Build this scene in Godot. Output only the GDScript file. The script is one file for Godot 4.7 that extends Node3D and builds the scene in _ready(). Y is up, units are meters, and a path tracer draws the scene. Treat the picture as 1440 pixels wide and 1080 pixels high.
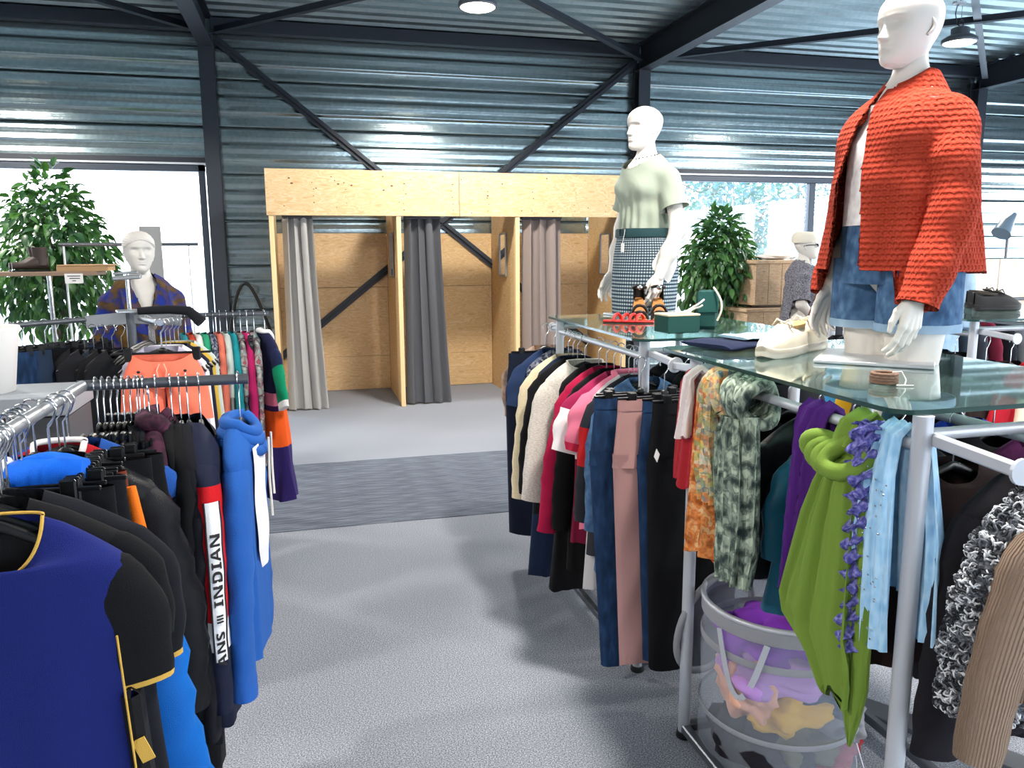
extends Node3D

# ---------------------------------------------------------------- mesh collector
class Geo:
	var v := PackedVector3Array()
	var n := PackedVector3Array()
	var uv := PackedVector2Array()
	var ix := PackedInt32Array()

	# smooth surface through rows of points; rings run so that (row direction) x (ring direction) looks inwards
	func loft(rows: Array, closed := true, cap0 := false, cap1 := false, us := 1.0, vs := 1.0) -> Geo:
		var R := rows.size()
		var first: PackedVector3Array = rows[0]
		var C := first.size()
		var W := C + 1 if closed else C
		var base := v.size()
		for r in R:
			var a: PackedVector3Array = rows[r]
			var up: PackedVector3Array = rows[maxi(r - 1, 0)]
			var dn: PackedVector3Array = rows[mini(r + 1, R - 1)]
			for k in W:
				var c := k % C
				var l := (c + C - 1) % C if closed else maxi(c - 1, 0)
				var h := (c + 1) % C if closed else mini(c + 1, C - 1)
				var du := a[h] - a[l]
				if du.length_squared() < 1e-12:
					du = (up[h] - up[l]) + (dn[h] - dn[l])
				var nn := du.cross(dn[c] - up[c]).normalized()
				v.append(a[c])
				n.append(nn if nn.length_squared() > 0.5 else Vector3.UP)
				uv.append(Vector2(us * k / (W - 1), vs * r / maxf(R - 1, 1)))
		for r in R - 1:
			for k in W - 1:
				var a0 := base + r * W + k
				ix.append_array([a0, a0 + W, a0 + 1, a0 + 1, a0 + W, a0 + W + 1])
		if cap0:
			fan(rows[0], false)
		if cap1:
			fan(rows[R - 1], true)
		return self

	func fan(ring: PackedVector3Array, end: bool) -> void:
		var c := Vector3.ZERO
		for p in ring:
			c += p
		c /= ring.size()
		var nn := Vector3.ZERO
		for k in ring.size():
			nn += (ring[k] - c).cross(ring[(k + 1) % ring.size()] - c)
		nn = nn.normalized() * (1.0 if end else -1.0)
		var base := v.size()
		v.append(c); n.append(nn); uv.append(Vector2(0.5, 0.5))
		for p in ring:
			v.append(p); n.append(nn); uv.append(Vector2(p.x, p.y))
		for k in ring.size():
			var a := base + 1 + k
			var b := base + 1 + (k + 1) % ring.size()
			ix.append_array([base, b, a] if end else [base, a, b])

	func quad(a: Vector3, b: Vector3, c: Vector3, d: Vector3) -> void:   # seen counterclockwise a b c d from outside
		var nn := (b - a).cross(d - a)
		if nn.length_squared() < 1e-16:
			nn = (c - b).cross(d - b)
		nn = nn.normalized()
		var base := v.size()
		var lu := (b - a).length()
		var lv := (d - a).length()
		v.append_array([a, b, c, d])
		n.append_array([nn, nn, nn, nn])
		uv.append_array([Vector2(0, lv), Vector2(lu, lv), Vector2(lu, 0), Vector2(0, 0)])
		ix.append_array([base, base + 2, base + 1, base, base + 3, base + 2])

	func box(at: Vector3, size: Vector3, bev := 0.0, basis := Basis.IDENTITY) -> Geo:
		var h := size * 0.5
		var b := minf(bev, minf(h.x, minf(h.y, h.z)) * 0.9)
		var pt := func(p: Vector3) -> Vector3: return at + basis * p
		var i := h - Vector3(b, b, b)
		for s in [1.0, -1.0]:
			var P := [[Vector3(s * h.x, -i.y, s * i.z), Vector3(s * h.x, -i.y, -s * i.z), Vector3(s * h.x, i.y, -s * i.z), Vector3(s * h.x, i.y, s * i.z)],
				[Vector3(-i.x, s * h.y, s * i.z), Vector3(i.x, s * h.y, s * i.z), Vector3(i.x, s * h.y, -s * i.z), Vector3(-i.x, s * h.y, -s * i.z)],
				[Vector3(-s * i.x, -i.y, s * h.z), Vector3(s * i.x, -i.y, s * h.z), Vector3(s * i.x, i.y, s * h.z), Vector3(-s * i.x, i.y, s * h.z)]]
			for f in P:
				quad(pt.call(f[0]), pt.call(f[1]), pt.call(f[2]), pt.call(f[3]))
		if b > 0.0:
			for s in [1.0, -1.0]:
				for t in [1.0, -1.0]:
					edge(pt.call(Vector3(-i.x, s * h.y, t * i.z)), pt.call(Vector3(i.x, s * h.y, t * i.z)), pt.call(Vector3(i.x, s * i.y, t * h.z)), pt.call(Vector3(-i.x, s * i.y, t * h.z)), at)
					edge(pt.call(Vector3(s * h.x, -i.y, t * i.z)), pt.call(Vector3(s * h.x, i.y, t * i.z)), pt.call(Vector3(s * i.x, i.y, t * h.z)), pt.call(Vector3(s * i.x, -i.y, t * h.z)), at)
					edge(pt.call(Vector3(s * h.x, t * i.y, -i.z)), pt.call(Vector3(s * h.x, t * i.y, i.z)), pt.call(Vector3(s * i.x, t * h.y, i.z)), pt.call(Vector3(s * i.x, t * h.y, -i.z)), at)
		return self

	func edge(a: Vector3, b: Vector3, c: Vector3, d: Vector3, mid: Vector3) -> void:
		if (b - a).cross(d - a).dot((a + c) * 0.5 - mid) > 0.0:
			quad(a, b, c, d)
		else:
			quad(a, d, c, b)

	# a flat bar of rectangular section from a to b
	func bar(a: Vector3, b: Vector3, w: float, t: float, side := Vector3.UP, bev := 0.0) -> Geo:
		var x := (b - a).normalized()
		var z := x.cross(side).normalized()
		var y := z.cross(x).normalized()
		return box((a + b) * 0.5, Vector3((b - a).length(), w, t), bev, Basis(x, y, z))

	func tube(path: Array, rad, sides := 10, caps := true) -> Geo:
		var rows := []
		var prev := Vector3.ZERO
		var total := 0.0
		for i in path.size():
			var t: Vector3 = (path[mini(i + 1, path.size() - 1)] - path[maxi(i - 1, 0)])
			t = t.normalized()
			if i == 0:
				prev = t.cross(Vector3.RIGHT if absf(t.x) < 0.8 else Vector3.UP)
			prev = (prev - t * prev.dot(t)).normalized()
			var b2 := t.cross(prev)
			var r: float = rad[i] if rad is Array or rad is PackedFloat32Array else rad
			var ring := PackedVector3Array()
			for k in sides:
				var a := TAU * k / sides
				ring.append(path[i] + (prev * cos(a) + b2 * sin(a)) * r)
			rows.append(ring)
			if i > 0:
				total += (path[i] as Vector3).distance_to(path[i - 1])
		return loft(rows, true, caps, caps, 0.1, total)

	# profile of Vector2(radius, height) turned about the y axis through at
	func lathe(profile: Array, at := Vector3.ZERO, seg := 24, sx := 1.0, sz := 1.0, caps := true) -> Geo:
		var rows := []
		for p in profile:
			var ring := PackedVector3Array()
			for k in seg:
				var a := -TAU * k / seg
				ring.append(at + Vector3(cos(a) * p.x * sx, p.y, sin(a) * p.x * sz))
			rows.append(ring)
		return loft(rows, true, caps and profile[0].x > 1e-4, caps and profile[-1].x > 1e-4, 1.0, 1.0)

	func blob(at: Vector3, r: Vector3, seg := 10) -> Geo:
		var prof := []
		for k in seg + 1:
			var a := PI * k / seg - PI / 2
			prof.append(Vector2(maxf(cos(a), 1e-5), sin(a)))
		var g := Geo.new()
		g.lathe(prof, Vector3.ZERO, seg * 2)
		for k in g.v.size():
			g.v[k] = at + g.v[k] * r
			g.n[k] = (g.n[k] / r).normalized()
		return add(g)

	func add(g: Geo, xf := Transform3D.IDENTITY) -> Geo:
		var base := v.size()
		var same := xf == Transform3D.IDENTITY
		for k in g.v.size():
			v.append(g.v[k] if same else xf * g.v[k])
			n.append(g.n[k] if same else (xf.basis * g.n[k]).normalized())
		uv.append_array(g.uv)
		var flip := xf.basis.determinant() < 0.0
		for k in range(0, g.ix.size(), 3):
			ix.append(base + g.ix[k])
			ix.append(base + g.ix[k + (2 if flip else 1)])
			ix.append(base + g.ix[k + (1 if flip else 2)])
		return self

	func mesh(m: Material) -> ArrayMesh:
		var a := []
		a.resize(Mesh.ARRAY_MAX)
		a[Mesh.ARRAY_VERTEX] = v
		a[Mesh.ARRAY_NORMAL] = n
		a[Mesh.ARRAY_TEX_UV] = uv
		a[Mesh.ARRAY_INDEX] = ix
		var me := ArrayMesh.new()
		me.add_surface_from_arrays(Mesh.PRIMITIVE_TRIANGLES, a)
		me.surface_set_material(0, m)
		return me


var M := {}
var T := {}
var used := {}
var rng := RandomNumberGenerator.new()


# ---------------------------------------------------------------- naming and tagging
func numbered(called: String) -> String:
	used[called] = used.get(called, -1) + 1
	return called if used[called] == 0 else "%s_%03d" % [called, used[called]]

func tag(o: Node, label: String, category: String, group := "", kind := "") -> void:
	if label: o.set_meta("label", label)
	if category: o.set_meta("category", category)
	if group: o.set_meta("group", group)
	if kind: o.set_meta("kind", kind)

func thing(called: String, label: String, category: String, at := Vector3.ZERO, turn := 0.0, group := "") -> Node3D:
	var o := Node3D.new()
	o.name = numbered(called)
	add_child(o)
	o.position = at
	o.rotation.y = turn
	tag(o, label, category, group)
	return o

func part(called: String, g: Geo, m: Material, parent: Node, label := "") -> MeshInstance3D:
	return place(called, g.mesh(m), parent, label)

func place(called: String, me: Mesh, parent: Node, label := "") -> MeshInstance3D:
	var o := MeshInstance3D.new()
	o.name = called
	o.mesh = me
	parent.add_child(o, true)
	if label: o.set_meta("label", label)
	return o

func single(called: String, g: Geo, m: Material, label: String, category: String, at := Vector3.ZERO, turn := 0.0, group := "") -> MeshInstance3D:
	var o := part(numbered(called), g, m, self)
	o.position = at
	o.rotation.y = turn
	tag(o, label, category, group)
	return o

func struct(called: String, g: Geo, m: Material, label := "") -> MeshInstance3D:
	var o := part(numbered(called), g, m, self)
	o.set_meta("kind", "structure")
	if label: o.set_meta("label", label)
	return o

func struct_root(called: String, label := "") -> Node3D:
	var o := Node3D.new()
	o.name = numbered(called)
	add_child(o)
	o.set_meta("kind", "structure")
	if label: o.set_meta("label", label)
	return o


# ---------------------------------------------------------------- materials
func mt(key: String, col: Color, rough := 0.8, metal := 0.0) -> StandardMaterial3D:
	if M.has(key): return M[key]
	var m := StandardMaterial3D.new()
	m.resource_name = key
	m.albedo_color = col
	m.roughness = rough
	m.metallic = metal
	M[key] = m
	return m

func noise(key: String, type: int, freq: float, cols: Array, size := 256, octaves := 3, extra := {}) -> Texture2D:
	if T.has(key): return T[key]
	var f := FastNoiseLite.new()
	f.noise_type = type
	f.seed = hash(key) % 1000
	f.frequency = freq
	f.fractal_octaves = octaves
	if octaves < 2: f.fractal_type = FastNoiseLite.FRACTAL_NONE
	for k in extra: f.set(k, extra[k])
	var t := NoiseTexture2D.new()
	t.width = size; t.height = size
	t.seamless = true
	t.noise = f
	if cols.size():
		var g := Gradient.new()
		var off := PackedFloat32Array()
		var cc := PackedColorArray()
		for k in cols.size():
			if cols[k] is Array:
				off.append(cols[k][0]); cc.append(cols[k][1])
			else:
				off.append(float(k) / (cols.size() - 1)); cc.append(cols[k])
		g.offsets = off
		g.colors = cc
		t.color_ramp = g
	T[key] = t
	return t

func hx(s: String) -> Color: return Color.html(s)

func weave() -> Texture2D:
	return noise("weave", FastNoiseLite.TYPE_SIMPLEX_SMOOTH, 0.22, [], 256, 2)

# plain cloth: one colour, a faint woven relief, a soft sheen
func cloth(col: String, rough := 0.92, sheen := 0.35) -> StandardMaterial3D:
	var key := "cloth_%s_%.2f_%.2f" % [col, rough, sheen]
	if M.has(key): return M[key]
	var m := mt(key, hx(col), rough)
	m.metallic_specular = 0.3
	if sheen > 0.0:
		m.rim_enabled = true
		m.rim = sheen
		m.rim_tint = 0.7
	m.heightmap_enabled = true
	m.heightmap_texture = weave()
	m.heightmap_scale = 0.12
	m.uv1_triplanar = true
	m.uv1_scale = Vector3(9, 9, 9)
	return m

# cloth with a computed print
func printed(key: String, tex: Texture2D, scale: Vector3, rough := 0.9, tri := true) -> StandardMaterial3D:
	if M.has(key): return M[key]
	var m := mt(key, Color.WHITE, rough)
	m.metallic_specular = 0.3
	m.albedo_texture = tex
	m.uv1_triplanar = tri
	m.uv1_scale = scale
	return m

func cell(key: String, freq: float, cols: Array, size := 256) -> Texture2D:
	return noise(key, FastNoiseLite.TYPE_CELLULAR, freq, cols, size, 1, {"cellular_return_type": FastNoiseLite.RETURN_CELL_VALUE})

func picture(key: String, w: int, h: int, f: Callable, fmt := Image.FORMAT_RGB8) -> Texture2D:
	if T.has(key): return T[key]
	var im := Image.create(w, h, false, fmt)
	for y in h:
		for x in w:
			im.set_pixel(x, y, f.call(x, y))
	T[key] = ImageTexture.create_from_image(im)
	return T[key]

func bump(m: StandardMaterial3D, tex: Texture2D, cm: float) -> StandardMaterial3D:
	m.heightmap_enabled = true
	m.heightmap_texture = tex
	m.heightmap_scale = cm
	return m


func _ready() -> void:
	rng.seed = 7
	camera_and_light()
	materials()
	room()
	outside()
	lamps()
	booths()
	right_side()
	left_side()


func camera_and_light() -> void:
	var cam := Camera3D.new()
	cam.name = "camera"
	cam.fov = rad_to_deg(2.0 * atan(540.0 / 1105.0))
	cam.near = 0.05
	cam.far = 200.0
	cam.position = Vector3(0, 1.62, 0)
	cam.basis = Basis(Vector3.UP, deg_to_rad(-14.56)) * Basis(Vector3.RIGHT, deg_to_rad(-9.6)) * Basis(Vector3.BACK, deg_to_rad(-0.285))
	add_child(cam)
	cam.current = true
	var env := Environment.new()
	var sky := Sky.new()
	var sm := ProceduralSkyMaterial.new()
	sm.sky_top_color = Color(0.84, 0.91, 1.0)
	sm.sky_horizon_color = Color(0.94, 0.97, 1.0)
	sm.ground_bottom_color = Color(0.7, 0.74, 0.76)
	sm.ground_horizon_color = Color(0.85, 0.9, 0.93)
	sm.sky_curve = 0.2
	sm.sun_angle_max = 0.0
	sm.energy_multiplier = 8.0
	sky.sky_material = sm
	env.background_mode = Environment.BG_SKY
	env.sky = sky
	env.tonemap_mode = Environment.TONE_MAPPER_LINEAR
	env.tonemap_exposure = 1.42
	env.sdfgi_enabled = true
	env.ssao_enabled = true
	env.ssil_enabled = true
	var we := WorldEnvironment.new()
	we.name = "world_environment"
	we.environment = env
	add_child(we)


func materials() -> void:
	# galvanised sheet
	var spang := noise("spangle", FastNoiseLite.TYPE_CELLULAR, 0.06, [Color(0.72, 0.76, 0.77), Color(0.78, 0.82, 0.83)], 256, 1, {"cellular_return_type": FastNoiseLite.RETURN_CELL_VALUE})
	for k in [["galvanised", 0.19], ["galvanised_worn", 0.36]]:
		var m := mt(k[0], Color(0.84, 0.87, 0.87), k[1], 0.9)
		m.albedo_texture = spang
		m.uv1_triplanar = true
		m.uv1_world_triplanar = true
		m.uv1_scale = Vector3(2.5, 2.5, 2.5)
	bump(M.galvanised, noise("sheet_waves", FastNoiseLite.TYPE_SIMPLEX_SMOOTH, 0.02, [], 256, 2), 0.06)
	mt("steel_paint", hx("2c323c"), 0.5, 0.1)
	mt("frame_paint", hx("39424e"), 0.45, 0.2)
	mt("white_trim", hx("dfe3e6"), 0.35, 0.3)
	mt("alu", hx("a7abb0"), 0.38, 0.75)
	mt("grey_tube", hx("b9bdc4"), 0.42, 0.35)
	mt("dark_tube", hx("6c7076"), 0.36, 0.7)
	mt("chrome", hx("d8dadc"), 0.16, 1.0)
	mt("black_plastic", hx("101113"), 0.32)
	mt("mannequin", hx("e4dfd7"), 0.38)
	M.mannequin.metallic_specular = 0.4
	mt("mannequin_grey", hx("c9c6c0"), 0.6)
	# carpet
	var fl := mt("carpet", hx("c6cad2"), 0.97)
	fl.albedo_texture = noise("carpet_fleck", FastNoiseLite.TYPE_SIMPLEX_SMOOTH, 0.16, [[0.2, hx("7c7e82")], [0.42, hx("aeb0b3")], [0.56, hx("b8babd")], [0.8, hx("f0f1f3")]], 512, 4)
	fl.uv1_triplanar = true
	fl.uv1_world_triplanar = true
	fl.uv1_scale = Vector3(1.8, 1.8, 1.8)
	fl.metallic_specular = 0.25
	bump(fl, noise("carpet_pile", FastNoiseLite.TYPE_SIMPLEX_SMOOTH, 0.3, [], 512, 2), 0.04)
	var st := mt("carpet_strip", Color.WHITE, 0.95)
	st.albedo_texture = noise("strip_lines", FastNoiseLite.TYPE_SIMPLEX, 0.07, [[0.0, hx("484d57")], [0.45, hx("585e69")], [0.62, hx("636a75")], [0.72, hx("7c838e")], [1.0, hx("a3a9b3")]], 512, 3)
	st.uv1_triplanar = true
	st.uv1_world_triplanar = true
	st.uv1_scale = Vector3(0.08, 1, 5.0)
	st.metallic_specular = 0.25
	# plywood: long warped grain in three cuts
	for k in 3:
		var w := mt("plywood_%d" % k, hx(["ecdfd0", "e8d8c0", "e8d8c0"][k]), 0.62)
		w.albedo_texture = noise("ply_grain_%d" % k, FastNoiseLite.TYPE_SIMPLEX_SMOOTH, 0.010, [[0.0, hx("cfae80")], [0.18, hx("ead6b2")], [0.3, hx("dfc498")], [0.42, hx("efdfc0")], [0.5, hx("d9bb8e")], [0.58, hx("eddbb8")], [0.7, hx("dec296")], [0.82, hx("ebd8b4")], [1.0, hx("cfae80")]], 512, 2, {"domain_warp_enabled": true, "domain_warp_amplitude": 25.0})
		w.uv1_triplanar = true
		w.uv1_world_triplanar = true
		w.uv1_scale = Vector3(0.55, 1.9, 0.55) if k < 2 else Vector3(1.9, 0.5, 1.9)
		w.uv1_offset = Vector3(k * 0.37, k * 0.21, 0)
	mt("pine_stud", hx("e3c693"), 0.65)
	mt("knot", hx("6a4526"), 0.7)
	mt("mirror", hx("e6e8ea"), 0.04, 1.0)
	# glass
	var gl := mt("window_glass", Color(0.9, 0.96, 0.97, 0.06), 0.02)
	gl.transparency = BaseMaterial3D.TRANSPARENCY_ALPHA
	var sg := mt("shelf_glass", Color(0.72, 0.88, 0.84, 0.05), 0.03)
	sg.refraction_enabled = true
	sg.refraction_scale = 0.05
	var ge := mt("glass_edge", Color(0.10, 0.24, 0.22), 0.12)
	ge.metallic_specular = 0.6
	mt("paper", hx("eceae6"), 0.8)
	mt("ink", hx("1c1c1e"), 0.7)


func wall_panel(x0: float, x1: float, y0: float, y1: float, z: float) -> Geo:
	# liner tray of a cassette wall: shallow swages across it, a dark groove below
	var g := Geo.new()
	var h := y1 - y0
	var rows := []
	var n := 44
	for k in n + 1:
		var t := h * k / n
		var d := 0.013 * (smoothstep(0.148, 0.166, t) - smoothstep(0.318, 0.336, t)) + 0.0018 * sin(t * TAU / 0.5 * 4.0) + 0.0004 * sin(t * TAU / 0.5 * 15.0)
		rows.append(PackedVector3Array([Vector3(x0, y0 + t, z + d), Vector3((x0 + x1) / 2, y0 + t, z + d), Vector3(x1, y0 + t, z + d)]))
	rows[0] = PackedVector3Array([Vector3(x0, y0, z - 0.03), Vector3((x0 + x1) / 2, y0, z - 0.03), Vector3(x1, y0, z - 0.03)])
	rows[n] = PackedVector3Array([Vector3(x0, y0 + h - 0.009, z - 0.03), Vector3((x0 + x1) / 2, y0 + h - 0.009, z - 0.03), Vector3(x1, y0 + h - 0.009, z - 0.03)])
	for k in rows.size(): (rows[k] as PackedVector3Array).reverse()
	g.loft(rows, false)
	return g


func room() -> void:
	var X0 := -6.0
	var X1 := 11.6
	var ZB := -9.45
	var ZF := 4.6
	var fl := struct("floor", Geo.new().box(Vector3((X0 + X1) / 2, -0.06, (ZB + ZF) / 2), Vector3(X1 - X0, 0.12, ZF - ZB)), M.carpet, "grey flecked carpet floor of the shop hall")
	part("carpet_strip", Geo.new().box(Vector3((X0 + X1) / 2, 0.001, -5.35), Vector3(X1 - X0 - 0.02, 0.006, 1.5)), M.carpet_strip, fl, "dark blue-grey striped carpet runner")
	# back wall: one cassette after another
	var wb := struct_root("wall_back", "galvanised cassette wall behind the fitting rooms")
	var cols := [X0, -0.91, 4.09, 9.09, X1]
	for b in 4:
		for r in 9:
			var y0 := -0.53 + 0.5 * r
			var y1 := minf(y0 + 0.5, 4.06)
			var lo := y0
			if b == 0 or b == 2:
				if y0 < 2.4 and y1 > 0.3: continue
				if r == 6: lo = 2.63
			if y1 < 0.05: continue
			part("wall_panel", wall_panel(cols[b] + 0.01, cols[b + 1] - 0.01, maxf(lo, -0.03), y1, ZB), M.galvanised, wb)
		if b == 0 or b == 2:
			part("wall_panel", wall_panel(cols[b] + 0.01, cols[b + 1] - 0.01, -0.03, 0.3, ZB), M.galvanised, wb)
			part("outer_sheet", Geo.new().box(Vector3((cols[b] + cols[b + 1]) / 2, 3.36, ZB - 0.12), Vector3(cols[b + 1] - cols[b], 1.60, 0.08)), M.galvanised_worn, wb)
			part("outer_sheet", Geo.new().box(Vector3((cols[b] + cols[b + 1]) / 2, 0.08, ZB - 0.12), Vector3(cols[b + 1] - cols[b], 0.42, 0.08)), M.galvanised_worn, wb)
		else:
			part("outer_sheet", Geo.new().box(Vector3((cols[b] + cols[b + 1]) / 2, 2.0, ZB - 0.12), Vector3(cols[b + 1] - cols[b], 4.3, 0.08)), M.galvanised_worn, wb)
	# windows of the two glazed bays
	for k in 2:
		var a: float = [X0, 4.09][k] + 0.10
		var b: float = [-0.91, 9.09][k] - 0.10
		var w := struct_root("window_%d" % (k + 1), ["wide window behind the ficus on the left", "wide window behind the mannequins on the right"][k])
		var g := Geo.new()
		var mid: float = [-3.5, 6.60][k]
		g.box(Vector3((a + b) / 2, 2.525, ZB + 0.0), Vector3(b - a, 0.07, 0.1), 0.006)
		g.box(Vector3((a + b) / 2, 0.30, ZB + 0.0), Vector3(b - a, 0.07, 0.1), 0.006)
		g.box(Vector3(a + 0.035, 1.41, ZB), Vector3(0.07, 2.3, 0.1), 0.006)
		g.box(Vector3(b - 0.035, 1.41, ZB), Vector3(0.07, 2.3, 0.1), 0.006)
		part("window_frame", g, M.frame_paint, w)
		part("mullion", Geo.new().box(Vector3(mid, 1.41, ZB), Vector3(0.09, 2.16, 0.1), 0.006), M.frame_paint, w)
		part("pane", Geo.new().box(Vector3((a + mid) / 2, 1.41, ZB), Vector3(mid - a - 0.12, 2.16, 0.004)), M.window_glass, w)
		part("pane", Geo.new().box(Vector3((b + mid) / 2, 1.41, ZB), Vector3(b - mid - 0.12, 2.16, 0.004)), M.window_glass, w)
		part("trim_strip", Geo.new().box(Vector3((a + b) / 2, 2.573, ZB + 0.03), Vector3(b - a + 0.1, 0.02, 0.09), 0.003), M.white_trim, w)
		part("head_channel", Geo.new().box(Vector3((a + b) / 2, 2.612, ZB + 0.012), Vector3(b - a + 0.1, 0.056, 0.05)), M.steel_paint, w)
	# other walls of the hall, out of the picture
	mt("plain_wall", hx("8e9499"), 0.7)
	var wl := struct_root("wall_left", "plain side wall left of the shop")
	part("wall_slab", Geo.new().box(Vector3(X0 - 0.1, 2.05, (ZB + ZF) / 2), Vector3(0.2, 4.4, ZF - ZB + 0.4)), M.plain_wall, wl)
	var wr := struct_root("wall_right", "unseen side wall right of the shop, window band added for side light")  # window band added and wall drawn closer for stronger side light
	part("wall_slab", Geo.new().box(Vector3(X1 + 0.1, 3.55, (ZB + ZF) / 2), Vector3(0.2, 1.4, ZF - ZB + 0.4)), M.plain_wall, wr)
	part("wall_slab", Geo.new().box(Vector3(X1 + 0.1, 0.15, (ZB + ZF) / 2), Vector3(0.2, 0.5, ZF - ZB + 0.4)), M.plain_wall, wr)
	for z in [ZB, -4.8, -0.1, ZF]:
		part("wall_pier", Geo.new().box(Vector3(X1 + 0.1, 1.95, z), Vector3(0.2, 3.2, 0.3)), M.plain_wall, wr)
	var wf := struct_root("wall_front", "unseen front wall behind the viewer, openings added for fill light")  # openings put into this unseen wall to let in fill light
	part("wall_slab", Geo.new().box(Vector3((X0 + X1) / 2, 3.4, ZF + 0.1), Vector3(X1 - X0 + 0.4, 1.7, 0.2)), M.plain_wall, wf)
	part("wall_slab", Geo.new().box(Vector3((X0 + X1) / 2, 0.15, ZF + 0.1), Vector3(X1 - X0 + 0.4, 0.5, 0.2)), M.plain_wall, wf)
	part("wall_slab", Geo.new().box(Vector3(-2.5, 1.5, ZF + 0.1), Vector3(7.4, 2.6, 0.2)), M.plain_wall, wf)
	part("wall_pier", Geo.new().box(Vector3(6.5, 1.5, ZF + 0.1), Vector3(1.2, 2.4, 0.2)), M.plain_wall, wf)
	part("wall_pier", Geo.new().box(Vector3(10.0, 1.5, ZF + 0.1), Vector3(2.0, 2.4, 0.2)), M.plain_wall, wf)
	# roof deck: trapezoidal ribs running across the hall
	var ce := struct_root("ceiling", "ribbed galvanised roof deck over the shop")
	var z := ZB
	while z < ZF:
		for b in 4:
			var g := Geo.new()
			for k in 4:
				var zz := z + k * 0.25
				var pr := [[0.0, 4.09], [0.11, 4.09], [0.15, 4.17], [0.21, 4.17], [0.25, 4.09]]
				for q in 4:
					g.quad(Vector3(cols[b], pr[q][1], zz + pr[q][0]), Vector3(cols[b + 1], pr[q][1], zz + pr[q][0]), Vector3(cols[b + 1], pr[q + 1][1], zz + pr[q + 1][0]), Vector3(cols[b], pr[q + 1][1], zz + pr[q + 1][0]))
			part("roof_sheet", g, M.galvanised_worn, ce)
		z += 1.0
	part("roof_board", Geo.new().box(Vector3((X0 + X1) / 2, 4.27, (ZB + ZF) / 2), Vector3(X1 - X0 + 0.5, 0.16, ZF - ZB + 0.5)), M.plain_wall, ce)
	# steel frame
	var names := ["left of the fitting rooms", "right of the fitting rooms", "behind the orange jacket mannequin"]
	for k in 3:
		var x: float = [-0.91, 4.09, 9.09][k]
		var g := Geo.new()
		g.box(Vector3(x, 1.94, -9.275), Vector3(0.15, 3.88, 0.012), 0.002)
		g.box(Vector3(x, 1.94, -9.345), Vector3(0.010, 3.88, 0.13))
		g.box(Vector3(x, 1.94, -9.415), Vector3(0.15, 3.88, 0.012), 0.002)
		struct("steel_column", g, M.steel_paint, "dark steel column " + names[k])
		var h := Geo.new()
		var zl := ZF + 9.4
		var zm := (ZF - 9.4) / 2
		h.box(Vector3(x, 3.776, zm), Vector3(0.15, 0.012, zl), 0.002)
		h.box(Vector3(x, 3.925, zm), Vector3(0.010, 0.29, zl))
		h.box(Vector3(x, 4.076, zm), Vector3(0.15, 0.012, zl), 0.002)
		struct("roof_beam", h, M.steel_paint, "dark steel roof beam on the column " + names[k])
	for b in 4:
		struct("eaves_beam", Geo.new().box(Vector3((cols[b] + cols[b + 1]) / 2, 4.0, -9.36), Vector3(cols[b + 1] - cols[b] - 0.12, 0.13, 0.12), 0.004), M.steel_paint, "dark eaves beam along the top of the back wall, " + ["left bay", "middle bay above the fitting rooms", "right window bay", "far right bay"][b])
	# wall bracing crossing behind the fitting rooms
	for s in [1.0, -1.0]:
		var a := Vector3(1.59 - s * 2.40, 3.86, -9.36)
		var b := Vector3(1.59 + s * 2.40, 0.03, -9.36 - 0.006 * s)
		struct("wall_brace", Geo.new().bar(a, b, 0.085, 0.006, Vector3.UP).bar(a + Vector3(0, 0, 0.02), b + Vector3(0, 0, 0.02), 0.006, 0.04), M.steel_paint, "flat dark wall brace running down to the " + ("right" if s > 0.0 else "left") + " behind the booths")
	# roof bracing
	for e in [[Vector3(-0.80, 3.87, -9.15), Vector3(4.0, 3.87, -4.1), "from the left column over the fitting rooms"], [Vector3(3.98, 3.85, -9.15), Vector3(-0.8, 3.85, -4.6), "from the right column over the fitting rooms"],
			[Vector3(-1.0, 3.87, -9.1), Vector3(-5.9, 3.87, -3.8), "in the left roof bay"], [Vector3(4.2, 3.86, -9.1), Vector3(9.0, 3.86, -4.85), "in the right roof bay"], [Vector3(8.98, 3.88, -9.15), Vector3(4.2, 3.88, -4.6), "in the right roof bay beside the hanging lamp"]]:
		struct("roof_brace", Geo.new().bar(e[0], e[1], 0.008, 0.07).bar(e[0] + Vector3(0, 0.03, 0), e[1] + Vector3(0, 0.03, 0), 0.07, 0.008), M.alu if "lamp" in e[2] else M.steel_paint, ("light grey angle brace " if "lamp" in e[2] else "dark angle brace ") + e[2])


func leaf_mesh(l: float, w: float, m: Material) -> ArrayMesh:
	# pointed leaf, folded along its midrib and drooping at the tip
	var rows := []
	for k in 6:
		var t := k / 5.0
		var ww := maxf(w * sin(PI * pow(t, 0.8)) * 0.5, 0.0004)
		var y := -0.35 * l * t * t
		rows.append(PackedVector3Array([Vector3(-ww, y + ww * 0.35, t * l), Vector3(0, y, t * l), Vector3(ww, y + ww * 0.35, t * l)]))
	return Geo.new().loft(rows, false).mesh(m)


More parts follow.
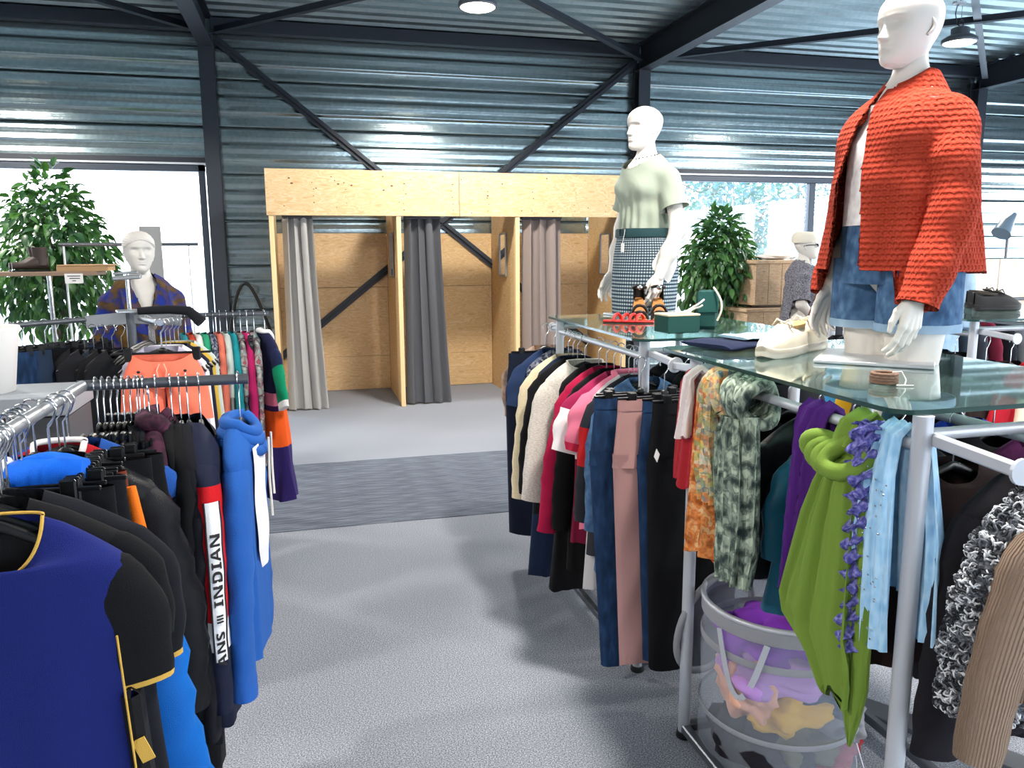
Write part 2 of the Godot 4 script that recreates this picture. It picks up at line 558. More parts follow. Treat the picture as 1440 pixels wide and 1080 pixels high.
func foliage(parent: Node3D, leaves: Array, count: int, at_of: Callable, single_count: int, scale: Vector2) -> void:
	var mm := MultiMesh.new()
	mm.transform_format = MultiMesh.TRANSFORM_3D
	mm.mesh = leaves[0]
	mm.instance_count = count
	var mm2 := MultiMesh.new()
	mm2.transform_format = MultiMesh.TRANSFORM_3D
	mm2.mesh = leaves[1]
	mm2.instance_count = count
	for k in count * 2 + single_count:
		var q: Array = at_of.call()
		var p: Vector3 = q[0]
		var out: Vector3 = (q[1] + Vector3(rng.randf_range(-0.7, 0.7), rng.randf_range(-0.9, 0.3), rng.randf_range(-0.7, 0.7))).normalized()
		var x := Vector3.UP.cross(out)
		if x.length() < 0.05: x = Vector3.RIGHT
		x = x.normalized().rotated(out, rng.randf_range(-0.7, 0.7))
		var b := Basis(x, out.cross(x), out).scaled_local(Vector3.ONE * rng.randf_range(scale.x, scale.y))
		if k < count: mm.set_instance_transform(k, Transform3D(b, p))
		elif k < count * 2: mm2.set_instance_transform(k - count, Transform3D(b, p))
		else:
			var o := place("leaf", leaves[k % leaves.size()], parent)
			o.transform = Transform3D(b, p)
	for m in [mm, mm2]:
		var o := MultiMeshInstance3D.new()
		o.name = "foliage"
		o.multimesh = m
		parent.add_child(o, true)
		o.set_meta("kind", "stuff")


func leaf_mat(key: String, col: Color, back: Color) -> StandardMaterial3D:
	var m := mt(key, col, 0.42)
	m.backlight_enabled = true
	m.backlight = back
	return m


func outside() -> void:
	mt("pale_paving", hx("c6c8c6"), 0.9)
	struct("ground", Geo.new().box(Vector3(4, -0.2, 0), Vector3(120, 0.15, 120)), M.pale_paving, "pale paving outside the windows")
	var la := leaf_mat("tree_leaf", hx("33594f"), Color(0.2, 0.34, 0.27))
	var lb := leaf_mat("tree_leaf_blue", hx("42666f"), Color(0.22, 0.34, 0.36))
	mt("bark", hx("6d675f"), 0.9)
	var k := 0
	for t in [[Vector3(10.6, 0, -18.0), 1.5, 2.0, "pale green tree seen through the right window beside the ficus"], [Vector3(12.9, 0, -19.0), 1.6, 2.5, "pale blue-green tree seen through the right window near the mullion"], [Vector3(12.0, 0, -22.0), 1.7, 4.2, "taller pale tree behind the others outside the right window"], [Vector3(15.9, 0, -20.0), 1.1, 3.3, "small pale tree outside right of the window mullion"]]:
		var tr := thing("tree", t[3], "tree", t[0], 0.0, "trees outside the right window")
		var r: float = t[1]
		var c := Vector3(0, t[2], 0)
		var g := Geo.new().tube([Vector3.ZERO, Vector3(0.05, c.y * 0.5, 0.02), c + Vector3(0, r * 0.5, 0)], [0.12, 0.09, 0.03], 8)
		for b in 7:
			var d := Vector3(rng.randf_range(-1, 1), rng.randf_range(-0.1, 0.9), rng.randf_range(-1, 1)).normalized()
			g.tube([c * 0.75, c * 0.85 + d * r * 0.4, c + d * r * 0.9], [0.05, 0.03, 0.01], 6)
		part("trunk", g, M.bark, tr)
		foliage(tr, [leaf_mesh(0.16, 0.09, la), leaf_mesh(0.16, 0.09, lb)], 1100, func():
			var d := Vector3(rng.randfn(), rng.randfn(), rng.randfn()).normalized()
			return [c + d * r * Vector3(1, 1.25, 1) * pow(rng.randf(), 0.45), d], 0, Vector2(0.7, 1.3))
		k += 1


func lamps() -> void:
	mt("lamp_shell", hx("70747a"), 0.4, 0.6)
	var gw := mt("lamp_glow", hx("fff4e2"), 0.4)
	gw.emission_enabled = true
	gw.emission = hx("fff0d8")
	gw.emission_energy_multiplier = 6.0
	for e in [[Vector3(1.51, 3.68, -6.9), "round hanging lamp glowing above the fitting room front"], [Vector3(6.42, 3.68, -6.9), "round hanging lamp with cable behind the orange jacket mannequin"], [Vector3(-3.4, 3.68, -6.9), ""],
			[Vector3(1.51, 3.68, -1.9), ""], [Vector3(6.42, 3.68, -1.9), ""], [Vector3(-3.4, 3.68, -1.9), ""], [Vector3(-3.4, 3.68, 2.6), ""], [Vector3(6.42, 3.68, 2.6), ""]]:
		var p: Vector3 = e[0]
		var o := thing("hanging_lamp", e[1] if e[1] else "round hanging lamp out of view over the shop floor", "lamp", p, 0.0, "hanging lamps under the roof deck")
		part("lamp_shade", Geo.new().lathe([Vector2(0.155, -0.035), Vector2(0.165, -0.03), Vector2(0.165, 0.0), Vector2(0.12, 0.03), Vector2(0.085, 0.035), Vector2(0.085, 0.10), Vector2(0.05, 0.115), Vector2(0.0, 0.12)], Vector3.ZERO, 28), M.lamp_shell, o)
		part("lamp_glass", Geo.new().lathe([Vector2(0.0, -0.062), Vector2(0.08, -0.057), Vector2(0.13, -0.045), Vector2(0.15, -0.034), Vector2(0.0, -0.03)], Vector3.ZERO, 28), gw, o)
		var hook := []
		for k in 13:
			var a := TAU * k / 12.0
			hook.append(Vector3(sin(a) * 0.03, 0.15 - cos(a) * 0.035, 0))
		part("hook", Geo.new().tube(hook, 0.006, 6, false), M.black_plastic, o)
		part("cable", Geo.new().tube([Vector3(0.03, 0.10, 0), Vector3(-0.05, 0.14, 0), Vector3(-0.075, 0.24, 0), Vector3(-0.06, 0.31, 0), Vector3(-0.03, 0.33, 0), Vector3(-0.02, 0.40, 0)], 0.005, 6), M.black_plastic, o)
		part("junction_box", Geo.new().box(Vector3(-0.04, 0.335, 0), Vector3(0.12, 0.03, 0.06), 0.006), M.white_trim, o)
		part("hanging_wire", Geo.new().tube([Vector3(0, 0.18, 0), Vector3(0, 0.42, 0)], 0.003, 6), M.chrome, o)
		var l := SpotLight3D.new()
		l.name = "lamp_light"
		l.position = Vector3(0, -0.09, 0)
		l.rotation.x = -PI / 2
		l.spot_angle = 82.0
		l.spot_angle_attenuation = 0.25
		l.spot_range = 20.0
		l.spot_attenuation = 2.0
		l.light_energy = 11.0
		l.light_color = hx("fff8f0")
		l.light_size = 0.15
		l.shadow_enabled = true
		o.add_child(l, true)


func booths() -> void:
	var o := thing("fitting_room", "row of three plywood fitting rooms with a board across the front", "fitting room")
	var zf := -8.2
	var zb := -9.40
	# fascia of two boards
	var knots := Geo.new()
	for k in 2:
		var a: float = [-0.34, 1.578][k]
		var b: float = [1.573, 3.46][k]
		part("fascia_board", Geo.new().box(Vector3((a + b) / 2, 2.20, zf), Vector3(b - a, 0.445, 0.018), 0.002), M.plywood_0, o)
	for k in 95:
		var x: float = rng.randf_range(-0.3, 3.42)
		if k > 55: x = [0.11, 0.42, 1.00, 1.50, 1.88, 2.36, 2.84, 3.18, 3.40][k % 9] + rng.randf_range(-0.012, 0.012)
		var y := 2.20 + rng.randf_range(-0.2, 0.2)
		if k > 55: y = 2.20 + 0.065 * ((k / 9) % 6 - 2.5)
		elif k > 26: continue
		var s := rng.randf_range(0.004, 0.009) if k <= 55 else rng.randf_range(0.003, 0.006)
		knots.blob(Vector3(x, y, zf + 0.009), Vector3(s * rng.randf_range(1.0, 1.9), s, 0.0012), 5)
	var kn := part("knot", knots, M.knot, o)
	kn.set_meta("kind", "stuff")
	# dividers, each a sheet with a stud on its front edge
	for x in [-0.30, 0.945, 2.20, 3.435]:
		part("divider_panel", Geo.new().box(Vector3(x, 1.20, (zf + zb) / 2 - 0.03), Vector3(0.018, 2.40, zf - zb - 0.09), 0.001), M.plywood_1, o)
		part("stud", Geo.new().box(Vector3(x, 0.99, zf - 0.035), Vector3(0.045, 1.98, 0.07), 0.003), M.pine_stud, o)
	# back boards
	for k in 3:
		var a: float = [-0.29, 0.955, 2.21][k]
		var b: float = [0.935, 2.19, 3.425][k]
		for y in [[0.005, 0.40], [0.403, 1.21], [1.214, 1.83]]:
			part("back_board", Geo.new().box(Vector3((a + b) / 2, (y[0] + y[1]) / 2, zb), Vector3(b - a, y[1] - y[0], 0.018), 0.0015), [M.plywood_0, M.plywood_1, M.plywood_0][k], o)
	# small mirrors on the right-hand side of each booth
	for x in [0.93, 2.185, 3.42]:
		var mr := thing("mirror", "narrow framed mirror inside the %s fitting room" % ("left" if x < 1 else ("middle" if x < 3 else "right")), "mirror", Vector3(x, 1.58, -8.78), 0.0, "mirrors in the fitting rooms")
		var g := Geo.new()
		for s in [1.0, -1.0]:
			g.box(Vector3(-0.008, s * 0.232, 0), Vector3(0.016, 0.02, 0.30), 0.002)
			g.box(Vector3(-0.008, 0, s * 0.145), Vector3(0.016, 0.46, 0.02), 0.002)
		part("mirror_frame", g, M.alu, mr)
		part("mirror_glass", Geo.new().box(Vector3(-0.004, 0, 0), Vector3(0.004, 0.45, 0.28)), M.mirror, mr)
	# curtains
	var cu := [["light grey curtain drawn to the left of the left fitting room", "a6a4a1", -0.19, 0.085, -0.22, 0.165], ["dark grey curtain drawn to the left of the middle fitting room", "57585c", 1.02, 1.37, 1.0, 1.47], ["brown-grey curtain drawn to the left of the right fitting room", "8d807a", 2.27, 2.70, 2.27, 2.73]]
	for c in cu:
		var t := thing("curtain", c[0], "curtain", Vector3.ZERO, 0.0, "curtains of the fitting rooms")
		var rows := []
		var back := []
		var ph := rng.randf() * 6.0
		for r in 22:
			var y := lerpf(1.985, 0.015, r / 21.0)
			var f := r / 21.0
			var a := PackedVector3Array()
			var bk := PackedVector3Array()
			for q in 121:
				var s := q / 120.0
				var flare := pow(f, 1.4)
				var x := lerpf(lerpf(c[2], c[4], flare), lerpf(c[3], c[5], flare), s) + 0.012 * sin(s * 29.0 + ph)
				var zz := -8.285 + (0.036 - 0.008 * f) * sin(s * TAU * 3.6 + ph + 0.8 * sin(f * 1.5 + s * 5.0)) + 0.05 * f * maxf(0.0, s - 0.8) * -4.0 * f
				a.append(Vector3(x, y + 0.008 * sin(s * 31.0) * f, zz))
				bk.append(Vector3(x, y, zz - 0.004))
			rows.append(a)
			bk.reverse()
			back.append(bk)
		var g := Geo.new().loft(rows, false).loft(back, false)
		part("curtain_cloth", g, cloth(c[1], 0.95, 0.2), t)
		part("curtain_header", Geo.new().box(Vector3((c[2] + c[3]) / 2, 1.975, -8.285), Vector3(c[3] - c[2] + 0.02, 0.05, 0.075), 0.01), cloth("4d4c50"), t)
	var rod := single("curtain_rod", Geo.new().tube([Vector3(-0.29, 2.02, -8.285), Vector3(3.42, 2.02, -8.285)], 0.012, 10), M.alu, "curtain rod behind the front board of the fitting rooms", "curtain rod")
	# vacuum hose standing against the wall
	var hp := []
	for k in 30:
		var t := k / 29.0
		hp.append(Vector3(lerpf(-0.85, -0.40, t) - 0.02 * sin(t * PI), 0.62 + 0.71 * sin(PI * (0.03 + t * 0.90)) * (1.0 - 0.25 * t * t), -9.22 + 0.08 * t))
	var hr := []
	for k in 30: hr.append(0.019 + 0.001 * (k % 2))
	var hs := thing("vacuum_cleaner", "black vacuum hose arching up in front of the grey wall", "vacuum cleaner")
	part("hose", Geo.new().tube(hp, hr, 10), M.black_plastic, hs)
	part("tank", Geo.new().lathe([Vector2(0.0, 0.02), Vector2(0.17, 0.03), Vector2(0.18, 0.1), Vector2(0.18, 0.38), Vector2(0.14, 0.46), Vector2(0.0, 0.5)], Vector3(-0.62, 0, -9.05), 20), mt("red_tank", hx("3a3d44"), 0.4), hs)


# ---------------------------------------------------------------- clothes and hangers (hung from a rail: the top of the rail is y = 0, the cloth plane is x y)
var hangers := {}
const RAIL_R := 0.0125

func hook_path(r := 0.019) -> Array:
	var p := []
	for k in 11:
		var a := deg_to_rad(200.0 - 235.0 * k / 10.0)
		p.append(Vector3(cos(a) * r, -0.013 + sin(a) * r, 0))
	p.append(Vector3(0.010, -0.038, 0))
	p.append(Vector3(0.0, -0.050, 0))
	p.append(Vector3(0.0, -0.118, 0))
	return p

func hanger(kind: String, at: Vector3, turn: float, label: String, group := "") -> Node3D:
	# kind: arms (curved shoulders), clip (straight bar with two clips), wood
	if not hangers.has(kind):
		var parts := []
		parts.append(["hook", Geo.new().tube(hook_path(), 0.0021, 6).mesh(M.chrome)])
		var col: Material = M.black_plastic
		if kind == "white": col = mt("white_plastic", hx("dcdcda"), 0.4)
		if kind == "wood": col = mt("hanger_wood", hx("b58f5c"), 0.5)
		if kind == "clip":
			parts.append(["bar", Geo.new().box(Vector3(0, -0.130, 0), Vector3(0.36, 0.009, 0.007), 0.002).blob(Vector3(0, -0.120, 0), Vector3(0.018, 0.013, 0.007), 6).mesh(col)])
			for s in [1.0, -1.0]:
				var g := Geo.new().box(Vector3(s * 0.125, -0.135, 0.009), Vector3(0.030, 0.052, 0.008), 0.003).box(Vector3(s * 0.125, -0.135, -0.009), Vector3(0.030, 0.052, 0.008), 0.003)
				g.box(Vector3(s * 0.125, -0.123, 0), Vector3(0.020, 0.016, 0.022), 0.003)
				parts.append(["clip", g.mesh(col)])
		else:
			var rows := []
			for k in 19:
				var s := k / 9.0 - 1.0
				var y := -0.122 - 0.088 * pow(absf(s), 1.3)
				var c := Vector3(s * 0.165, y, 0.006 * s * s)
				var h := 0.011 if absf(s) < 0.9 else 0.007
				var ring := PackedVector3Array()
				for q in 8:
					var a := -TAU * q / 8.0
					ring.append(c + Vector3(0, -sin(a) * h, -cos(a) * 0.007 * (1.0 + 0.5 * s * s)))
				rows.append(ring)
			parts.append(["shoulder_bar", Geo.new().loft(rows, true, true, true).mesh(col)])
		hangers[kind] = parts
	var o := thing("clothes_hanger", label, "hanger", at, turn, group)
	for p in hangers[kind]:
		place(p[0], p[1], o)
	return o

func fold(x: float, s: float) -> float:
	return sin(x * 3.0 + s) * 0.5 + sin(x * 5.0 + s * 2.3) * 0.35 + sin(x * 8.0 + s * 4.1) * 0.2

# rows of a hanging top between the heights f0..f1 (0 neck, 1 hem)
func top_rows(o: Dictionary, f0: float, f1: float, count: int, grow := 0.0) -> Array:
	var w: float = o.get("w", 0.20)
	var nw: float = o.get("nw", 0.065)
	var hem: float = o.get("hem", w * 1.05)
	var L: float = o.get("len", 0.62)
	var d: float = o.get("d", 0.045)
	var dh: float = o.get("dh", d)
	var nd: float = o.get("nd", 0.05)
	var am: float = o.get("fold", 0.25)
	var sd: float = o.get("seed", 0.0)
	var sh := 0.085
	var N: int = o.get("n", 40)
	var rows := []
	for r in count + 1:
		var f := lerpf(f0, f1, float(r) / count)
		var y: float
		var hw: float
		var hd: float
		var sf := 0.16                                   # share of the length given to the shoulders
		if f < sf:
			var q := f / sf
			hw = lerpf(nw, w, pow(q, 0.8))
			y = -sh * pow((hw - nw) / maxf(w - nw, 0.01), 1.25)
			hd = lerpf(0.03, d, sqrt(q))
		else:
			var q := (f - sf) / (1.0 - sf)
			y = -sh - (L - sh) * q
			hw = lerpf(w, hem, q) - 0.012 * sin(q * PI)
			hd = lerpf(d, dh, q)
		var ring := PackedVector3Array()
		for k in N:
			var a := TAU * k / N
			var cs := cos(a)
			var sn := sin(a)
			var x := (hw + grow) * signf(cs) * pow(absf(cs), 0.75)
			var z := (hd + grow) * signf(sn) * pow(absf(sn), 0.8)
			var wr := fold(x * 14.0 + sn, sd) * am * hd * smoothstep(0.1, 0.7, f)
			z += wr
			var yy := y
			if f < sf * 0.9:
				yy -= nd * maxf(0.0, sn) * pow(1.0 - f / (sf * 0.9), 1.5)
			yy += 0.006 * sin(a * 3.0 + sd) * f
			ring.append(Vector3(x, yy, z))
		rows.append(ring)
	return rows

func sleeve_rows(o: Dictionary, s: float, f0: float, f1: float, count: int) -> Array:
	var w: float = o.get("w", 0.20)
	var L: float = o.get("sl", 0.5)
	var r0: float = o.get("sr", 0.072)
	var r1: float = o.get("sr1", r0 * 0.62)
	var ang := deg_to_rad(o.get("sa", 13.0))
	var d: float = o.get("d", 0.045) * o.get("sd", 0.85)
	var sd: float = o.get("seed", 0.0) + s
	var dir := Vector3(s * sin(ang), -cos(ang), 0)
	var acr := Vector3(cos(ang), s * sin(ang), 0)
	var a := Vector3(s * (w - 0.05), -0.10, 0)
	var rows := []
	for r in count + 1:
		var f := lerpf(f0, f1, float(r) / count)
		var hw := lerpf(r0, r1, smoothstep(0.0, 1.0, f))
		var t := f * L
		var cap := clampf(t / 0.08, 0.0, 1.0)
		hw *= 0.35 + 0.65 * sqrt(cap)
		var hd := lerpf(d, d * 0.72, f) * (0.5 + 0.5 * sqrt(cap))
		var c := a + dir * (t - 0.03) + Vector3(s * 0.02 * sin(f * PI), 0, o.get("sz", 0.0) * f)
		var ring := PackedVector3Array()
		for k in 18:
			var an := -TAU * k / 18.0
			var wr: float = 1.0 + 0.13 * o.get("fold", 0.25) * 4.0 * sin(an * 2.0 + t * 38.0 + sd) * sin(t * 21.0 + sd * 3.0)
			ring.append(c + acr * cos(an) * hw * wr + Vector3(0, 0, -sin(an) * hd * wr))
		rows.append(ring)
	return rows

# at: the top of the rail; returns the garment; its hanger is a thing of its own
func top(called: String, label: String, cat: String, at: Vector3, turn: float, o: Dictionary, short := "") -> Node3D:
	var drop: float = o.get("drop", 0.108)
	if o.get("hanger", "arms") != "":
		hanger(o.get("hanger", "arms"), at, turn, "black plastic hanger with a steel hook carrying the " + (short if short else called.replace("_", " ")) if not o.has("hl") else o.hl, o.get("hg", "hangers on the racks"))
	var t := thing(called, label, cat, at + Vector3(0, -drop, 0), turn, o.get("group", ""))
	var m: Material = o.m
	var n: int = o.get("rows", 22)
	var cuts: Array = o.get("cuts", [])              # [[f, material], ...]: colour bands below f
	var f0 := 0.0
	var cur := m
	for c in cuts + [[1.0, null]]:
		part("body" if f0 == 0.0 else "body_band", Geo.new().loft(top_rows(o, f0, c[0], maxi(3, int(n * (c[0] - f0)))), true, false, false, 0.9, o.get("len", 0.62)), cur, t)
		f0 = c[0]
		cur = c[1]
	if o.get("sl", 0.0) > 0.0:
		for s in [1.0, -1.0]:
			var g0 := 0.0
			var sm: Material = o.get("sm", m)
			for c in o.get("scuts", []) + [[1.0, null]]:
				part("sleeve" if g0 == 0.0 else "sleeve_band", Geo.new().loft(sleeve_rows(o, s, g0, c[0], maxi(3, int(14 * (c[0] - g0)))), true, false, g0 > 0.9 or c[0] == 1.0, 0.3, o.sl), sm, t)
				g0 = c[0]
				sm = c[1]
	if o.has("collar"):
		var ring: PackedVector3Array = top_rows(o, 0.0, 0.01, 1)[0]
		var path := []
		for p in ring: path.append(p + Vector3(0, 0.004, 0))
		path.append(path[0])
		part("collar", Geo.new().tube(path, o.get("cr", 0.007), 6, false), o.collar, t)
	if o.has("hood"):
		var g := Geo.new()
		for k in 3:
			var path := []
			for q in 25:
				var a := TAU * q / 24.0
				path.append(Vector3(cos(a) * (0.070 + 0.010 * k), -0.008 - 0.024 * k - 0.03 * maxf(sin(a), 0.0), sin(a) * (0.036 + 0.006 * k)))
			g.tube(path, 0.017, 8, false)
		part("hood", g, o.hood, t)
	return t

# trousers hung by the waist from a clip hanger
func trousers(label: String, at: Vector3, turn: float, o: Dictionary, short := "", called := "trousers") -> Node3D:
	if o.get("hanger", "clip") != "":
		hanger("clip", at, turn, "black clip hanger with a steel hook holding the " + (short if short else "trousers") if not o.has("hl") else o.hl, o.get("hg", "hangers on the racks"))
	var t := thing(called, label, o.get("cat", "trousers"), at + Vector3(0, -0.138, 0), turn, o.get("group", ""))
	var w: float = o.get("w", 0.19)
	var L: float = o.get("len", 1.0)
	var d: float = o.get("d", 0.022)
	var hem: float = o.get("hem", 0.10)
	var sd: float = o.get("seed", 0.0)
	var m: Material = o.m
	var rise := minf(0.24, L * 0.55)
	var rows := []
	for r in 9:
		var f := r / 8.0
		var ring := PackedVector3Array()
		for k in 32:
			var a := -TAU * k / 32.0
			ring.append(Vector3((w + 0.02 * f) * signf(cos(a)) * pow(absf(cos(a)), 0.6), -rise * f - (0.035 * o.get("sag", 0.3) * sin(absf(cos(a)) * PI) if r == 0 else 0.0), (d * (1.0 + 0.9 * f) + 0.004 * sin(cos(a) * 9.0 + sd) * f) * -sin(a)))
		rows.append(ring)
	part("seat", Geo.new().loft(rows, true, false, true, 0.8, rise), m, t)
	part("waistband", Geo.new().loft([top_ring(w + 0.003, d + 0.003, 0.002), top_ring(w + 0.004, d + 0.004, -0.036)], true, false, false, 0.8, 0.04), o.get("band", m), t)
	for s in [1.0, -1.0]:
		var lr := []
		for r in 16:
			var f := r / 15.0
			var y := -rise + 0.05 - (L - rise + 0.05) * f
			var hw := lerpf((w + 0.02) * 0.5, hem, f)
			var c := Vector3(s * (lerpf((w + 0.02) * 0.5, w * 0.5 + o.get("splay", 0.0), f)), y, o.get("dz", 0.0) * f * s)
			var ring := PackedVector3Array()
			for k in 20:
				var a := -TAU * k / 20.0
				ring.append(c + Vector3(hw * cos(a), 0.01 * f * sin(a * 2.0 + sd), -(d * 1.75 + 0.005 * sin(f * 17.0 + cos(a) * 4.0 + sd)) * sin(a)))
			lr.append(ring)
		part("leg", Geo.new().loft(lr, true, false, true, 0.4, L), m, t)
	return t

func top_ring(w: float, d: float, y: float) -> PackedVector3Array:
	var ring := PackedVector3Array()
	for k in 32:
		var a := -TAU * k / 32.0
		ring.append(Vector3(w * signf(cos(a)) * pow(absf(cos(a)), 0.6), y, -d * sin(a)))
	return ring

# hanging cloth: rows of [centre, half width, half depth]; wide along z of its thing, folded
func drape_geo(rows_in: Array, k: float, amp: float, sd: float, N := 48, across := Vector3(0, 0, 1), outw := Vector3(1, 0, 0)) -> Geo:
	var rows := []
	var len := 0.0
	for r in rows_in.size():
		var e: Array = rows_in[r]
		if r: len += (e[0] as Vector3).distance_to(rows_in[r - 1][0])
		var tang: Vector3 = (rows_in[mini(r + 1, rows_in.size() - 1)][0] - rows_in[maxi(r - 1, 0)][0]).normalized()
		var nrm := tang.cross(across).normalized()
		var ring := PackedVector3Array()
		for q in N:
			var a := TAU * q / N
			var s := cos(a)
			var f: float = fold(s * k * 0.5 + 0.15 * r, sd + 0.02 * r) * amp * e[2]
			var tail: float = e[3] if e.size() > 3 else 0.0
			ring.append(e[0] + across * (e[1] * s) + nrm * (e[2] * sin(a) * (0.55 if absf(s) < 0.98 else 0.4) + f) + tang * (tail * sin(s * k + sd)))
		rows.append(ring)
	return Geo.new().loft(rows, true, true, true, 0.4, len)


# ---------------------------------------------------------------- smooth bodies from tapered capsules: [a, b, ra, rb, flatness along z]
func body_geo(bones: Array, cell: float, k: float, into: Geo) -> void:
	var lo := Vector3.INF
	var hi := -Vector3.INF
	for b in bones:
		var r: float = maxf(b[2], b[3]) + cell * 2.0 + k * 0.5
		lo = lo.min(b[0] - Vector3.ONE * r).min(b[1] - Vector3.ONE * r)
		hi = hi.max(b[0] + Vector3.ONE * r).max(b[1] + Vector3.ONE * r)
	var nx := int((hi.x - lo.x) / cell) + 2
	var ny := int((hi.y - lo.y) / cell) + 2
	var nz := int((hi.z - lo.z) / cell) + 2
	var f := PackedFloat32Array()
	f.resize(nx * ny * nz)
	f.fill(1.0)
	for b in bones:
		var A: Vector3 = b[0]
		var B: Vector3 = b[1]
		var ra: float = b[2]
		var dr: float = b[3] - b[2]
		var fz: float = b[4] if b.size() > 4 else 1.0
		var kk: float = b[5] if b.size() > 5 else k
		var reach: float = maxf(b[2], b[3]) + k + cell * 2.0
		var l := ((A.min(B) - Vector3.ONE * reach - lo) / cell).floor()
		var h := ((A.max(B) + Vector3.ONE * reach - lo) / cell).ceil()
		var S := Vector3(1, 1, fz)
		var As := A * S
		var ab := B * S - As
		var inv := 1.0 / maxf(ab.length_squared(), 1e-9)
		for z in range(maxi(0, int(l.z)), mini(nz, int(h.z) + 1)):
			for y in range(maxi(0, int(l.y)), mini(ny, int(h.y) + 1)):
				var i := (z * ny + y) * nx
				for x in range(maxi(0, int(l.x)), mini(nx, int(h.x) + 1)):
					var p := (lo + Vector3(x, y, z) * cell) * S - As
					var t := clampf(p.dot(ab) * inv, 0.0, 1.0)
					var d := (p - ab * t).length() - ra - dr * t
					var o := f[i + x]
					var q := maxf(kk - absf(o - d), 0.0)
					f[i + x] = minf(o, d) - q * q * 0.25 / kk
	var at := PackedInt32Array()
	at.resize(nx * ny * nz)
	at.fill(-1)
	var base := into.v.size()
	var off := [0, 1, nx, nx + 1, nx * ny, nx * ny + 1, nx * ny + nx, nx * ny + nx + 1]
	for z in nz - 1:
		for y in ny - 1:
			for x in nx - 1:
				var i := (z * ny + y) * nx + x
				var f0 := f[i]
				if f0 > cell * 3.0: continue
				var neg := 0
				for c in 8:
					if f[i + off[c]] < 0.0: neg += 1
				if neg == 0 or neg == 8: continue
				var s := Vector3.ZERO
				var cnt := 0
				for e in [[0, 1], [2, 3], [4, 5], [6, 7], [0, 2], [1, 3], [4, 6], [5, 7], [0, 4], [1, 5], [2, 6], [3, 7]]:
					var fa := f[i + off[e[0]]]
					var fb := f[i + off[e[1]]]
					if (fa < 0.0) != (fb < 0.0):
						var t := fa / (fa - fb)
						var pa := Vector3(e[0] & 1, (e[0] >> 1) & 1, e[0] >> 2)
						var pb := Vector3(e[1] & 1, (e[1] >> 1) & 1, e[1] >> 2)
						s += pa.lerp(pb, t)
						cnt += 1
				at[i] = into.v.size()
				into.v.append(lo + (Vector3(x, y, z) + s / cnt) * cell)
				into.n.append(Vector3(f[i + 1] - f0 + f[i + off[3]] - f[i + off[2]], f[i + off[2]] - f0 + f[i + off[3]] - f[i + 1], f[i + off[4]] - f0 + f[i + off[7]] - f[i + off[3]]).normalized())
				into.uv.append(Vector2.ZERO)
	for z in range(1, nz - 1):
		for y in range(1, ny - 1):
			for x in range(1, nx - 1):
				var i := (z * ny + y) * nx + x
				var ins := f[i] < 0.0
				for ax in 3:
					var st: int = [1, nx, nx * ny][ax]
					if ins == (f[i + st] < 0.0): continue
					var u: int = [nx, nx * ny, 1][ax]
					var w: int = [nx * ny, 1, nx][ax]
					var a := at[i - u - w]
					var b := at[i - w]
					var c := at[i]
					var d := at[i - u]
					if a < 0 or b < 0 or c < 0 or d < 0: continue
					if ins: into.ix.append_array([a, c, b, a, d, c])
					else: into.ix.append_array([a, b, c, a, c, d])

# left hand hanging from the wrist at the origin: fingers down, palm towards -x, thumb side +z
func hand_geo(curl: float, spread: float) -> Geo:
	var b := []
	var kn := [Vector3(0.002, -0.082, 0.027), Vector3(0.003, -0.087, 0.009), Vector3(0.002, -0.083, -0.009), Vector3(-0.001, -0.075, -0.025)]
	b.append([Vector3(0, 0.03, 0), Vector3(0, -0.012, 0), 0.024, 0.023, 1.0])
	for k in 4:
		b.append([Vector3(0, -0.012, 0.012 - 0.008 * k), kn[k], 0.015, 0.0105])
	var ln := [[0.040, 0.024, 0.019], [0.044, 0.028, 0.020], [0.041, 0.026, 0.019], [0.032, 0.019, 0.017]]
	for k in 4:
		var p: Vector3 = kn[k]
		var a := curl * (0.25 + 0.06 * k)
		for q in 3:
			var d := Vector3(-sin(a), -cos(a), (0.10 - 0.075 * k) * spread).normalized()
			var e: Vector3 = p + d * ln[k][q]
			b.append([p, e, 0.0093 - 0.0011 * q - (0.0008 if k == 3 else 0.0), 0.0085 - 0.0012 * q - (0.0008 if k == 3 else 0.0)])
			p = e
			a += curl * [0.45, 0.35, 0.0][q]
	b.append([Vector3(-0.002, -0.018, 0.016), Vector3(-0.012, -0.045, 0.036), 0.015, 0.0115])
	b.append([Vector3(-0.012, -0.045, 0.036), Vector3(-0.017, -0.074, 0.043), 0.0105, 0.009])
	b.append([Vector3(-0.017, -0.074, 0.043), Vector3(-0.022, -0.097, 0.042), 0.009, 0.0068])
	var g := Geo.new()
	body_geo(b, 0.003, 0.005, g)
	return g

func curve_at(tab: Array, y: float, c: int) -> float:
	if y <= tab[0][0]: return tab[0][c]
	for k in tab.size() - 1:
		if y <= tab[k + 1][0]:
			var t: float = (y - tab[k][0]) / (tab[k + 1][0] - tab[k][0])
			return cubic_interpolate(tab[k][c], tab[k + 1][c], tab[maxi(k - 1, 0)][c], tab[mini(k + 2, tab.size() - 1)][c], t)
	return tab[-1][c]

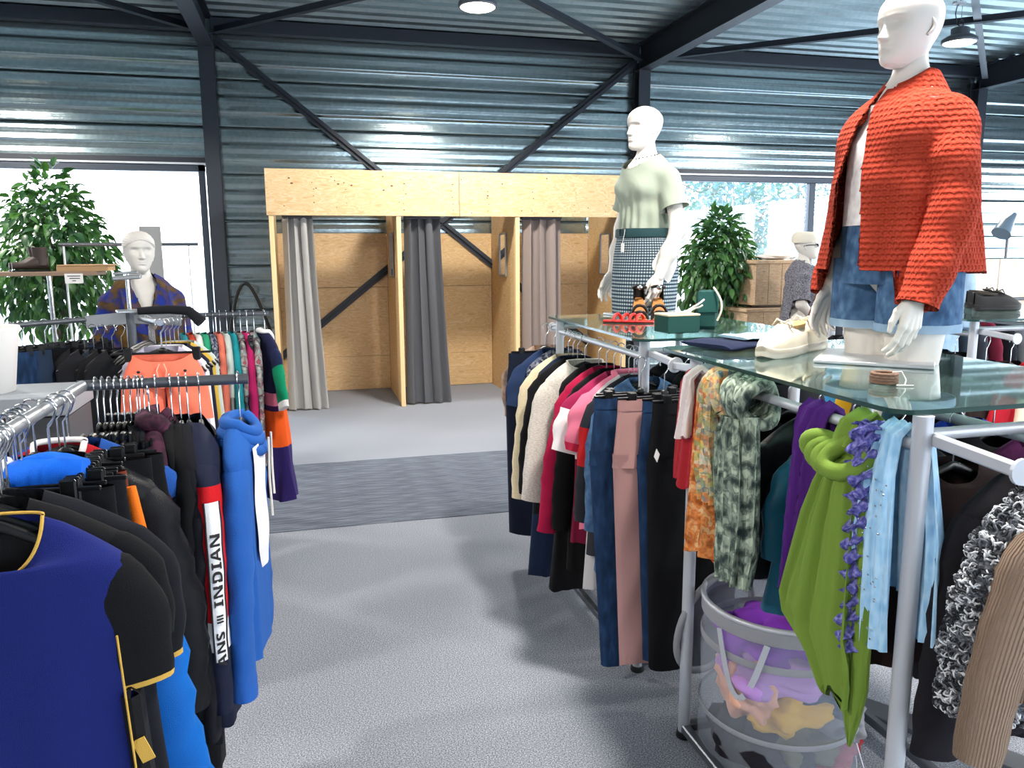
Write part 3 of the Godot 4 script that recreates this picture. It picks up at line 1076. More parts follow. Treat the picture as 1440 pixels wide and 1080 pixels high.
# head with a face; chin at y = 0, crown at 22 (centimetres), face towards +z
func head_geo(h: float, hair := false) -> Geo:
	var tab := [[0.0, 1.6, 7.6, 1.0], [0.7, 3.0, 8.5, 3.0], [2.0, 4.2, 8.8, 4.2], [4.0, 5.3, 8.7, 5.2], [6.0, 6.0, 8.6, 6.2], [8.5, 6.6, 8.6, 8.0], [11.0, 7.0, 8.5, 9.4], [14.0, 7.3, 8.9, 10.2], [17.0, 7.0, 8.4, 9.9], [19.5, 5.6, 6.6, 7.9], [21.0, 3.9, 4.3, 5.4], [21.8, 1.8, 2.0, 2.5], [22.0, 0.01, 0.01, 0.01]]
	var s := h / 22.0
	var g := Geo.new()
	var rows := []
	var N := 84
	for r in 71:
		var y := 22.0 * (1.0 - pow(1.0 - r / 70.0, 1.15))
		var w := curve_at(tab, y, 1)
		var fr := curve_at(tab, y, 2)
		var bk := curve_at(tab, y, 3)
		var ring := PackedVector3Array()
		for k in N:
			var a := TAU * k / N
			# finer steps round the face
			a = a - 0.45 * sin(a)
			var x := w * signf(sin(a)) * pow(absf(sin(a)), 0.9)
			var z := (fr if cos(a) > 0.0 else bk) * signf(cos(a)) * pow(absf(cos(a)), 0.92)
			var lift := 0.0
			if cos(a) > 0.0:
				var ax := absf(x)
				lift -= 1.55 * exp(-pow((ax - 3.1) / 1.6, 2.0) - pow((y - 11.7) / 1.3, 2.0))      # eye sockets
				lift += 0.55 * exp(-pow((ax - 3.15) / 1.15, 2.0) - pow((y - 11.2) / 0.6, 2.0))      # eyelids
				lift += 0.35 * exp(-pow((ax - 2.9) / 2.2, 2.0) - pow((y - 13.3) / 0.6, 2.0))        # brows
				var nt := clampf((12.4 - y) / 4.6, 0.0, 1.0)
				var nose := 2.3 * pow(nt, 1.1) * smoothstep(6.6, 7.7, y)
				lift += nose * exp(-pow(ax / lerpf(0.65, 0.95, nt), 2.0)) * (1.0 if y < 12.4 else 0.0)
				lift += 0.55 * exp(-pow((ax - 1.05) / 0.5, 2.0) - pow((y - 7.7) / 0.55, 2.0))       # nostril wings
				lift += 0.55 * exp(-pow(ax / 1.7, 2.0) - pow((y - 5.75) / 0.42, 2.0))               # upper lip
				lift += 0.60 * exp(-pow(ax / 1.5, 2.0) - pow((y - 4.75) / 0.42, 2.0))               # lower lip
				lift -= 0.25 * exp(-pow(ax / 1.9, 2.0) - pow((y - 5.25) / 0.16, 2.0))
				lift -= 0.35 * exp(-pow(ax / 1.8, 2.0) - pow((y - 3.6) / 0.5, 2.0))
				lift += 0.45 * exp(-pow(ax / 1.7, 2.0) - pow((y - 1.8) / 0.9, 2.0))                 # chin
				lift += 0.30 * exp(-pow((ax - 4.4) / 1.5, 2.0) - pow((y - 9.0) / 1.6, 2.0))         # cheeks
			if hair and (y > 15.0 + 2.0 * cos(a * 2.0) or cos(a) < 0.15) and y > 6.0:
				x *= 1.08 + 0.015 * sin(y * 5.0 + x)
				z *= 1.06 + 0.015 * sin(y * 4.0 + x * 2.0)
			ring.append(Vector3(x, y, z + lift) * s)
		rows.append(ring)
	g.loft(rows, true, true, false, 1, 1)
	for e in [1.0, -1.0]:
		var er := []
		for k in 7:
			var t := k / 6.0
			er.append(Vector3(e * (6.75 + 0.55 * sin(t * PI)), lerpf(7.9, 12.6, t), -0.2 - 1.5 * sin(t * PI * 0.9) - 0.4 * t) * s)
		g.tube(er, [0.35 * s, 0.6 * s, 0.55 * s, 0.55 * s, 0.6 * s, 0.6 * s, 0.4 * s], 8)
	return g

# ring round a torso: angle 0 is the front (+z), PI/2 is +x
func torso_ring(y: float, w: float, fr: float, bk: float, N: int, am := 0.0, sd := 0.0, k := 7.0, cx := 0.0) -> PackedVector3Array:
	var ring := PackedVector3Array()
	for q in N:
		var a := TAU * q / N
		var e := 1.0 + am * (sin(a * k + sd) + 0.6 * sin(a * (k * 1.7) + sd * 2.0))
		ring.append(Vector3(cx + w * sin(a) * e, y, (fr if cos(a) > 0.0 else bk) * cos(a) * e))
	return ring


# a garment fitted over a body: the skin of its (larger) bones, cut away where a cut is positive, wrinkled, given thickness and closed rims
func shell_geo(bones: Array, cell: float, k: float, cuts: Array, wrinkle: Callable, thick: float) -> Geo:
	var g := Geo.new()
	body_geo(bones, cell, k, g)
	var n := g.v.size()
	var out := PackedByteArray()
	out.resize(n)
	for i in n:
		var p := g.v[i]
		for c in cuts:
			if c.call(p) > 0.0:
				out[i] = 1
				break
	var keep := PackedInt32Array()
	var moved := {}
	for t in range(0, g.ix.size(), 3):
		var s := out[g.ix[t]] + out[g.ix[t + 1]] + out[g.ix[t + 2]]
		if s == 3: continue
		keep.append(g.ix[t]); keep.append(g.ix[t + 1]); keep.append(g.ix[t + 2])
		if s:
			for q in 3:
				if out[g.ix[t + q]]: moved[g.ix[t + q]] = true
	for i in moved:
		var p: Vector3 = g.v[i]
		for it in 4:
			for c in cuts:
				var f: float = c.call(p)
				if f <= 0.0: continue
				var e := 0.002
				var gr := Vector3(c.call(p + Vector3(e, 0, 0)) - f, c.call(p + Vector3(0, e, 0)) - f, c.call(p + Vector3(0, 0, e)) - f) / e
				p -= gr * (f / maxf(gr.length_squared(), 0.05))
		g.v[i] = p
	for i in n:
		g.v[i] += g.n[i] * (wrinkle.call(g.v[i]) as float)
	var r := Geo.new()
	var map := {}
	for i in keep:
		if not map.has(i):
			map[i] = r.v.size()
			r.v.append(g.v[i]); r.n.append(g.n[i]); r.uv.append(Vector2.ZERO)
	var m := r.v.size()
	for i in keep: r.ix.append(map[i])
	# better normals from the wrinkled triangles
	var acc := PackedVector3Array()
	acc.resize(m)
	for t in range(0, r.ix.size(), 3):
		var a := r.v[r.ix[t]]
		var nn := (r.v[r.ix[t + 2]] - a).cross(r.v[r.ix[t + 1]] - a)
		for q in 3: acc[r.ix[t + q]] += nn
	for i in m: r.n[i] = acc[i].normalized() if acc[i].length_squared() > 0.0 else r.n[i]
	if thick > 0.0:
		var edges := {}
		var cnt := r.ix.size()
		for t in range(0, cnt, 3):
			for q in 3:
				var a := r.ix[t + q]
				var b := r.ix[t + (q + 1) % 3]
				var key := mini(a, b) * 1000000 + maxi(a, b)
				edges[key] = [a, b] if not edges.has(key) else []
		for i in m:
			r.v.append(r.v[i] - r.n[i] * thick); r.n.append(-r.n[i]); r.uv.append(Vector2.ZERO)
		for t in range(0, cnt, 3):
			r.ix.append(r.ix[t] + m); r.ix.append(r.ix[t + 2] + m); r.ix.append(r.ix[t + 1] + m)
		for key in edges:
			var e: Array = edges[key]
			if e.size() == 0: continue
			r.ix.append_array([e[1], e[0], e[0] + m, e[1], e[0] + m, e[1] + m])
	return r


# ---------------------------------------------------------------- right side: glass topped racks, mannequins, scarves
func rounded_plate(x0: float, x1: float, z0: float, z1: float, y: float, t: float, r: float) -> Array:
	var ring := PackedVector3Array()
	for c in [[x1 - r, z0 + r, 0.0], [x0 + r, z0 + r, 1.0], [x0 + r, z1 - r, 2.0], [x1 - r, z1 - r, 3.0]]:
		for k in 7:
			var a: float = (c[2] + k / 6.0) * PI / 2
			ring.append(Vector3(c[0] + cos(a) * r, y, c[1] - sin(a) * r))
	var hi := PackedVector3Array()
	for p in ring: hi.append(p + Vector3(0, t, 0))
	return [ring, hi]

func rack_unit(label: String, x0: float, x1: float, z0: float, z1: float, far := 0.06, near := 0.06, mid := 0.0) -> Node3D:
	# z0 is the far end, z1 the end near the viewer
	var o := thing("display_rack", label, "clothes rack", Vector3((x0 + x1) / 2, 0, (z0 + z1) / 2))
	var c := o.position
	for x in [x0, x1]:
		for z in [z0, z1]:
			var g := Geo.new().tube([Vector3(x, 0.02, z) - c, Vector3(x, 1.297, z) - c], 0.0195, 18)
			part("post", g, M.grey_tube, o)
			part("foot", Geo.new().lathe([Vector2(0.026, 0.0), Vector2(0.028, 0.006), Vector2(0.024, 0.022)], Vector3(x, 0, z) - c, 14), M.black_plastic, o)
		part("hanging_rail", Geo.new().tube([Vector3(x, 1.235, z0) - c, Vector3(x, 1.235, z1) - c], RAIL_R, 14), M.grey_tube, o)
		part("base_bar", Geo.new().box(Vector3(x, 0.035, (z0 + z1) / 2) - c, Vector3(0.03, 0.03, z1 - z0), 0.004), M.dark_tube, o)
	for z in [z0, z1]:
		part("cross_tube", Geo.new().tube([Vector3(x0, 1.258, z) - c, Vector3(x1, 1.258, z) - c], 0.0125, 14), M.grey_tube, o)
		part("base_bar", Geo.new().box(Vector3((x0 + x1) / 2, 0.035, z) - c, Vector3(x1 - x0, 0.03, 0.03), 0.004), M.dark_tube, o)
	if mid > 0.0:
		part("hanging_rail", Geo.new().tube([Vector3(mid, 1.235, z0) - c, Vector3(mid, 1.235, z1) - c], RAIL_R, 14), M.grey_tube, o)
		var ab := Vector3(1.43, 1.252, z1) - c
		part("front_arm", Geo.new().bar(ab, ab + Vector3(0.0, -0.012, 0.26), 0.026, 0.018, Vector3.UP, 0.004), M.grey_tube, o)
	for e in [[true, z1, 1.0], [true, z0, -1.0]]:
		var a := Vector3(x0 + 0.015, 1.252, e[1]) - c
		var b := a + Vector3(0.012, -0.016, e[2] * 0.20)
		var am := part("front_arm", Geo.new().bar(a, b, 0.026, 0.018, Vector3.UP, 0.004), M.grey_tube, o)
		part("end_cap", Geo.new().tube([b, b + Vector3(0, 0, 0.007 * e[2])], 0.024, 20), M.grey_tube, am)
	var pl := rounded_plate(x0 - 0.055, x1 + 0.055, z0 - far, z1 + near, 1.298, 0.010, 0.055)
	var gs := part("glass_shelf", Geo.new().loft(pl, true, true, true), M.shelf_glass, o, "clear glass top with rounded corners")
	var outer := rounded_plate(x0 - 0.0556, x1 + 0.0556, z0 - far - 0.0006, z1 + near + 0.0006, 1.2985, 0.009, 0.0555)
	gs.position = -c
	var ed := part("glass_edge", Geo.new().loft(outer, true), M.glass_edge, gs, "green tinted glass edge")
	ed.position = Vector3.ZERO
	return o


func sneaker(label: String, at: Vector3, turn: float, cols: Array, group := "") -> Node3D:
	var o := thing("shoe", label, "shoe", at, turn, group)
	var sole := []
	var up := []
	var wt := func(t: float) -> float: return 0.047 * pow(maxf(1.0 - pow(absf(2.0 * clampf(t, 0.004, 0.996) - 1.0), 2.8), 0.0), 0.5) * (1.0 - 0.22 * smoothstep(0.4, 0.75, t) + 0.1 * smoothstep(0.75, 1.0, t))
	for r in 5:
		var y: float = [0.0, 0.003, 0.014, 0.027, 0.030][r]
		var e: float = [-0.004, 0.0, 0.001, 0.0, -0.004][r]
		var ring := PackedVector3Array()
		for k in 48:
			var t := k / 24.0
			var s := 1.0 if t <= 1.0 else -1.0
			var f := t if t <= 1.0 else 2.0 - t
			ring.append(Vector3(s * (wt.call(f) + e), y + 0.010 * pow(maxf(0.0, 0.16 - f) / 0.16, 2.0), (0.5 - f) * 0.255))
		ring.reverse()
		sole.append(ring)
	part("sole", Geo.new().loft(sole, true, true, true), cols[1], o)
	part("toe_cap", Geo.new().loft([sole[2], sole[3]], true), cols[1], o)
	for r in 26:
		var t := r / 25.0
		var w: float = wt.call(t) * 0.97
		var h: float = lerpf(0.022, 0.058, smoothstep(0.0, 0.42, t)) - 0.004 * smoothstep(0.5, 0.8, t) + 0.012 * smoothstep(0.85, 1.0, t)
		h *= sqrt(minf(1.0, (t + 0.004) / 0.13))
		var ring := PackedVector3Array()
		for k in 21:
			var a := PI * k / 20.0
			ring.append(Vector3(w * signf(cos(a)) * pow(absf(cos(a)), 0.75), 0.027 + h * pow(sin(a), 0.7), (0.5 - t) * 0.248))
		up.append(ring)
	part("upper", Geo.new().loft(up, false), cols[0], o)
	var op := []
	for k in 5:
		var ring := PackedVector3Array()
		for q in 24:
			var a := -TAU * q / 24.0
			var e: float = [1.0, 1.08, 1.0, 0.85, 0.6][k]
			ring.append(Vector3(cos(a) * 0.027 * e, [0.080, 0.090, 0.093, 0.084, 0.083][k] + 0.004 * -sin(a), -0.055 + sin(a) * 0.052 * e))
		op.append(ring)
	part("opening", Geo.new().loft(op, true, false, true), cols[2], o)
	var lc := Geo.new()
	for k in 4:
		var z := 0.04 - k * 0.013
		lc.tube([Vector3(-0.022, 0.066 + k * 0.006, z), Vector3(0, 0.078 + k * 0.006, z - 0.004), Vector3(0.022, 0.066 + k * 0.006, z)], 0.0035, 6)
	for s in [1.0, -1.0]:
		lc.tube([Vector3(0, 0.097, 0.0), Vector3(s * 0.02, 0.108, 0.008), Vector3(s * 0.036, 0.085, 0.012), Vector3(s * 0.012, 0.096, 0.003), Vector3(s * 0.030, 0.070, 0.03)], 0.0032, 6)
	part("lace", lc, cols[0], o)
	part("tongue", Geo.new().box(Vector3(0, 0.088, 0.008), Vector3(0.04, 0.008, 0.06), 0.003, Basis(Vector3.RIGHT, 0.35)), cols[0], o)
	return o


func bundle(called: String, label: String, cat: String, m: Material, at: Vector3, r: Vector3, sd: float, group := "") -> MeshInstance3D:
	var rows := []
	for k in 19:
		var b := PI * k / 18.0 - PI / 2
		var ring := PackedVector3Array()
		for q in 40:
			var a := -TAU * q / 40.0
			var d := Vector3(cos(b) * cos(a), sin(b), cos(b) * sin(a))
			var f := 1.0 + 0.13 * sin(d.x * 6.0 + sd + 2.0 * sin(d.z * 4.0 + sd)) + 0.10 * sin(d.z * 9.0 + d.y * 5.0 + sd * 2.0) + 0.06 * sin(d.y * 15.0 + d.x * 9.0 + sd)
			ring.append(d * f * r if k > 0 and k < 18 else Vector3(0, sin(b) * r.y, 0))
		rows.append(ring)
	return single(called, Geo.new().loft(rows, true), m, label, cat, at, 0.0, group)


func mannequin_body(s: float, arms: Array, hands: bool, hair := false, yaw := 0.0, slim := 0.0) -> Geo:
	# arms: for the left (+x) and the right side [shoulder, elbow, wrist]
	var g := Geo.new()
	var b := []
	for x in [1.0, -1.0]:
		b.append([Vector3(x * 0.078, 0.0, 0), Vector3(x * 0.085, 0.22, 0), 0.070, 0.092])
	b.append([Vector3(-0.07, 0.27, -0.01), Vector3(0.07, 0.27, -0.01), 0.10, 0.10, 1.0])
	b.append([Vector3(0, 0.30, 0), Vector3(0, 0.45, 0.0), 0.125, 0.105, 1.25])
	b.append([Vector3(0, 0.45, 0), Vector3(0, 0.62, 0.005), 0.108, 0.135, 1.35])
	b.append([Vector3(-0.055, 0.585, 0.055), Vector3(0.055, 0.585, 0.055), 0.06, 0.06])
	b.append([Vector3(-0.105, 0.640, -0.012), Vector3(0.105, 0.640, -0.012), 0.046 - slim, 0.046 - slim])
	b.append([Vector3(0, 0.625, -0.012), Vector3(0, 0.705, -0.008), 0.070, 0.048])
	b.append([Vector3(0, 0.69, -0.010), Vector3(0, 0.84, 0.012), 0.047, 0.042])
	for k in 2:
		var a: Array = arms[k]
		b.append([a[0], a[1], 0.041 - slim, 0.034 - slim])
		b.append([a[1], (a[1] + a[2]) * 0.5, 0.037 - slim, 0.034 - slim])
		b.append([(a[1] + a[2]) * 0.5, a[2], 0.034 - slim, 0.024])
	body_geo(b, 0.0095, 0.038, g)
	var out := Geo.new().add(g, Transform3D(Basis.from_scale(Vector3.ONE * s), Vector3.ZERO))
	out.add(head_geo(0.205, hair), Transform3D(Basis(Vector3.UP, yaw).scaled(Vector3.ONE * s), Vector3(0, 0.775, 0.02) * s))
	if hands:
		var h := hand_geo(0.9, 1.0)
		for k in 2:
			var a: Array = arms[k]
			var d: Vector3 = ((a[2] - a[1]).normalized() * 0.6 + Vector3.DOWN * 0.4 + a[3]).normalized()
			var z: Vector3 = Vector3(0, 0, 1)
			z = (z - d * z.dot(d)).normalized()
			var x := (-d).cross(z)
			var sc := 0.98 * s
			var bs := Basis(x, -d, z)
			if k == 1: bs = Basis(-x, -d, z)
			out.add(h, Transform3D(bs.scaled(Vector3.ONE * sc), (a[2] - d * 0.012) * s))
	return out


func arm_sleeve(path: Array, rad: Array, n: int, am: float, sd: float) -> Geo:
	# smooth path through the given points with cloth folds gathering at the elbow
	var cv := Curve3D.new()
	for k in path.size():
		var tn: Vector3 = (path[mini(k + 1, path.size() - 1)] - path[maxi(k - 1, 0)]) * 0.17
		cv.add_point(path[k], -tn, tn)
	var rows := []
	var L := cv.get_baked_length()
	var prev := Vector3(0, 0, 1)
	for r in n + 1:
		var f := r / float(n)
		var c := cv.sample_baked(f * L, true)
		var t := (cv.sample_baked(minf(f + 0.02, 1.0) * L, true) - cv.sample_baked(maxf(f - 0.02, 0.0) * L, true)).normalized()
		prev = (prev - t * prev.dot(t)).normalized()
		var b2 := t.cross(prev)
		var k := f * (rad.size() - 1)
		var rr := lerpf(rad[int(k)], rad[mini(int(k) + 1, rad.size() - 1)], k - int(k))
		var ring := PackedVector3Array()
		for q in 40:
			var a := TAU * q / 40.0
			var e := 1.0 + am * (sin(f * 21.0 + a * 2.0 + sd) * 0.6 + sin(f * 37.0 - a * 3.0 + sd * 2.0) * 0.4 + 0.5 * sin(a * 4.0 + sd + f * 6.0))
			ring.append(c + (prev * cos(a) + b2 * sin(a)) * rr * e)
		rows.append(ring)
	# turn the cuff in
	var last: PackedVector3Array = rows[-1]
	var cc := Vector3.ZERO
	for p in last: cc += p / last.size()
	var dirv: Vector3 = (cc - rows[-4][0].lerp(rows[-4][20], 0.5)).normalized()
	for e in [[0.90, 0.002], [0.82, -0.02]]:
		var ring := PackedVector3Array()
		for p in last: ring.append(cc + (p - cc) * e[0] + dirv * e[1])
		rows.append(ring)
	return Geo.new().loft(rows, true, false, true, 0.42, L)


func right_side() -> void:
	rack_unit("near glass topped rack hung with scarves, orange jacket mannequin on top", 1.165, 1.80, -2.20, -1.262, 0.17, 0.0, 1.43)
	rack_unit("second glass topped rack with the green shirt mannequin on top", 1.185, 1.82, -3.63, -2.635)
	rack_unit("glass topped rack behind the orange jacket mannequin at the right edge", 2.93, 3.60, -3.92, -2.92)
	fabrics()
	mannequins()
	shelf_goods()
	right_clothes()
	scarves()
	hamper()
	right_background()


func fabrics() -> void:
	var waffle := picture("waffle", 48, 48, func(x, y):
		var row := int(y / 24.0)
		var u: float = fmod(x + row * 12.0, 24.0) / 24.0 - 0.5
		var v: float = fmod(y, 24.0) / 24.0 - 0.5
		var d := clampf(sqrt(u * u + v * v) * 2.0, 0.0, 1.0)
		var h := smoothstep(0.38, 0.92, d)
		return Color(h, h, h))
	var w := mt("orange_knit", hx("bd4530"), 0.95)
	w.metallic_specular = 0.25
	w.rim_enabled = true; w.rim = 0.45; w.rim_tint = 0.8
	w.uv1_triplanar = true
	w.uv1_scale = Vector3.ONE / 0.030
	bump(w, waffle, 0.6)
	w.albedo_texture = noise("waffle_tint", FastNoiseLite.TYPE_SIMPLEX, 0.05, [hx("d9d2cf"), hx("ffffff")], 128, 2)
	var tw := picture("tweed", 64, 64, func(x, y):
		var a: bool = (x % 16) < 9
		var b: bool = (y % 16) < 8
		var n := fmod(sin(x * 12.9 + y * 78.2) * 43758.5, 1.0)
		var c := hx("1f2e38")
		if a and b: c = hx("b9c2bf")
		elif b: c = hx("50687a")
		elif a: c = hx("33465a")
		return c.lerp(hx("8fa3ad"), 0.18 * absf(n)))
	printed("tweed_cloth", tw, Vector3(19, 19, 1), 0.95, false)
	bump(M.tweed_cloth, tw, 0.15)
	printed("suit_print", noise("suit_patches", FastNoiseLite.TYPE_SIMPLEX, 0.022, [[0.0, hx("1c3088")], [0.42, hx("1a2c78")], [0.5, hx("3a3430")], [0.6, hx("543f1e")], [1.0, hx("5e461e")]], 256, 3), Vector3(1.7, 1.7, 1.7))
	printed("grey_print", noise("grey_scrawl", FastNoiseLite.TYPE_SIMPLEX, 0.09, [[0.3, hx("3e3f4a")], [0.5, hx("6f707a")], [0.58, hx("b4b4ba")], [0.66, hx("62636c")]], 256, 3), Vector3(2.2, 2.2, 2.2))
	printed("denim", noise("denim_fade", FastNoiseLite.TYPE_SIMPLEX, 0.03, [hx("2f4a6a"), hx("48678b"), hx("6283a5")], 256, 3), Vector3(3, 2, 3))
	printed("denim_pale", noise("denim_pale_fade", FastNoiseLite.TYPE_SIMPLEX, 0.03, [hx("7f9db8"), hx("a9c0d4")], 128, 3), Vector3(3, 2, 3))
	printed("denim_dark", noise("denim_dark_fade", FastNoiseLite.TYPE_SIMPLEX, 0.03, [hx("14243c"), hx("1d3454"), hx("2a486c")], 256, 3), Vector3(3, 1, 3))
	printed("lace_white", noise("lace", FastNoiseLite.TYPE_CELLULAR, 0.06, [hx("d8d2d0"), hx("ffffff")], 128, 2), Vector3(5, 5, 5))
	bump(M.lace_white, T.lace, 0.4)
	printed("melange", noise("melange_fleck", FastNoiseLite.TYPE_SIMPLEX, 0.12, [[0.2, hx("b9b2a8")], [0.5, hx("d6d0c6")], [0.8, hx("e2ddd4")]], 256, 2), Vector3(2.0, 7, 2.0), 0.95)
	printed("cream_knit", noise("cream_fleck", FastNoiseLite.TYPE_SIMPLEX, 0.1, [hx("d8c8a2"), hx("e6dabb")], 128, 2), Vector3(4, 9, 4), 0.95)
	var rb := picture("rib", 16, 4, func(x, y): var h := 0.5 + 0.5 * cos(TAU * x / 16.0); return Color(h, h, h))
	var br := printed("brown_rib", noise("brown_fleck", FastNoiseLite.TYPE_SIMPLEX, 0.1, [hx("9a8371"), hx("b79f8b")], 128, 2), Vector3(1, 1, 1), 0.95, false)
	br.uv1_scale = Vector3(95, 4, 1)
	br.albedo_texture = null
	br.albedo_color = hx("927d6c")
	bump(br, rb, 0.45)
	var bs: StandardMaterial3D = br.duplicate()
	bs.uv1_scale = Vector3(150, 4, 1)
	M["brown_rib_sleeve"] = bs
	printed("leaf_print", noise("leafy", FastNoiseLite.TYPE_SIMPLEX, 0.035, [[0.25, hx("2f3d3c")], [0.42, hx("5f6f66")], [0.5, hx("97a894")], [0.58, hx("4d5a56")], [0.7, hx("b9c9b4")]], 256, 2), Vector3(4.2, 1.8, 4.2), 0.7)
	printed("orange_print", noise("orangery", FastNoiseLite.TYPE_SIMPLEX, 0.03, [[0.2, hx("8c4a22")], [0.42, hx("d9793a")], [0.55, hx("e6a765")], [0.66, hx("c96a30")], [0.8, hx("e9c48f")]], 256, 3), Vector3(2.6, 2.0, 2.6), 0.45)
	printed("multi_print", cell("multi_cells", 0.045, [hx("e07a2c"), hx("f0d9a0"), hx("3b5f7c"), hx("d9c46a"), hx("7d9a7a"), hx("c95a34"), hx("e9e2c4"), hx("40566a")]), Vector3(6, 6, 6), 0.7)
	printed("floral_dark", cell("floral_cells", 0.05, [hx("20242c"), hx("b0505e"), hx("c9d6cc"), hx("2b3a40"), hx("9fbab0"), hx("5c3442"), hx("d8cfc4")]), Vector3(3.5, 3.5, 3.5))
	printed("sequin_blue", noise("blue_gauze", FastNoiseLite.TYPE_SIMPLEX, 0.05, [hx("8fc0e4"), hx("b4d8f2"), hx("7db2da")], 128, 2), Vector3(6, 2, 6), 0.6)
	printed("plaid_teal", noise("teal_plaid", FastNoiseLite.TYPE_SIMPLEX, 0.04, [hx("39505e"), hx("8a7a70"), hx("b98a6a"), hx("9fb6c4")], 128, 2), Vector3(6, 3, 6))
	printed("fur_grey", noise("fur_flecks", FastNoiseLite.TYPE_SIMPLEX, 0.1, [hx("191b20"), hx("50545c"), hx("b8bcc2")], 128, 3), Vector3(9, 9, 9))
	var sat := cloth("125066", 0.32, 0.5).duplicate()
	M["teal_satin"] = sat
	printed("star_print", cell("stars", 0.07, [hx("1b2440"), hx("1b2440"), hx("dfe0e4"), hx("1b2440")]), Vector3(5, 5, 5))
	printed("old_wood", noise("old_grain", FastNoiseLite.TYPE_SIMPLEX, 0.02, [hx("9b8168"), hx("c0a88c"), hx("b09476"), hx("cdb79d")], 256, 3), Vector3(1.2, 4, 1.2), 0.8)


func mannequins() -> void:
	# the orange jacket mannequin, facing the aisle
	var o := thing("mannequin", "bald white mannequin in an orange waffle jacket and denim shorts on the near glass shelf", "mannequin", Vector3(1.62, 1.325, -1.90), deg_to_rad(-86))
	var armsA := [[Vector3(0.145, 0.634, 0.0), Vector3(0.205, 0.41, 0.045), Vector3(0.208, 0.165, 0.138), Vector3(-0.02, -0.25, -0.05)], [Vector3(-0.145, 0.634, -0.012), Vector3(-0.205, 0.42, -0.035), Vector3(-0.200, 0.17, 0.055), Vector3(0, 0, 0.2)]]
	part("body", mannequin_body(1.0, armsA, true, false, 0.0, 0.010), M.mannequin, o)
	part("plinth", Geo.new().box(Vector3(0, -0.011, 0.05), Vector3(0.30, 0.010, 0.30), 0.002, Basis(Vector3.UP, 0.75)), M.white_trim, o)
	var jb := [[Vector3(-0.108, 0.625, -0.008), Vector3(0.108, 0.625, -0.008), 0.060, 0.060], [Vector3(0, 0.60, 0.008), Vector3(0, 0.45, 0.012), 0.138, 0.176, 1.2], [Vector3(0, 0.46, 0.008), Vector3(0, 0.16, -0.006), 0.182, 0.222, 1.06], [Vector3(0, 0.62, -0.010), Vector3(0, 0.70, -0.008), 0.085, 0.066], [Vector3(-0.068, 0.585, 0.038), Vector3(0.068, 0.585, 0.038), 0.104, 0.104]]
	for k in 2:
		var s := 1.0 - 2.0 * k
		var ar: Array = armsA[k]
		jb.append([Vector3(s * 0.138, 0.628, -0.004), (ar[0] + ar[1]) * 0.5 + Vector3(s * 0.008, 0, 0), 0.056, 0.058, 1.0, 0.020])
		jb.append([(ar[0] + ar[1]) * 0.5 + Vector3(s * 0.008, 0, 0), ar[1] + Vector3(s * 0.012, 0, -0.006), 0.058, 0.055, 1.0, 0.010])
		jb.append([ar[1] + Vector3(s * 0.012, 0, -0.006), ar[2] + (ar[2] - ar[1]) * 0.25 + Vector3(s * 0.014, 0, 0), 0.055, 0.045, 1.0, 0.008])
	var wcut := func(p: Vector3) -> float:
		for k in 2:
			var ar: Array = armsA[k]
			if p.x * (1.0 - 2.0 * k) > 0.12 and p.y < 0.30:
				return (p - ar[2]).dot((ar[2] - ar[1]).normalized()) - 0.012
		return -1.0
	var opening := func(p: Vector3) -> float:
		if p.z < 0.0: return -1.0
		var t := clampf((0.67 - p.y) / 0.43, 0.0, 1.0)
		return lerpf(0.012, 0.078, pow(t, 0.8)) - absf(p.x + 0.012)
	var hem := func(p: Vector3) -> float:
		for k in 2:
			var ar: Array = armsA[k]
			var q: Vector3 = Geometry3D.get_closest_point_to_segment(p, ar[1], ar[2] + (ar[2] - ar[1]) * 0.3)
			if absf(p.x) > 0.14 and p.distance_to(q + Vector3((0.5 - k) * 0.02, 0, 0)) < 0.068: return -1.0
		return 0.237 - p.y + 0.02 * p.z
	var jk := part("jacket", shell_geo(jb, 0.0085, 0.045, [hem, func(p): return 0.078 - (p - Vector3(0, 0.735, 0.004)).length(), wcut, opening], func(p: Vector3):
		var f := clampf((0.68 - p.y) / 0.4, 0.0, 1.0)
		var a := atan2(p.x, p.z)
		var sl := smoothstep(0.165, 0.20, absf(p.x))
		return 0.003 + (1.0 - sl) * f * (0.009 * sin(a * 6.0 + p.y * 5.0) + 0.004 * sin(a * 11.0 - p.y * 6.0)) + sl * (0.0045 * sin(p.y * 24.0 + p.z * 26.0) + 0.003 * sin(p.y * 41.0 - p.z * 30.0 + 1.0)), 0.007), M.orange_knit, o, "orange waffle knit jacket")
	# collar: stands at the neck and folds over
	var cr := []
	for k in 33:
		var a := lerpf(0.30, TAU - 0.30, k / 32.0)
		var dirv := Vector3(sin(a), 0, cos(a) * 0.95)
		var front := maxf(0.0, cos(a))
		var drop := 0.035 * front
		var c := Vector3(0, 0.712, 0.0) + dirv * 0.068
		var ring := PackedVector3Array()
		for e in [[-0.006, -0.02 - drop], [-0.012, 0.035 - drop], [-0.008, 0.058 - drop], [0.004, 0.052 - drop], [0.042 + 0.03 * front, -0.020 - drop * 1.5], [0.050 + 0.035 * front, -0.034 - drop * 1.6], [0.036 + 0.03 * front, -0.030 - drop * 1.5], [0.004, 0.020 - drop]]:
			ring.append(c + dirv * e[0] + Vector3(0, e[1], 0))
		cr.append(ring)
	part("collar", Geo.new().loft(cr, true, true, true, 0.2, 0.45), M.orange_knit, jk)
	for p in [Vector3(0.026, 0.615, 0.135), Vector3(0.036, 0.555, 0.152)]:
		part("button", Geo.new().blob(p, Vector3(0.007, 0.007, 0.004), 6), M.dark_tube, jk)
	var tp := []
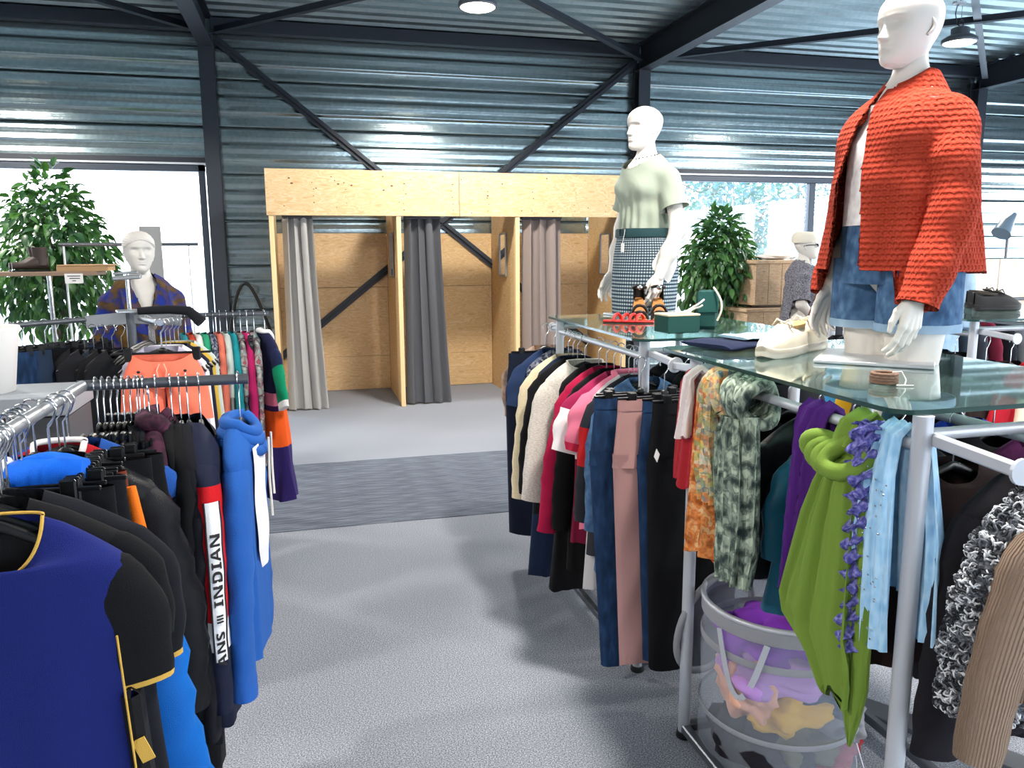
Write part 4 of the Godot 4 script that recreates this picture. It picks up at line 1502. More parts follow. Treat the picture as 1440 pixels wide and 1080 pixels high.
	for y in [0.36, 0.42, 0.50, 0.58, 0.64, 0.68]:
		tp.append(torso_ring(y, lerpf(0.160, 0.15, y), 0.142 if y < 0.6 else 0.11, 0.115, 48, 0.012, 1.0))
	part("top", Geo.new().loft(tp, true), M.lace_white, o, "white lace top")
	var wb := []
	for y in [0.20, 0.28, 0.34, 0.385]:
		wb.append(torso_ring(y, 0.165, 0.135, 0.13, 40, 0.01, 2.0))
	part("shorts", Geo.new().loft(wb, true), M.denim, o, "blue denim shorts with turned up hems")
	for s in [1.0, -1.0]:
		var lg := []
		for k in 9:
			var y := lerpf(0.075, 0.27, k / 8.0)
			lg.append(torso_ring(y, 0.102 - 0.004 * k / 8.0, 0.115, 0.115, 40, 0.014, s, 5.0, s * 0.086))
		part("shorts_leg", Geo.new().loft(lg, true, true), M.denim, o)
		part("turn_up", Geo.new().loft([torso_ring(0.073, 0.104, 0.117, 0.117, 40, 0.01, s, 5.0, s * 0.086), torso_ring(0.094, 0.105, 0.118, 0.118, 40, 0.01, s, 5.0, s * 0.086), torso_ring(0.096, 0.100, 0.113, 0.113, 40, 0.01, s, 5.0, s * 0.086)], true), M.denim_pale, o)

	# the green shirt mannequin
	o = thing("mannequin", "bald white mannequin in a sage green shirt and tweed skirt on the second shelf", "mannequin", Vector3(1.585, 1.318, -3.55), deg_to_rad(-76))
	var armsB := [[Vector3(0.150, 0.634, -0.012), Vector3(0.225, 0.41, -0.02), Vector3(0.205, 0.185, 0.075), Vector3(0, -0.1, 0)], [Vector3(-0.150, 0.634, -0.012), Vector3(-0.225, 0.42, -0.03), Vector3(-0.225, 0.19, 0.03), Vector3(-0.25, 0, 0.25)]]
	part("body", mannequin_body(0.985, armsB, true), M.mannequin, o)
	part("plinth", Geo.new().box(Vector3(0, -0.005, 0.0), Vector3(0.28, 0.009, 0.28), 0.002), M.white_trim, o)
	var sage := cloth("a8b3a2", 0.85, 0.3)
	var sb := [[Vector3(-0.105, 0.636, -0.012), Vector3(0.105, 0.636, -0.012), 0.054, 0.054], [Vector3(0, 0.625, -0.012), Vector3(0, 0.705, -0.008), 0.076, 0.055], [Vector3(0, 0.62, 0.005), Vector3(0, 0.46, 0), 0.146, 0.128, 1.28], [Vector3(0, 0.46, 0), Vector3(0, 0.30, 0), 0.128, 0.142, 1.15], [Vector3(-0.058, 0.585, 0.062), Vector3(0.058, 0.585, 0.062), 0.066, 0.066]]
	for k in 2:
		var ar: Array = armsB[k]
		sb.append([ar[0] + Vector3(0, -0.004, 0), ar[0].lerp(ar[1], 0.75), 0.050, 0.062])
	var acut := func(p: Vector3) -> float:
		for k in 2:
			var ar: Array = armsB[k]
			if p.x * (1.0 - 2.0 * k) > 0.135:
				return (p - ar[0].lerp(ar[1], 0.62)).dot((ar[1] - ar[0]).normalized())
		return -1.0
	var shirt := part("shirt", shell_geo(sb, 0.0095, 0.03, [func(p): return 0.388 - p.y if absf(p.x) < 0.17 else -1.0, func(p): return 0.094 - (p - Vector3(0, 0.732, 0.035)).length(), acut], func(p: Vector3):
		var f := clampf((0.60 - p.y) / 0.18, 0.0, 1.0)
		var a := atan2(p.x, p.z)
		return f * 0.0075 * sin(a * 15.0 + 3.0 * sin(a * 2.0)) * (0.5 + 0.5 * cos(a)) + 0.002 * sin(p.y * 60.0 + p.x * 40.0), 0.003), sage, o, "sage green short sleeved shirt")
	var sk := []
	for e in [[-0.005, 0.155, 0.150, 0.150], [0.10, 0.165, 0.152, 0.155], [0.20, 0.168, 0.148, 0.16], [0.28, 0.165, 0.140, 0.15], [0.35, 0.150, 0.130, 0.125], [0.392, 0.143, 0.126, 0.114]]:
		sk.append(torso_ring(e[0], e[1], e[2], e[3], 56, 0.008, 1.3, 5.0))
	var skg := Geo.new().loft(sk, true, true, false, 1.0, 0.40)
	part("skirt", skg, M.tweed_cloth, o, "blue and white tweed skirt")
	part("belt", Geo.new().loft([torso_ring(0.362, 0.150, 0.132, 0.124, 48), torso_ring(0.366, 0.154, 0.136, 0.128, 48), torso_ring(0.400, 0.152, 0.134, 0.126, 48), torso_ring(0.404, 0.147, 0.13, 0.12, 48)], true), cloth("27464a", 0.6, 0.2), o)
	part("buckle", Geo.new().tube([Vector3(-0.02, 0.365, 0.137), Vector3(0.02, 0.365, 0.138), Vector3(0.02, 0.402, 0.138), Vector3(-0.02, 0.402, 0.137), Vector3(-0.02, 0.365, 0.137)], 0.003, 6), M.dark_tube, o)
	part("price_tag", Geo.new().box(Vector3(0.035, 0.315, 0.158), Vector3(0.022, 0.04, 0.002)).tube([Vector3(0.03, 0.40, 0.14), Vector3(0.034, 0.335, 0.158)], 0.001, 5), M.paper, o)
	var bd := Geo.new()
	for r in 3:
		for k in 20:
			var a := TAU * k / 20.0 + r * 0.15
			bd.blob(Vector3(sin(a) * (0.058 + 0.004 * r), 0.738 - 0.016 * r - 0.014 * cos(a), cos(a) * (0.060 + 0.004 * r)), Vector3.ONE * 0.0055, 4)
	part("necklace", bd, M.dark_tube, o, "dark bead choker")

	# the two far mannequins stand on poles behind the racks
	var armsC := [[Vector3(0.145, 0.634, -0.012), Vector3(0.185, 0.42, -0.02), Vector3(0.18, 0.19, 0.05), Vector3.ZERO], [Vector3(-0.145, 0.634, -0.012), Vector3(-0.185, 0.42, -0.02), Vector3(-0.18, 0.19, 0.05), Vector3.ZERO]]
	var armsD := [[Vector3(0.150, 0.634, -0.012), Vector3(0.23, 0.43, -0.02), Vector3(0.14, 0.25, 0.14), Vector3.ZERO], [Vector3(-0.150, 0.634, -0.012), Vector3(-0.23, 0.43, -0.02), Vector3(-0.10, 0.24, 0.16), Vector3(0.1, 0, 0.1)]]
	for e in [[Vector3(-0.90, 0.635, -4.85), 18.0, armsC, true, "grey mannequin in a blue and brown patterned suit jacket by the left window"], [Vector3(4.36, 0.66, -6.3), 62.0, armsD, false, "grey mannequin with sunglasses and a grey patterned dress by the right window"]]:
		var q := thing("mannequin", e[4], "mannequin", e[0], deg_to_rad(e[1]))
		part("body", mannequin_body(1.13, e[2], not e[3], e[3]), M.mannequin_grey, q)
		part("stand", Geo.new().lathe([Vector2(0.0, -e[0].y), Vector2(0.17, -e[0].y), Vector2(0.17, -e[0].y + 0.012), Vector2(0.014, -e[0].y + 0.02), Vector2(0.014, 0.05), Vector2(0.0, 0.05)], Vector3.ZERO, 20), M.dark_tube, q)
		var cm: Material = M.suit_print if e[3] else M.grey_print
		var ar2: Array = e[2]
		var cb := [[Vector3(-0.105, 0.634, -0.012), Vector3(0.105, 0.634, -0.012), 0.062, 0.062], [Vector3(0, 0.625, -0.012), Vector3(0, 0.705, -0.008), 0.08, 0.060], [Vector3(0, 0.62, 0.005), Vector3(0, 0.46, 0), 0.158, 0.148, 1.2], [Vector3(0, 0.46, 0), Vector3(0, 0.22, 0), 0.148, 0.175, 1.1], [Vector3(-0.058, 0.585, 0.058), Vector3(0.058, 0.585, 0.058), 0.068, 0.068]]
		for k in 2:
			var ar: Array = ar2[k]
			cb.append([ar[0] + Vector3(0, -0.004, 0), ar[1], 0.056, 0.056 if e[3] else 0.072])
			if e[3]: cb.append([ar[1], ar[2] + (ar[2] - ar[1]) * 0.2, 0.055, 0.045])
		var is_suit: bool = e[3]
		var cut_arm := func(p: Vector3) -> float:
			for k in 2:
				var ar: Array = ar2[k]
				if p.x * (1.0 - 2.0 * k) > 0.13:
					if is_suit: return (p - ar[2]).dot((ar[2] - ar[1]).normalized()) if p.y < 0.3 else -1.0
					return (p - ar[0].lerp(ar[1], 0.92)).dot((ar[1] - ar[0]).normalized())
			return -1.0
		var vneck := func(p: Vector3) -> float:
			if p.z < 0.0 or p.y < 0.5: return -1.0
			return (0.045 if is_suit else 0.075) * clampf((p.y - (0.54 if is_suit else 0.57)) / 0.13, 0.0, 1.3) - absf(p.x)
		var jg := shell_geo(cb, 0.011, 0.03, [func(p): return 0.26 - p.y if absf(p.x) < 0.165 else -1.0, func(p): return 0.076 - (p - Vector3(0, 0.724, 0.012)).length(), cut_arm, vneck], func(p: Vector3): return 0.004 * sin(atan2(p.x, p.z) * 9.0 + p.y * 20.0) + 0.003 * sin(p.y * 50.0 + p.x * 30.0), 0.006)
		var jb2 := part("jacket" if e[3] else "dress", Geo.new().add(jg, Transform3D(Basis.from_scale(Vector3.ONE * 1.13), Vector3.ZERO)), cm, q)
		if e[3]:
			var it := []
			for r in [[0.40, 0.13, 0.125], [0.58, 0.13, 0.13], [0.66, 0.11, 0.075]]:
				it.append(torso_ring(r[0] * 1.13, r[1] * 1.13, r[2] * 1.13, 0.1, 40))
			part("top", Geo.new().loft(it, true), cloth("2a2450"), q)
		if e[3]:
			for s in [1.0, -1.0]:
				part("lapel", Geo.new().loft([PackedVector3Array([Vector3(s * 0.075, 0.83, 0.045), Vector3(s * 0.12, 0.80, 0.085)]), PackedVector3Array([Vector3(s * 0.06, 0.76, 0.125), Vector3(s * 0.12, 0.72, 0.160)]), PackedVector3Array([Vector3(s * 0.035, 0.66, 0.178), Vector3(s * 0.10, 0.62, 0.183)]), PackedVector3Array([Vector3(s * 0.01, 0.54, 0.188), Vector3(s * 0.03, 0.53, 0.189)])], false), cm, jb2)
		else:
			var gl := Geo.new()
			for s in [1.0, -1.0]:
				gl.blob(Vector3(s * 0.038, 0.998, 0.118), Vector3(0.032, 0.018, 0.006), 8)
				gl.tube([Vector3(s * 0.065, 1.003, 0.108), Vector3(s * 0.088, 1.0, 0.04), Vector3(s * 0.088, 0.99, -0.01)], 0.003, 6)
			part("sunglasses", gl, M.black_plastic, q)
			part("hat", Geo.new().lathe([Vector2(0.095, 1.02), Vector2(0.098, 1.05), Vector2(0.092, 1.09), Vector2(0.07, 1.115), Vector2(0.0, 1.122)], Vector3(0, 0, 0.005), 24, 1.0, 1.15), cloth("cfcabd"), q, "pale close fitting cap")
			var nl := []
			for k in 21:
				var a := TAU * k / 20.0
				nl.append(Vector3(sin(a) * 0.085, 0.80 - 0.05 * maxf(0.0, cos(a)), 0.01 + cos(a) * 0.10))
			part("necklace", Geo.new().tube(nl, 0.004, 6, false), M.dark_tube, q)


func shelf_goods() -> void:
	var sy := 1.308
	# white canvas deck shoes beside the orange mannequin
	var cream: Array = [cloth("e8dcc4", 0.9, 0.1), mt("cream_rubber", hx("ece4d2"), 0.6), mt("shoe_lining", hx("c9a26a"), 0.8)]
	sneaker("cream canvas lace-up shoe at the front edge of the near glass shelf", Vector3(1.375, sy, -2.06), deg_to_rad(-62), cream, "pair of cream shoes")
	sneaker("cream canvas lace-up shoe half hidden behind its pair on the near shelf", Vector3(1.50, sy, -2.145), deg_to_rad(-66), cream, "pair of cream shoes")
	# folded clothes
	var fg := Geo.new()
	var rows := []
	for k in 13:
		var t := k / 12.0
		var ring := PackedVector3Array()
		for q in 28:
			var a := -TAU * q / 28.0
			ring.append(Vector3(lerpf(-0.15, 0.15, t), 0.014 - 0.013 * sin(a) * (0.9 + 0.15 * sin(t * 9.0)) * (0.5 if k == 0 or k == 12 else 1.0) + 0.002 * sin(t * 14.0 + cos(a) * 4.0), 0.115 * signf(cos(a)) * pow(absf(cos(a)), 0.5)))
		rows.append(ring)
	fg.loft(rows, true, true, true)
	single("folded_clothes", fg, cloth("1b2440"), "folded navy garment on the near glass shelf behind the cream shoes", "folded clothes", Vector3(1.36, sy, -2.28), 0.25)
	var fb := Geo.new()
	rows = []
	for k in 9:
		var t := k / 8.0
		var ring := PackedVector3Array()
		for q in 20:
			var a := -TAU * q / 20.0
			ring.append(Vector3(lerpf(-0.09, 0.09, t), 0.004 - 0.004 * sin(a) + 0.002 * sin(t * 12.0), 0.075 * signf(cos(a)) * pow(absf(cos(a)), 0.5)))
		rows.append(ring)
	fb.loft(rows, true, true, true)
	single("folded_cloth", fb, cloth("a9cfe0"), "pale blue cloth lying on the folded navy garment", "folded clothes", Vector3(1.42, sy + 0.029, -2.29), 0.15)
	# woven bracelet with a white cord
	var o := thing("bracelet", "brown woven bracelet with white cord in front of the mannequin plinth", "bracelet", Vector3(1.305, sy, -1.545))
	var g := Geo.new()
	for r in 4:
		var p := []
		for k in 37:
			var a := TAU * k / 36.0
			p.append(Vector3(cos(a) * (0.027 + 0.0015 * sin(a * 12.0 + r * PI)), 0.005 + r * 0.0065, sin(a) * (0.027 + 0.0015 * sin(a * 12.0 + r * PI))))
		g.tube(p, 0.0042, 6, false)
	part("band", g, mt("wicker", hx("7d6150"), 0.8), o)
	part("cord", Geo.new().tube([Vector3(0.012, 0.028, 0.012), Vector3(0.03, 0.031, 0.02), Vector3(0.036, 0.012, 0.03), Vector3(0.02, 0.003, 0.045), Vector3(0.0, 0.003, 0.042), Vector3(0.035, 0.003, 0.055)], 0.0016, 5), M.paper, o)
	# high heeled sandals on the second shelf
	var tan_l := mt("tan_leather", hx("b5793f"), 0.45)
	var blk := mt("black_leather", hx("1a1412"), 0.35)
	for k in 2:
		var h := thing("sandal", ["brown and black high heeled sandal left of its pair by the tweed skirt", "brown and black high heeled sandal right of its pair, above the green box"][k], "shoe", Vector3(1.45 + 0.085 * k, sy, -3.29 + 0.02 * k), deg_to_rad(-20), "pair of heeled sandals")
		var sr := []
		for q in 15:
			var t := q / 14.0
			var y := 0.004 + 0.085 * smoothstep(0.25, 0.95, t)
			var w := 0.034 * pow(sin(PI * (0.12 + 0.78 * t)), 0.5) * (1.0 - 0.3 * smoothstep(0.4, 0.9, t))
			var z := 0.10 - t * 0.19
			sr.append(PackedVector3Array([Vector3(w, y, z), Vector3(w, y + 0.009, z), Vector3(-w, y + 0.009, z), Vector3(-w, y, z)]))
		part("sole", Geo.new().loft(sr, true, true, true), tan_l, h)
		part("heel", Geo.new().tube([Vector3(0, 0.085, -0.075), Vector3(0, 0.045, -0.078), Vector3(0, 0.0, -0.075)], [0.02, 0.011, 0.008], 10), blk, h)
		part("back_counter", Geo.new().loft([PackedVector3Array([Vector3(-0.027, 0.088, -0.04), Vector3(-0.022, 0.09, -0.085), Vector3(0, 0.09, -0.095), Vector3(0.022, 0.09, -0.085), Vector3(0.027, 0.088, -0.04)]), PackedVector3Array([Vector3(-0.024, 0.125, -0.045), Vector3(-0.021, 0.145, -0.082), Vector3(0, 0.15, -0.093), Vector3(0.021, 0.145, -0.082), Vector3(0.024, 0.125, -0.045)])], false), blk, h)
		var st := Geo.new()
		for e in [[0.055, 0.010, 0.034], [0.025, 0.03, 0.04]]:
			var p := []
			for q in 9:
				var a := PI * q / 8.0
				p.append(Vector3(cos(a) * 0.034, e[1] + sin(a) * e[2], e[0]))
			st.tube(p, 0.008, 6)
		var an := []
		for q in 17:
			var a := TAU * q / 16.0
			an.append(Vector3(cos(a) * 0.030, 0.145 + 0.008 * sin(a), -0.055 + sin(a) * 0.038))
		st.tube(an, 0.007, 6, false)
		part("strap", st, blk, h)
		part("ornament", Geo.new().blob(Vector3(0, 0.148, -0.012), Vector3(0.012, 0.012, 0.007), 6), M.chrome, h)
	o = thing("sandal", "flat red sandal lying in front of the heeled sandals", "shoe", Vector3(1.36, sy, -3.20), deg_to_rad(60))
	var fs := []
	for q in 13:
		var t := q / 12.0
		var w := 0.036 * pow(sin(PI * (0.1 + 0.8 * t)), 0.5)
		fs.append(PackedVector3Array([Vector3(w, 0.002, 0.11 - 0.22 * t), Vector3(w, 0.011, 0.11 - 0.22 * t), Vector3(-w, 0.011, 0.11 - 0.22 * t), Vector3(-w, 0.002, 0.11 - 0.22 * t)]))
	part("sole", Geo.new().loft(fs, true, true, true), mt("red_leather", hx("c22a26"), 0.4), o)
	var rs := Geo.new()
	for z in [0.05, 0.02, -0.01, -0.05]:
		var p := []
		for q in 9:
			var a := PI * q / 8.0
			p.append(Vector3(cos(a) * 0.034, 0.008 + sin(a) * 0.03, z + 0.012 * cos(a)))
		rs.tube(p, 0.007, 6)
	part("strap", rs, M.red_leather, o)
	# green box with a pale lid, pearls over a green clutch
	o = thing("box", "dark green box with a pale lid at the front of the second shelf", "box", Vector3(1.385, sy, -2.785), deg_to_rad(4))
	part("box_side", Geo.new().box(Vector3(0, 0.032, 0), Vector3(0.138, 0.064, 0.11), 0.003), cloth("1f4a45", 0.75, 0.1), o)
	part("lid", Geo.new().box(Vector3(0, 0.068, 0), Vector3(0.140, 0.008, 0.112), 0.002), mt("pale_card", hx("d9c6a6"), 0.7), o)
	o = thing("handbag", "upright dark green clutch bag with a pearl chain on the second shelf", "handbag", Vector3(1.545, sy, -2.845), deg_to_rad(-20))
	part("bag_body", Geo.new().box(Vector3(0, 0.078, 0), Vector3(0.085, 0.156, 0.045), 0.014), cloth("1c4844", 0.5, 0.1), o)
	part("flap", Geo.new().box(Vector3(0.0, 0.11, 0.025), Vector3(0.08, 0.085, 0.006), 0.003), cloth("245551", 0.5, 0.1), o)
	var pr := Geo.new()
	for k in 26:
		var t := k / 25.0
		pr.blob(Vector3(lerpf(0.02, 0.035, t) + 0.02 * sin(t * PI), 0.165 - 0.125 * t, 0.03 + 0.022 * sin(t * PI * 0.8)), Vector3.ONE * 0.0045, 4)
	part("pearl_chain", pr, mt("pearl", hx("efe6cf"), 0.25), o)
	o = thing("necklace", "white braided necklace lying over the lid of the green box", "necklace", Vector3(1.40, sy + 0.072, -2.77))
	var np := []
	for k in 24:
		var t := k / 23.0
		np.append(Vector3(lerpf(-0.03, 0.095, t), 0.005 + 0.045 * smoothstep(0.45, 1.0, t), 0.02 * sin(t * 9.0) - 0.02 * t))
	part("strand", Geo.new().tube(np, 0.004, 6), M.lace_white, o)
	np = []
	for k in 18:
		var t := k / 17.0
		np.append(Vector3(lerpf(0.02, 0.085, t), 0.005 + 0.025 * t * t, -0.012 + 0.012 * sin(t * 7.0 + 1.0)))
	part("strand", Geo.new().tube(np, 0.0035, 6), M.lace_white, o)
	# black flat shoes on the far glass shelf
	var bl: Array = [mt("black_suede", hx("17171a"), 0.7), mt("black_sole", hx("242426"), 0.5), mt("dark_lining", hx("3a342e"), 0.8)]
	sneaker("black flat shoe on the glass shelf at the right edge", Vector3(3.42, sy, -3.28), deg_to_rad(80), bl, "pair of black shoes")
	sneaker("black flat shoe behind its pair on the shelf at the right edge", Vector3(3.53, sy, -3.45), deg_to_rad(84), bl, "pair of black shoes")
	# dark red handbag further back
	o = thing("handbag", "dark red handbag with two handles in front of the sunglasses mannequin", "handbag", Vector3(4.05, 0.98, -5.55), deg_to_rad(20))
	var hb := []
	for e in [[0.0, 0.15, 0.06], [0.02, 0.165, 0.07], [0.12, 0.16, 0.06], [0.19, 0.145, 0.03], [0.20, 0.14, 0.02]]:
		var ring := top_ring(e[1], e[2], e[0])
		ring.reverse()
		hb.append(ring)
	part("bag_body", Geo.new().loft(hb, true, true, true), mt("wine_leather", hx("571a1c"), 0.4), o)
	for z in [0.03, -0.03]:
		var p := []
		for k in 13:
			var a := PI * k / 12.0
			p.append(Vector3(cos(a) * 0.07, 0.18 + sin(a) * 0.16, z))
		part("handle", Geo.new().tube(p, 0.007, 8), mt("brown_leather", hx("5c3222"), 0.5), o)
	single("side_table", Geo.new().box(Vector3(0, 0.965, 0), Vector3(0.5, 0.03, 0.4), 0.004).box(Vector3(0, 0.475, 0), Vector3(0.06, 0.95, 0.06), 0.004).box(Vector3(0, 0.015, 0), Vector3(0.4, 0.03, 0.35), 0.004), M.old_wood, "small wooden pedestal carrying the dark red handbag", "table", Vector3(4.05, 0, -5.55), deg_to_rad(20))


func right_clothes() -> void:
	var X := 1.185
	var Y := 1.235 + RAIL_R
	var G := "clothes on the second glass topped rack"
	# far arm and far end of the second rack
	trousers("navy trousers clipped to the far arm of the second rack", Vector3(X - 0.02, Y, -3.80), -0.05, {"m": cloth("1c2233"), "len": 0.95, "group": G, "seed": 1.0}, "navy trousers on the far arm")
	top("dress", "sheer blue and brown printed dress at the far end of the second rack", "dress", Vector3(X + 0.0, Y, -3.86), -0.05, {"m": M.plaid_teal, "w": 0.19, "hem": 0.20, "len": 0.72, "sl": 0.3, "sr": 0.07, "sa": 8.0, "seed": 2.0, "group": G}, "sheer blue and brown dress")
	top("shirt", "navy short sleeved shirt in front of the sheer printed dress", "shirt", Vector3(X, Y, -3.72), 0.05, {"m": cloth("27395c"), "w": 0.19, "len": 0.60, "sl": 0.22, "sr": 0.075, "sr1": 0.07, "sa": 12.0, "seed": 3.0, "group": G}, "navy short sleeved shirt")
	top("shirt", "navy and white star print top under the navy shirt", "shirt", Vector3(X + 0.03, Y, -3.66), 0.0, {"m": M.star_print, "w": 0.19, "hem": 0.21, "len": 0.62, "sl": 0.0, "seed": 4.0, "group": G, "hanger": "arms"}, "star print top")
	# between the posts, far to near
	top("sweater", "cream knitted sweater at the far post of the second rack", "sweater", Vector3(X, Y, -3.50), 0.06, {"m": M.cream_knit, "w": 0.20, "len": 0.60, "sl": 0.62, "sr": 0.07, "sa": 9.0, "seed": 5.0, "group": G}, "cream knitted sweater")
	top("dress", "long navy dress hanging below the cream sweater", "dress", Vector3(X, Y, -3.43), 0.03, {"m": cloth("1a2740"), "w": 0.18, "hem": 0.22, "len": 1.05, "sl": 0.0, "seed": 6.0, "group": G}, "long navy dress")
	top("cardigan", "black cardigan between the cream and the grey sweater", "cardigan", Vector3(X, Y, -3.37), 0.05, {"m": cloth("121216"), "w": 0.205, "len": 0.72, "sl": 0.56, "sr": 0.066, "sa": 10.0, "seed": 7.0, "group": G}, "black cardigan")
	top("sweater", "pale grey melange sweater facing the aisle on the second rack", "sweater", Vector3(X, Y, -3.27), 0.05, {"m": M.melange, "w": 0.195, "hem": 0.20, "len": 0.60, "sl": 0.56, "sr": 0.072, "sr1": 0.052, "sa": 11.0, "nw": 0.085, "nd": 0.035, "seed": 8.0, "fold": 0.16, "group": G, "collar": M.melange, "cr": 0.004, "drop": 0.112}, "pale grey melange sweater")
	top("dress", "long black dress behind the raspberry cardigan", "dress", Vector3(X + 0.02, Y, -3.15), 0.03, {"m": cloth("0f0f12"), "w": 0.18, "hem": 0.22, "len": 1.0, "sl": 0.0, "seed": 9.0, "group": G}, "long black dress")
	top("cardigan", "raspberry red cardigan with long sleeves on the second rack", "cardigan", Vector3(X + 0.02, Y, -3.06), 0.12, {"m": cloth("a3163f"), "w": 0.20, "len": 0.62, "sl": 0.63, "sr": 0.066, "sa": 12.0, "seed": 10.0, "group": G}, "raspberry red cardigan")
	top("cardigan", "black long cardigan between the raspberry and the colour block tops", "cardigan", Vector3(X + 0.03, Y, -3.00), 0.1, {"m": cloth("0e0e10"), "w": 0.20, "len": 0.85, "sl": 0.60, "sr": 0.062, "sa": 9.0, "seed": 11.0, "group": G}, "black long cardigan")
	top("shirt", "colour block shirt with plum shoulders and white sleeves", "shirt", Vector3(X + 0.03, Y, -2.93), 0.1, {"m": cloth("97244f"), "w": 0.205, "len": 0.70, "cuts": [[0.36, cloth("f2f0ee")], [0.52, cloth("6c1130")]], "sl": 0.26, "sr": 0.082, "sr1": 0.078, "sa": 17.0, "scuts": [[0.32, cloth("f2f0ee")]], "seed": 12.0, "group": G}, "plum and white colour block shirt")
	top("shirt", "pink polo shirt with a red sleeve edge on the second rack", "shirt", Vector3(X + 0.04, Y, -2.87), 0.12, {"m": cloth("d9758f"), "w": 0.20, "len": 0.62, "sl": 0.24, "sr": 0.08, "sr1": 0.075, "sa": 15.0, "scuts": [[0.86, cloth("c22a4a")]], "collar": cloth("d9758f"), "cr": 0.012, "seed": 13.0, "group": G}, "pink polo shirt")
	top("top", "pale grey top with a dark hem behind the pink polo", "shirt", Vector3(X + 0.05, Y, -2.84), 0.12, {"m": cloth("b9b7b8"), "w": 0.19, "hem": 0.21, "len": 0.86, "sl": 0.0, "seed": 13.5, "group": G}, "pale grey top")
	top("jacket", "dark jacket with a red lining edge beside the pink polo", "jacket", Vector3(X + 0.05, Y, -2.80), 0.1, {"m": cloth("23262e"), "w": 0.20, "len": 0.70, "cuts": [[0.3, cloth("b51f22")], [0.55, cloth("2a2c31")]], "sl": 0.5, "sr": 0.068, "sa": 9.0, "scuts": [[0.25, cloth("b51f22")], [0.55, cloth("2a2c31")]], "seed": 14.0, "group": G}, "dark jacket with red")
	top("jacket", "blue denim jacket beside the near post of the second rack", "jacket", Vector3(X + 0.05, Y, -2.745), 0.08, {"m": M.denim, "w": 0.19, "len": 0.75, "sl": 0.52, "sr": 0.066, "sa": 7.0, "seed": 15.0, "group": G}, "blue denim jacket")
	# trousers on the near arm
	var XA := X + 0.02
	for e in [["grey jeans at the back of the near arm of the second rack", cloth("8f979f"), -2.63, -0.03, 0.08, 0.96], ["dark blue flared jeans on the near arm of the second rack", M.denim_dark, -2.585, -0.055, 0.125, 1.02], ["dusty pink trousers on the near arm of the second rack", cloth("b48b88", 0.85), -2.53, 0.012, 0.085, 1.0], ["dark denim trousers between the pink and the black pair", M.denim_dark, -2.49, 0.088, 0.085, 0.98], ["wide black trousers at the front of the near arm", cloth("0c0d10", 0.6, 0.25), -2.445, 0.105, 0.10, 0.98]]:
		trousers(e[0], Vector3(XA + e[3], Y - 0.01, e[2]), 0.02, {"m": e[1], "hem": e[4], "len": e[5], "w": 0.175, "d": 0.017, "seed": e[2] * 40.0, "splay": -0.02 if e[4] < 0.12 else -0.075, "group": "trousers on the near arm of the second rack"}, e[0].get_slice(" ", 0) + " " + e[0].get_slice(" ", 1) + " " + e[0].get_slice(" ", 2))
	# garments on the hidden rails behind, seen under the glass
	var dark := ["15161b", "1c1f2a", "101114", "22242c", "161a24", "0d0e11"]
	for k in 7:
		top("shirt", "dark garment on the back rail of the second rack under its glass", "shirt", Vector3(1.82, Y, -3.52 + k * 0.13), 0.05, {"m": cloth(dark[k % 6]), "w": 0.19, "len": 0.6, "sl": 0.4, "seed": k + 20.0, "n": 24, "rows": 12, "group": "dark garments on the back rail of the second rack", "hl": "black hanger on the back rail of the second rack", "hg": "hangers on the back rail of the second rack"})
	var bk := [["black dress behind the leaf print scarf on the middle rail", cloth("0d0d12"), -2.10, 0.47, 0.0], ["teal satin dress on the middle rail of the near rack", M.teal_satin, -1.80, 0.50, 0.0], ["black satin dress between the leaf print scarf and the teal dress", cloth("0b0b10", 0.45), -1.95, 0.47, 0.0], ["black wool dress behind the green scarf on the middle rail", cloth("111116"), -1.62, 0.47, 0.0], ["dark brown dress behind the pale blue scarf on the middle rail", cloth("2a1a1a"), -1.45, 0.47, 0.0], ["black blouse on the back rail behind the green scarf", cloth("121318"), -1.93, 0.7, 0.5], ["royal blue shirt on the back rail of the near rack", cloth("1d3fa8"), -1.80, 0.65, 0.3], ["black jacket next to the royal blue shirt under the glass", cloth("15161c"), -1.70, 0.7, 0.5], ["plum blouse on the back rail of the near rack", cloth("5a1d4c"), -1.56, 0.65, 0.4], ["black cardigan at the near end of the back rail", cloth("131318"), -1.42, 0.7, 0.5]]
	for e in bk:
		top("dress" if e[3] < 0.52 else "blouse", e[0], "dress" if e[3] < 0.52 else "blouse", Vector3(1.43 if e[3] < 0.52 else 1.80, Y, e[2]), 0.0, {"m": e[1], "w": 0.20, "hem": 0.25 if e[3] < 0.52 else 0.21, "len": e[3], "sl": e[4] if e[3] > 0.52 else 0.3, "sr": 0.075, "fold": 0.35, "seed": e[2] * 9.0, "group": "clothes on the back rail of the near rack"}, e[0].get_slice(" on ", 0).get_slice(" behind ", 0).get_slice(" next ", 0).get_slice(" at ", 0).get_slice(" between ", 0))
	# near arm of the near rack: dark fleece, shaggy grey knit, brown ribbed cardigan
	top("jacket", "black fleece jacket behind the shaggy grey cardigan", "jacket", Vector3(1.43, Y + 0.006, -1.225), 0.0, {"m": M.black_fleece if M.has("black_fleece") else cloth("1b1a1f", 0.98, 0.2), "w": 0.19, "len": 0.56, "sl": 0.54, "sr": 0.07, "sr1": 0.05, "sa": 7.0, "drop": 0.07, "sd": 1.0, "seed": 30.0}, "black fleece jacket")
	var sh := top("cardigan", "shaggy grey and black loop knit cardigan on the near arm", "cardigan", Vector3(1.43, Y + 0.003, -1.15), 0.0, {"m": M.fur_grey, "w": 0.18, "len": 0.48, "sl": 0.40, "sr": 0.072, "sr1": 0.058, "sa": 12.0, "drop": 0.062, "sd": 1.1, "d": 0.05, "seed": 31.0}, "shaggy grey cardigan")
	# its loops: short curled tufts over the knit
	var tuft := Geo.new()
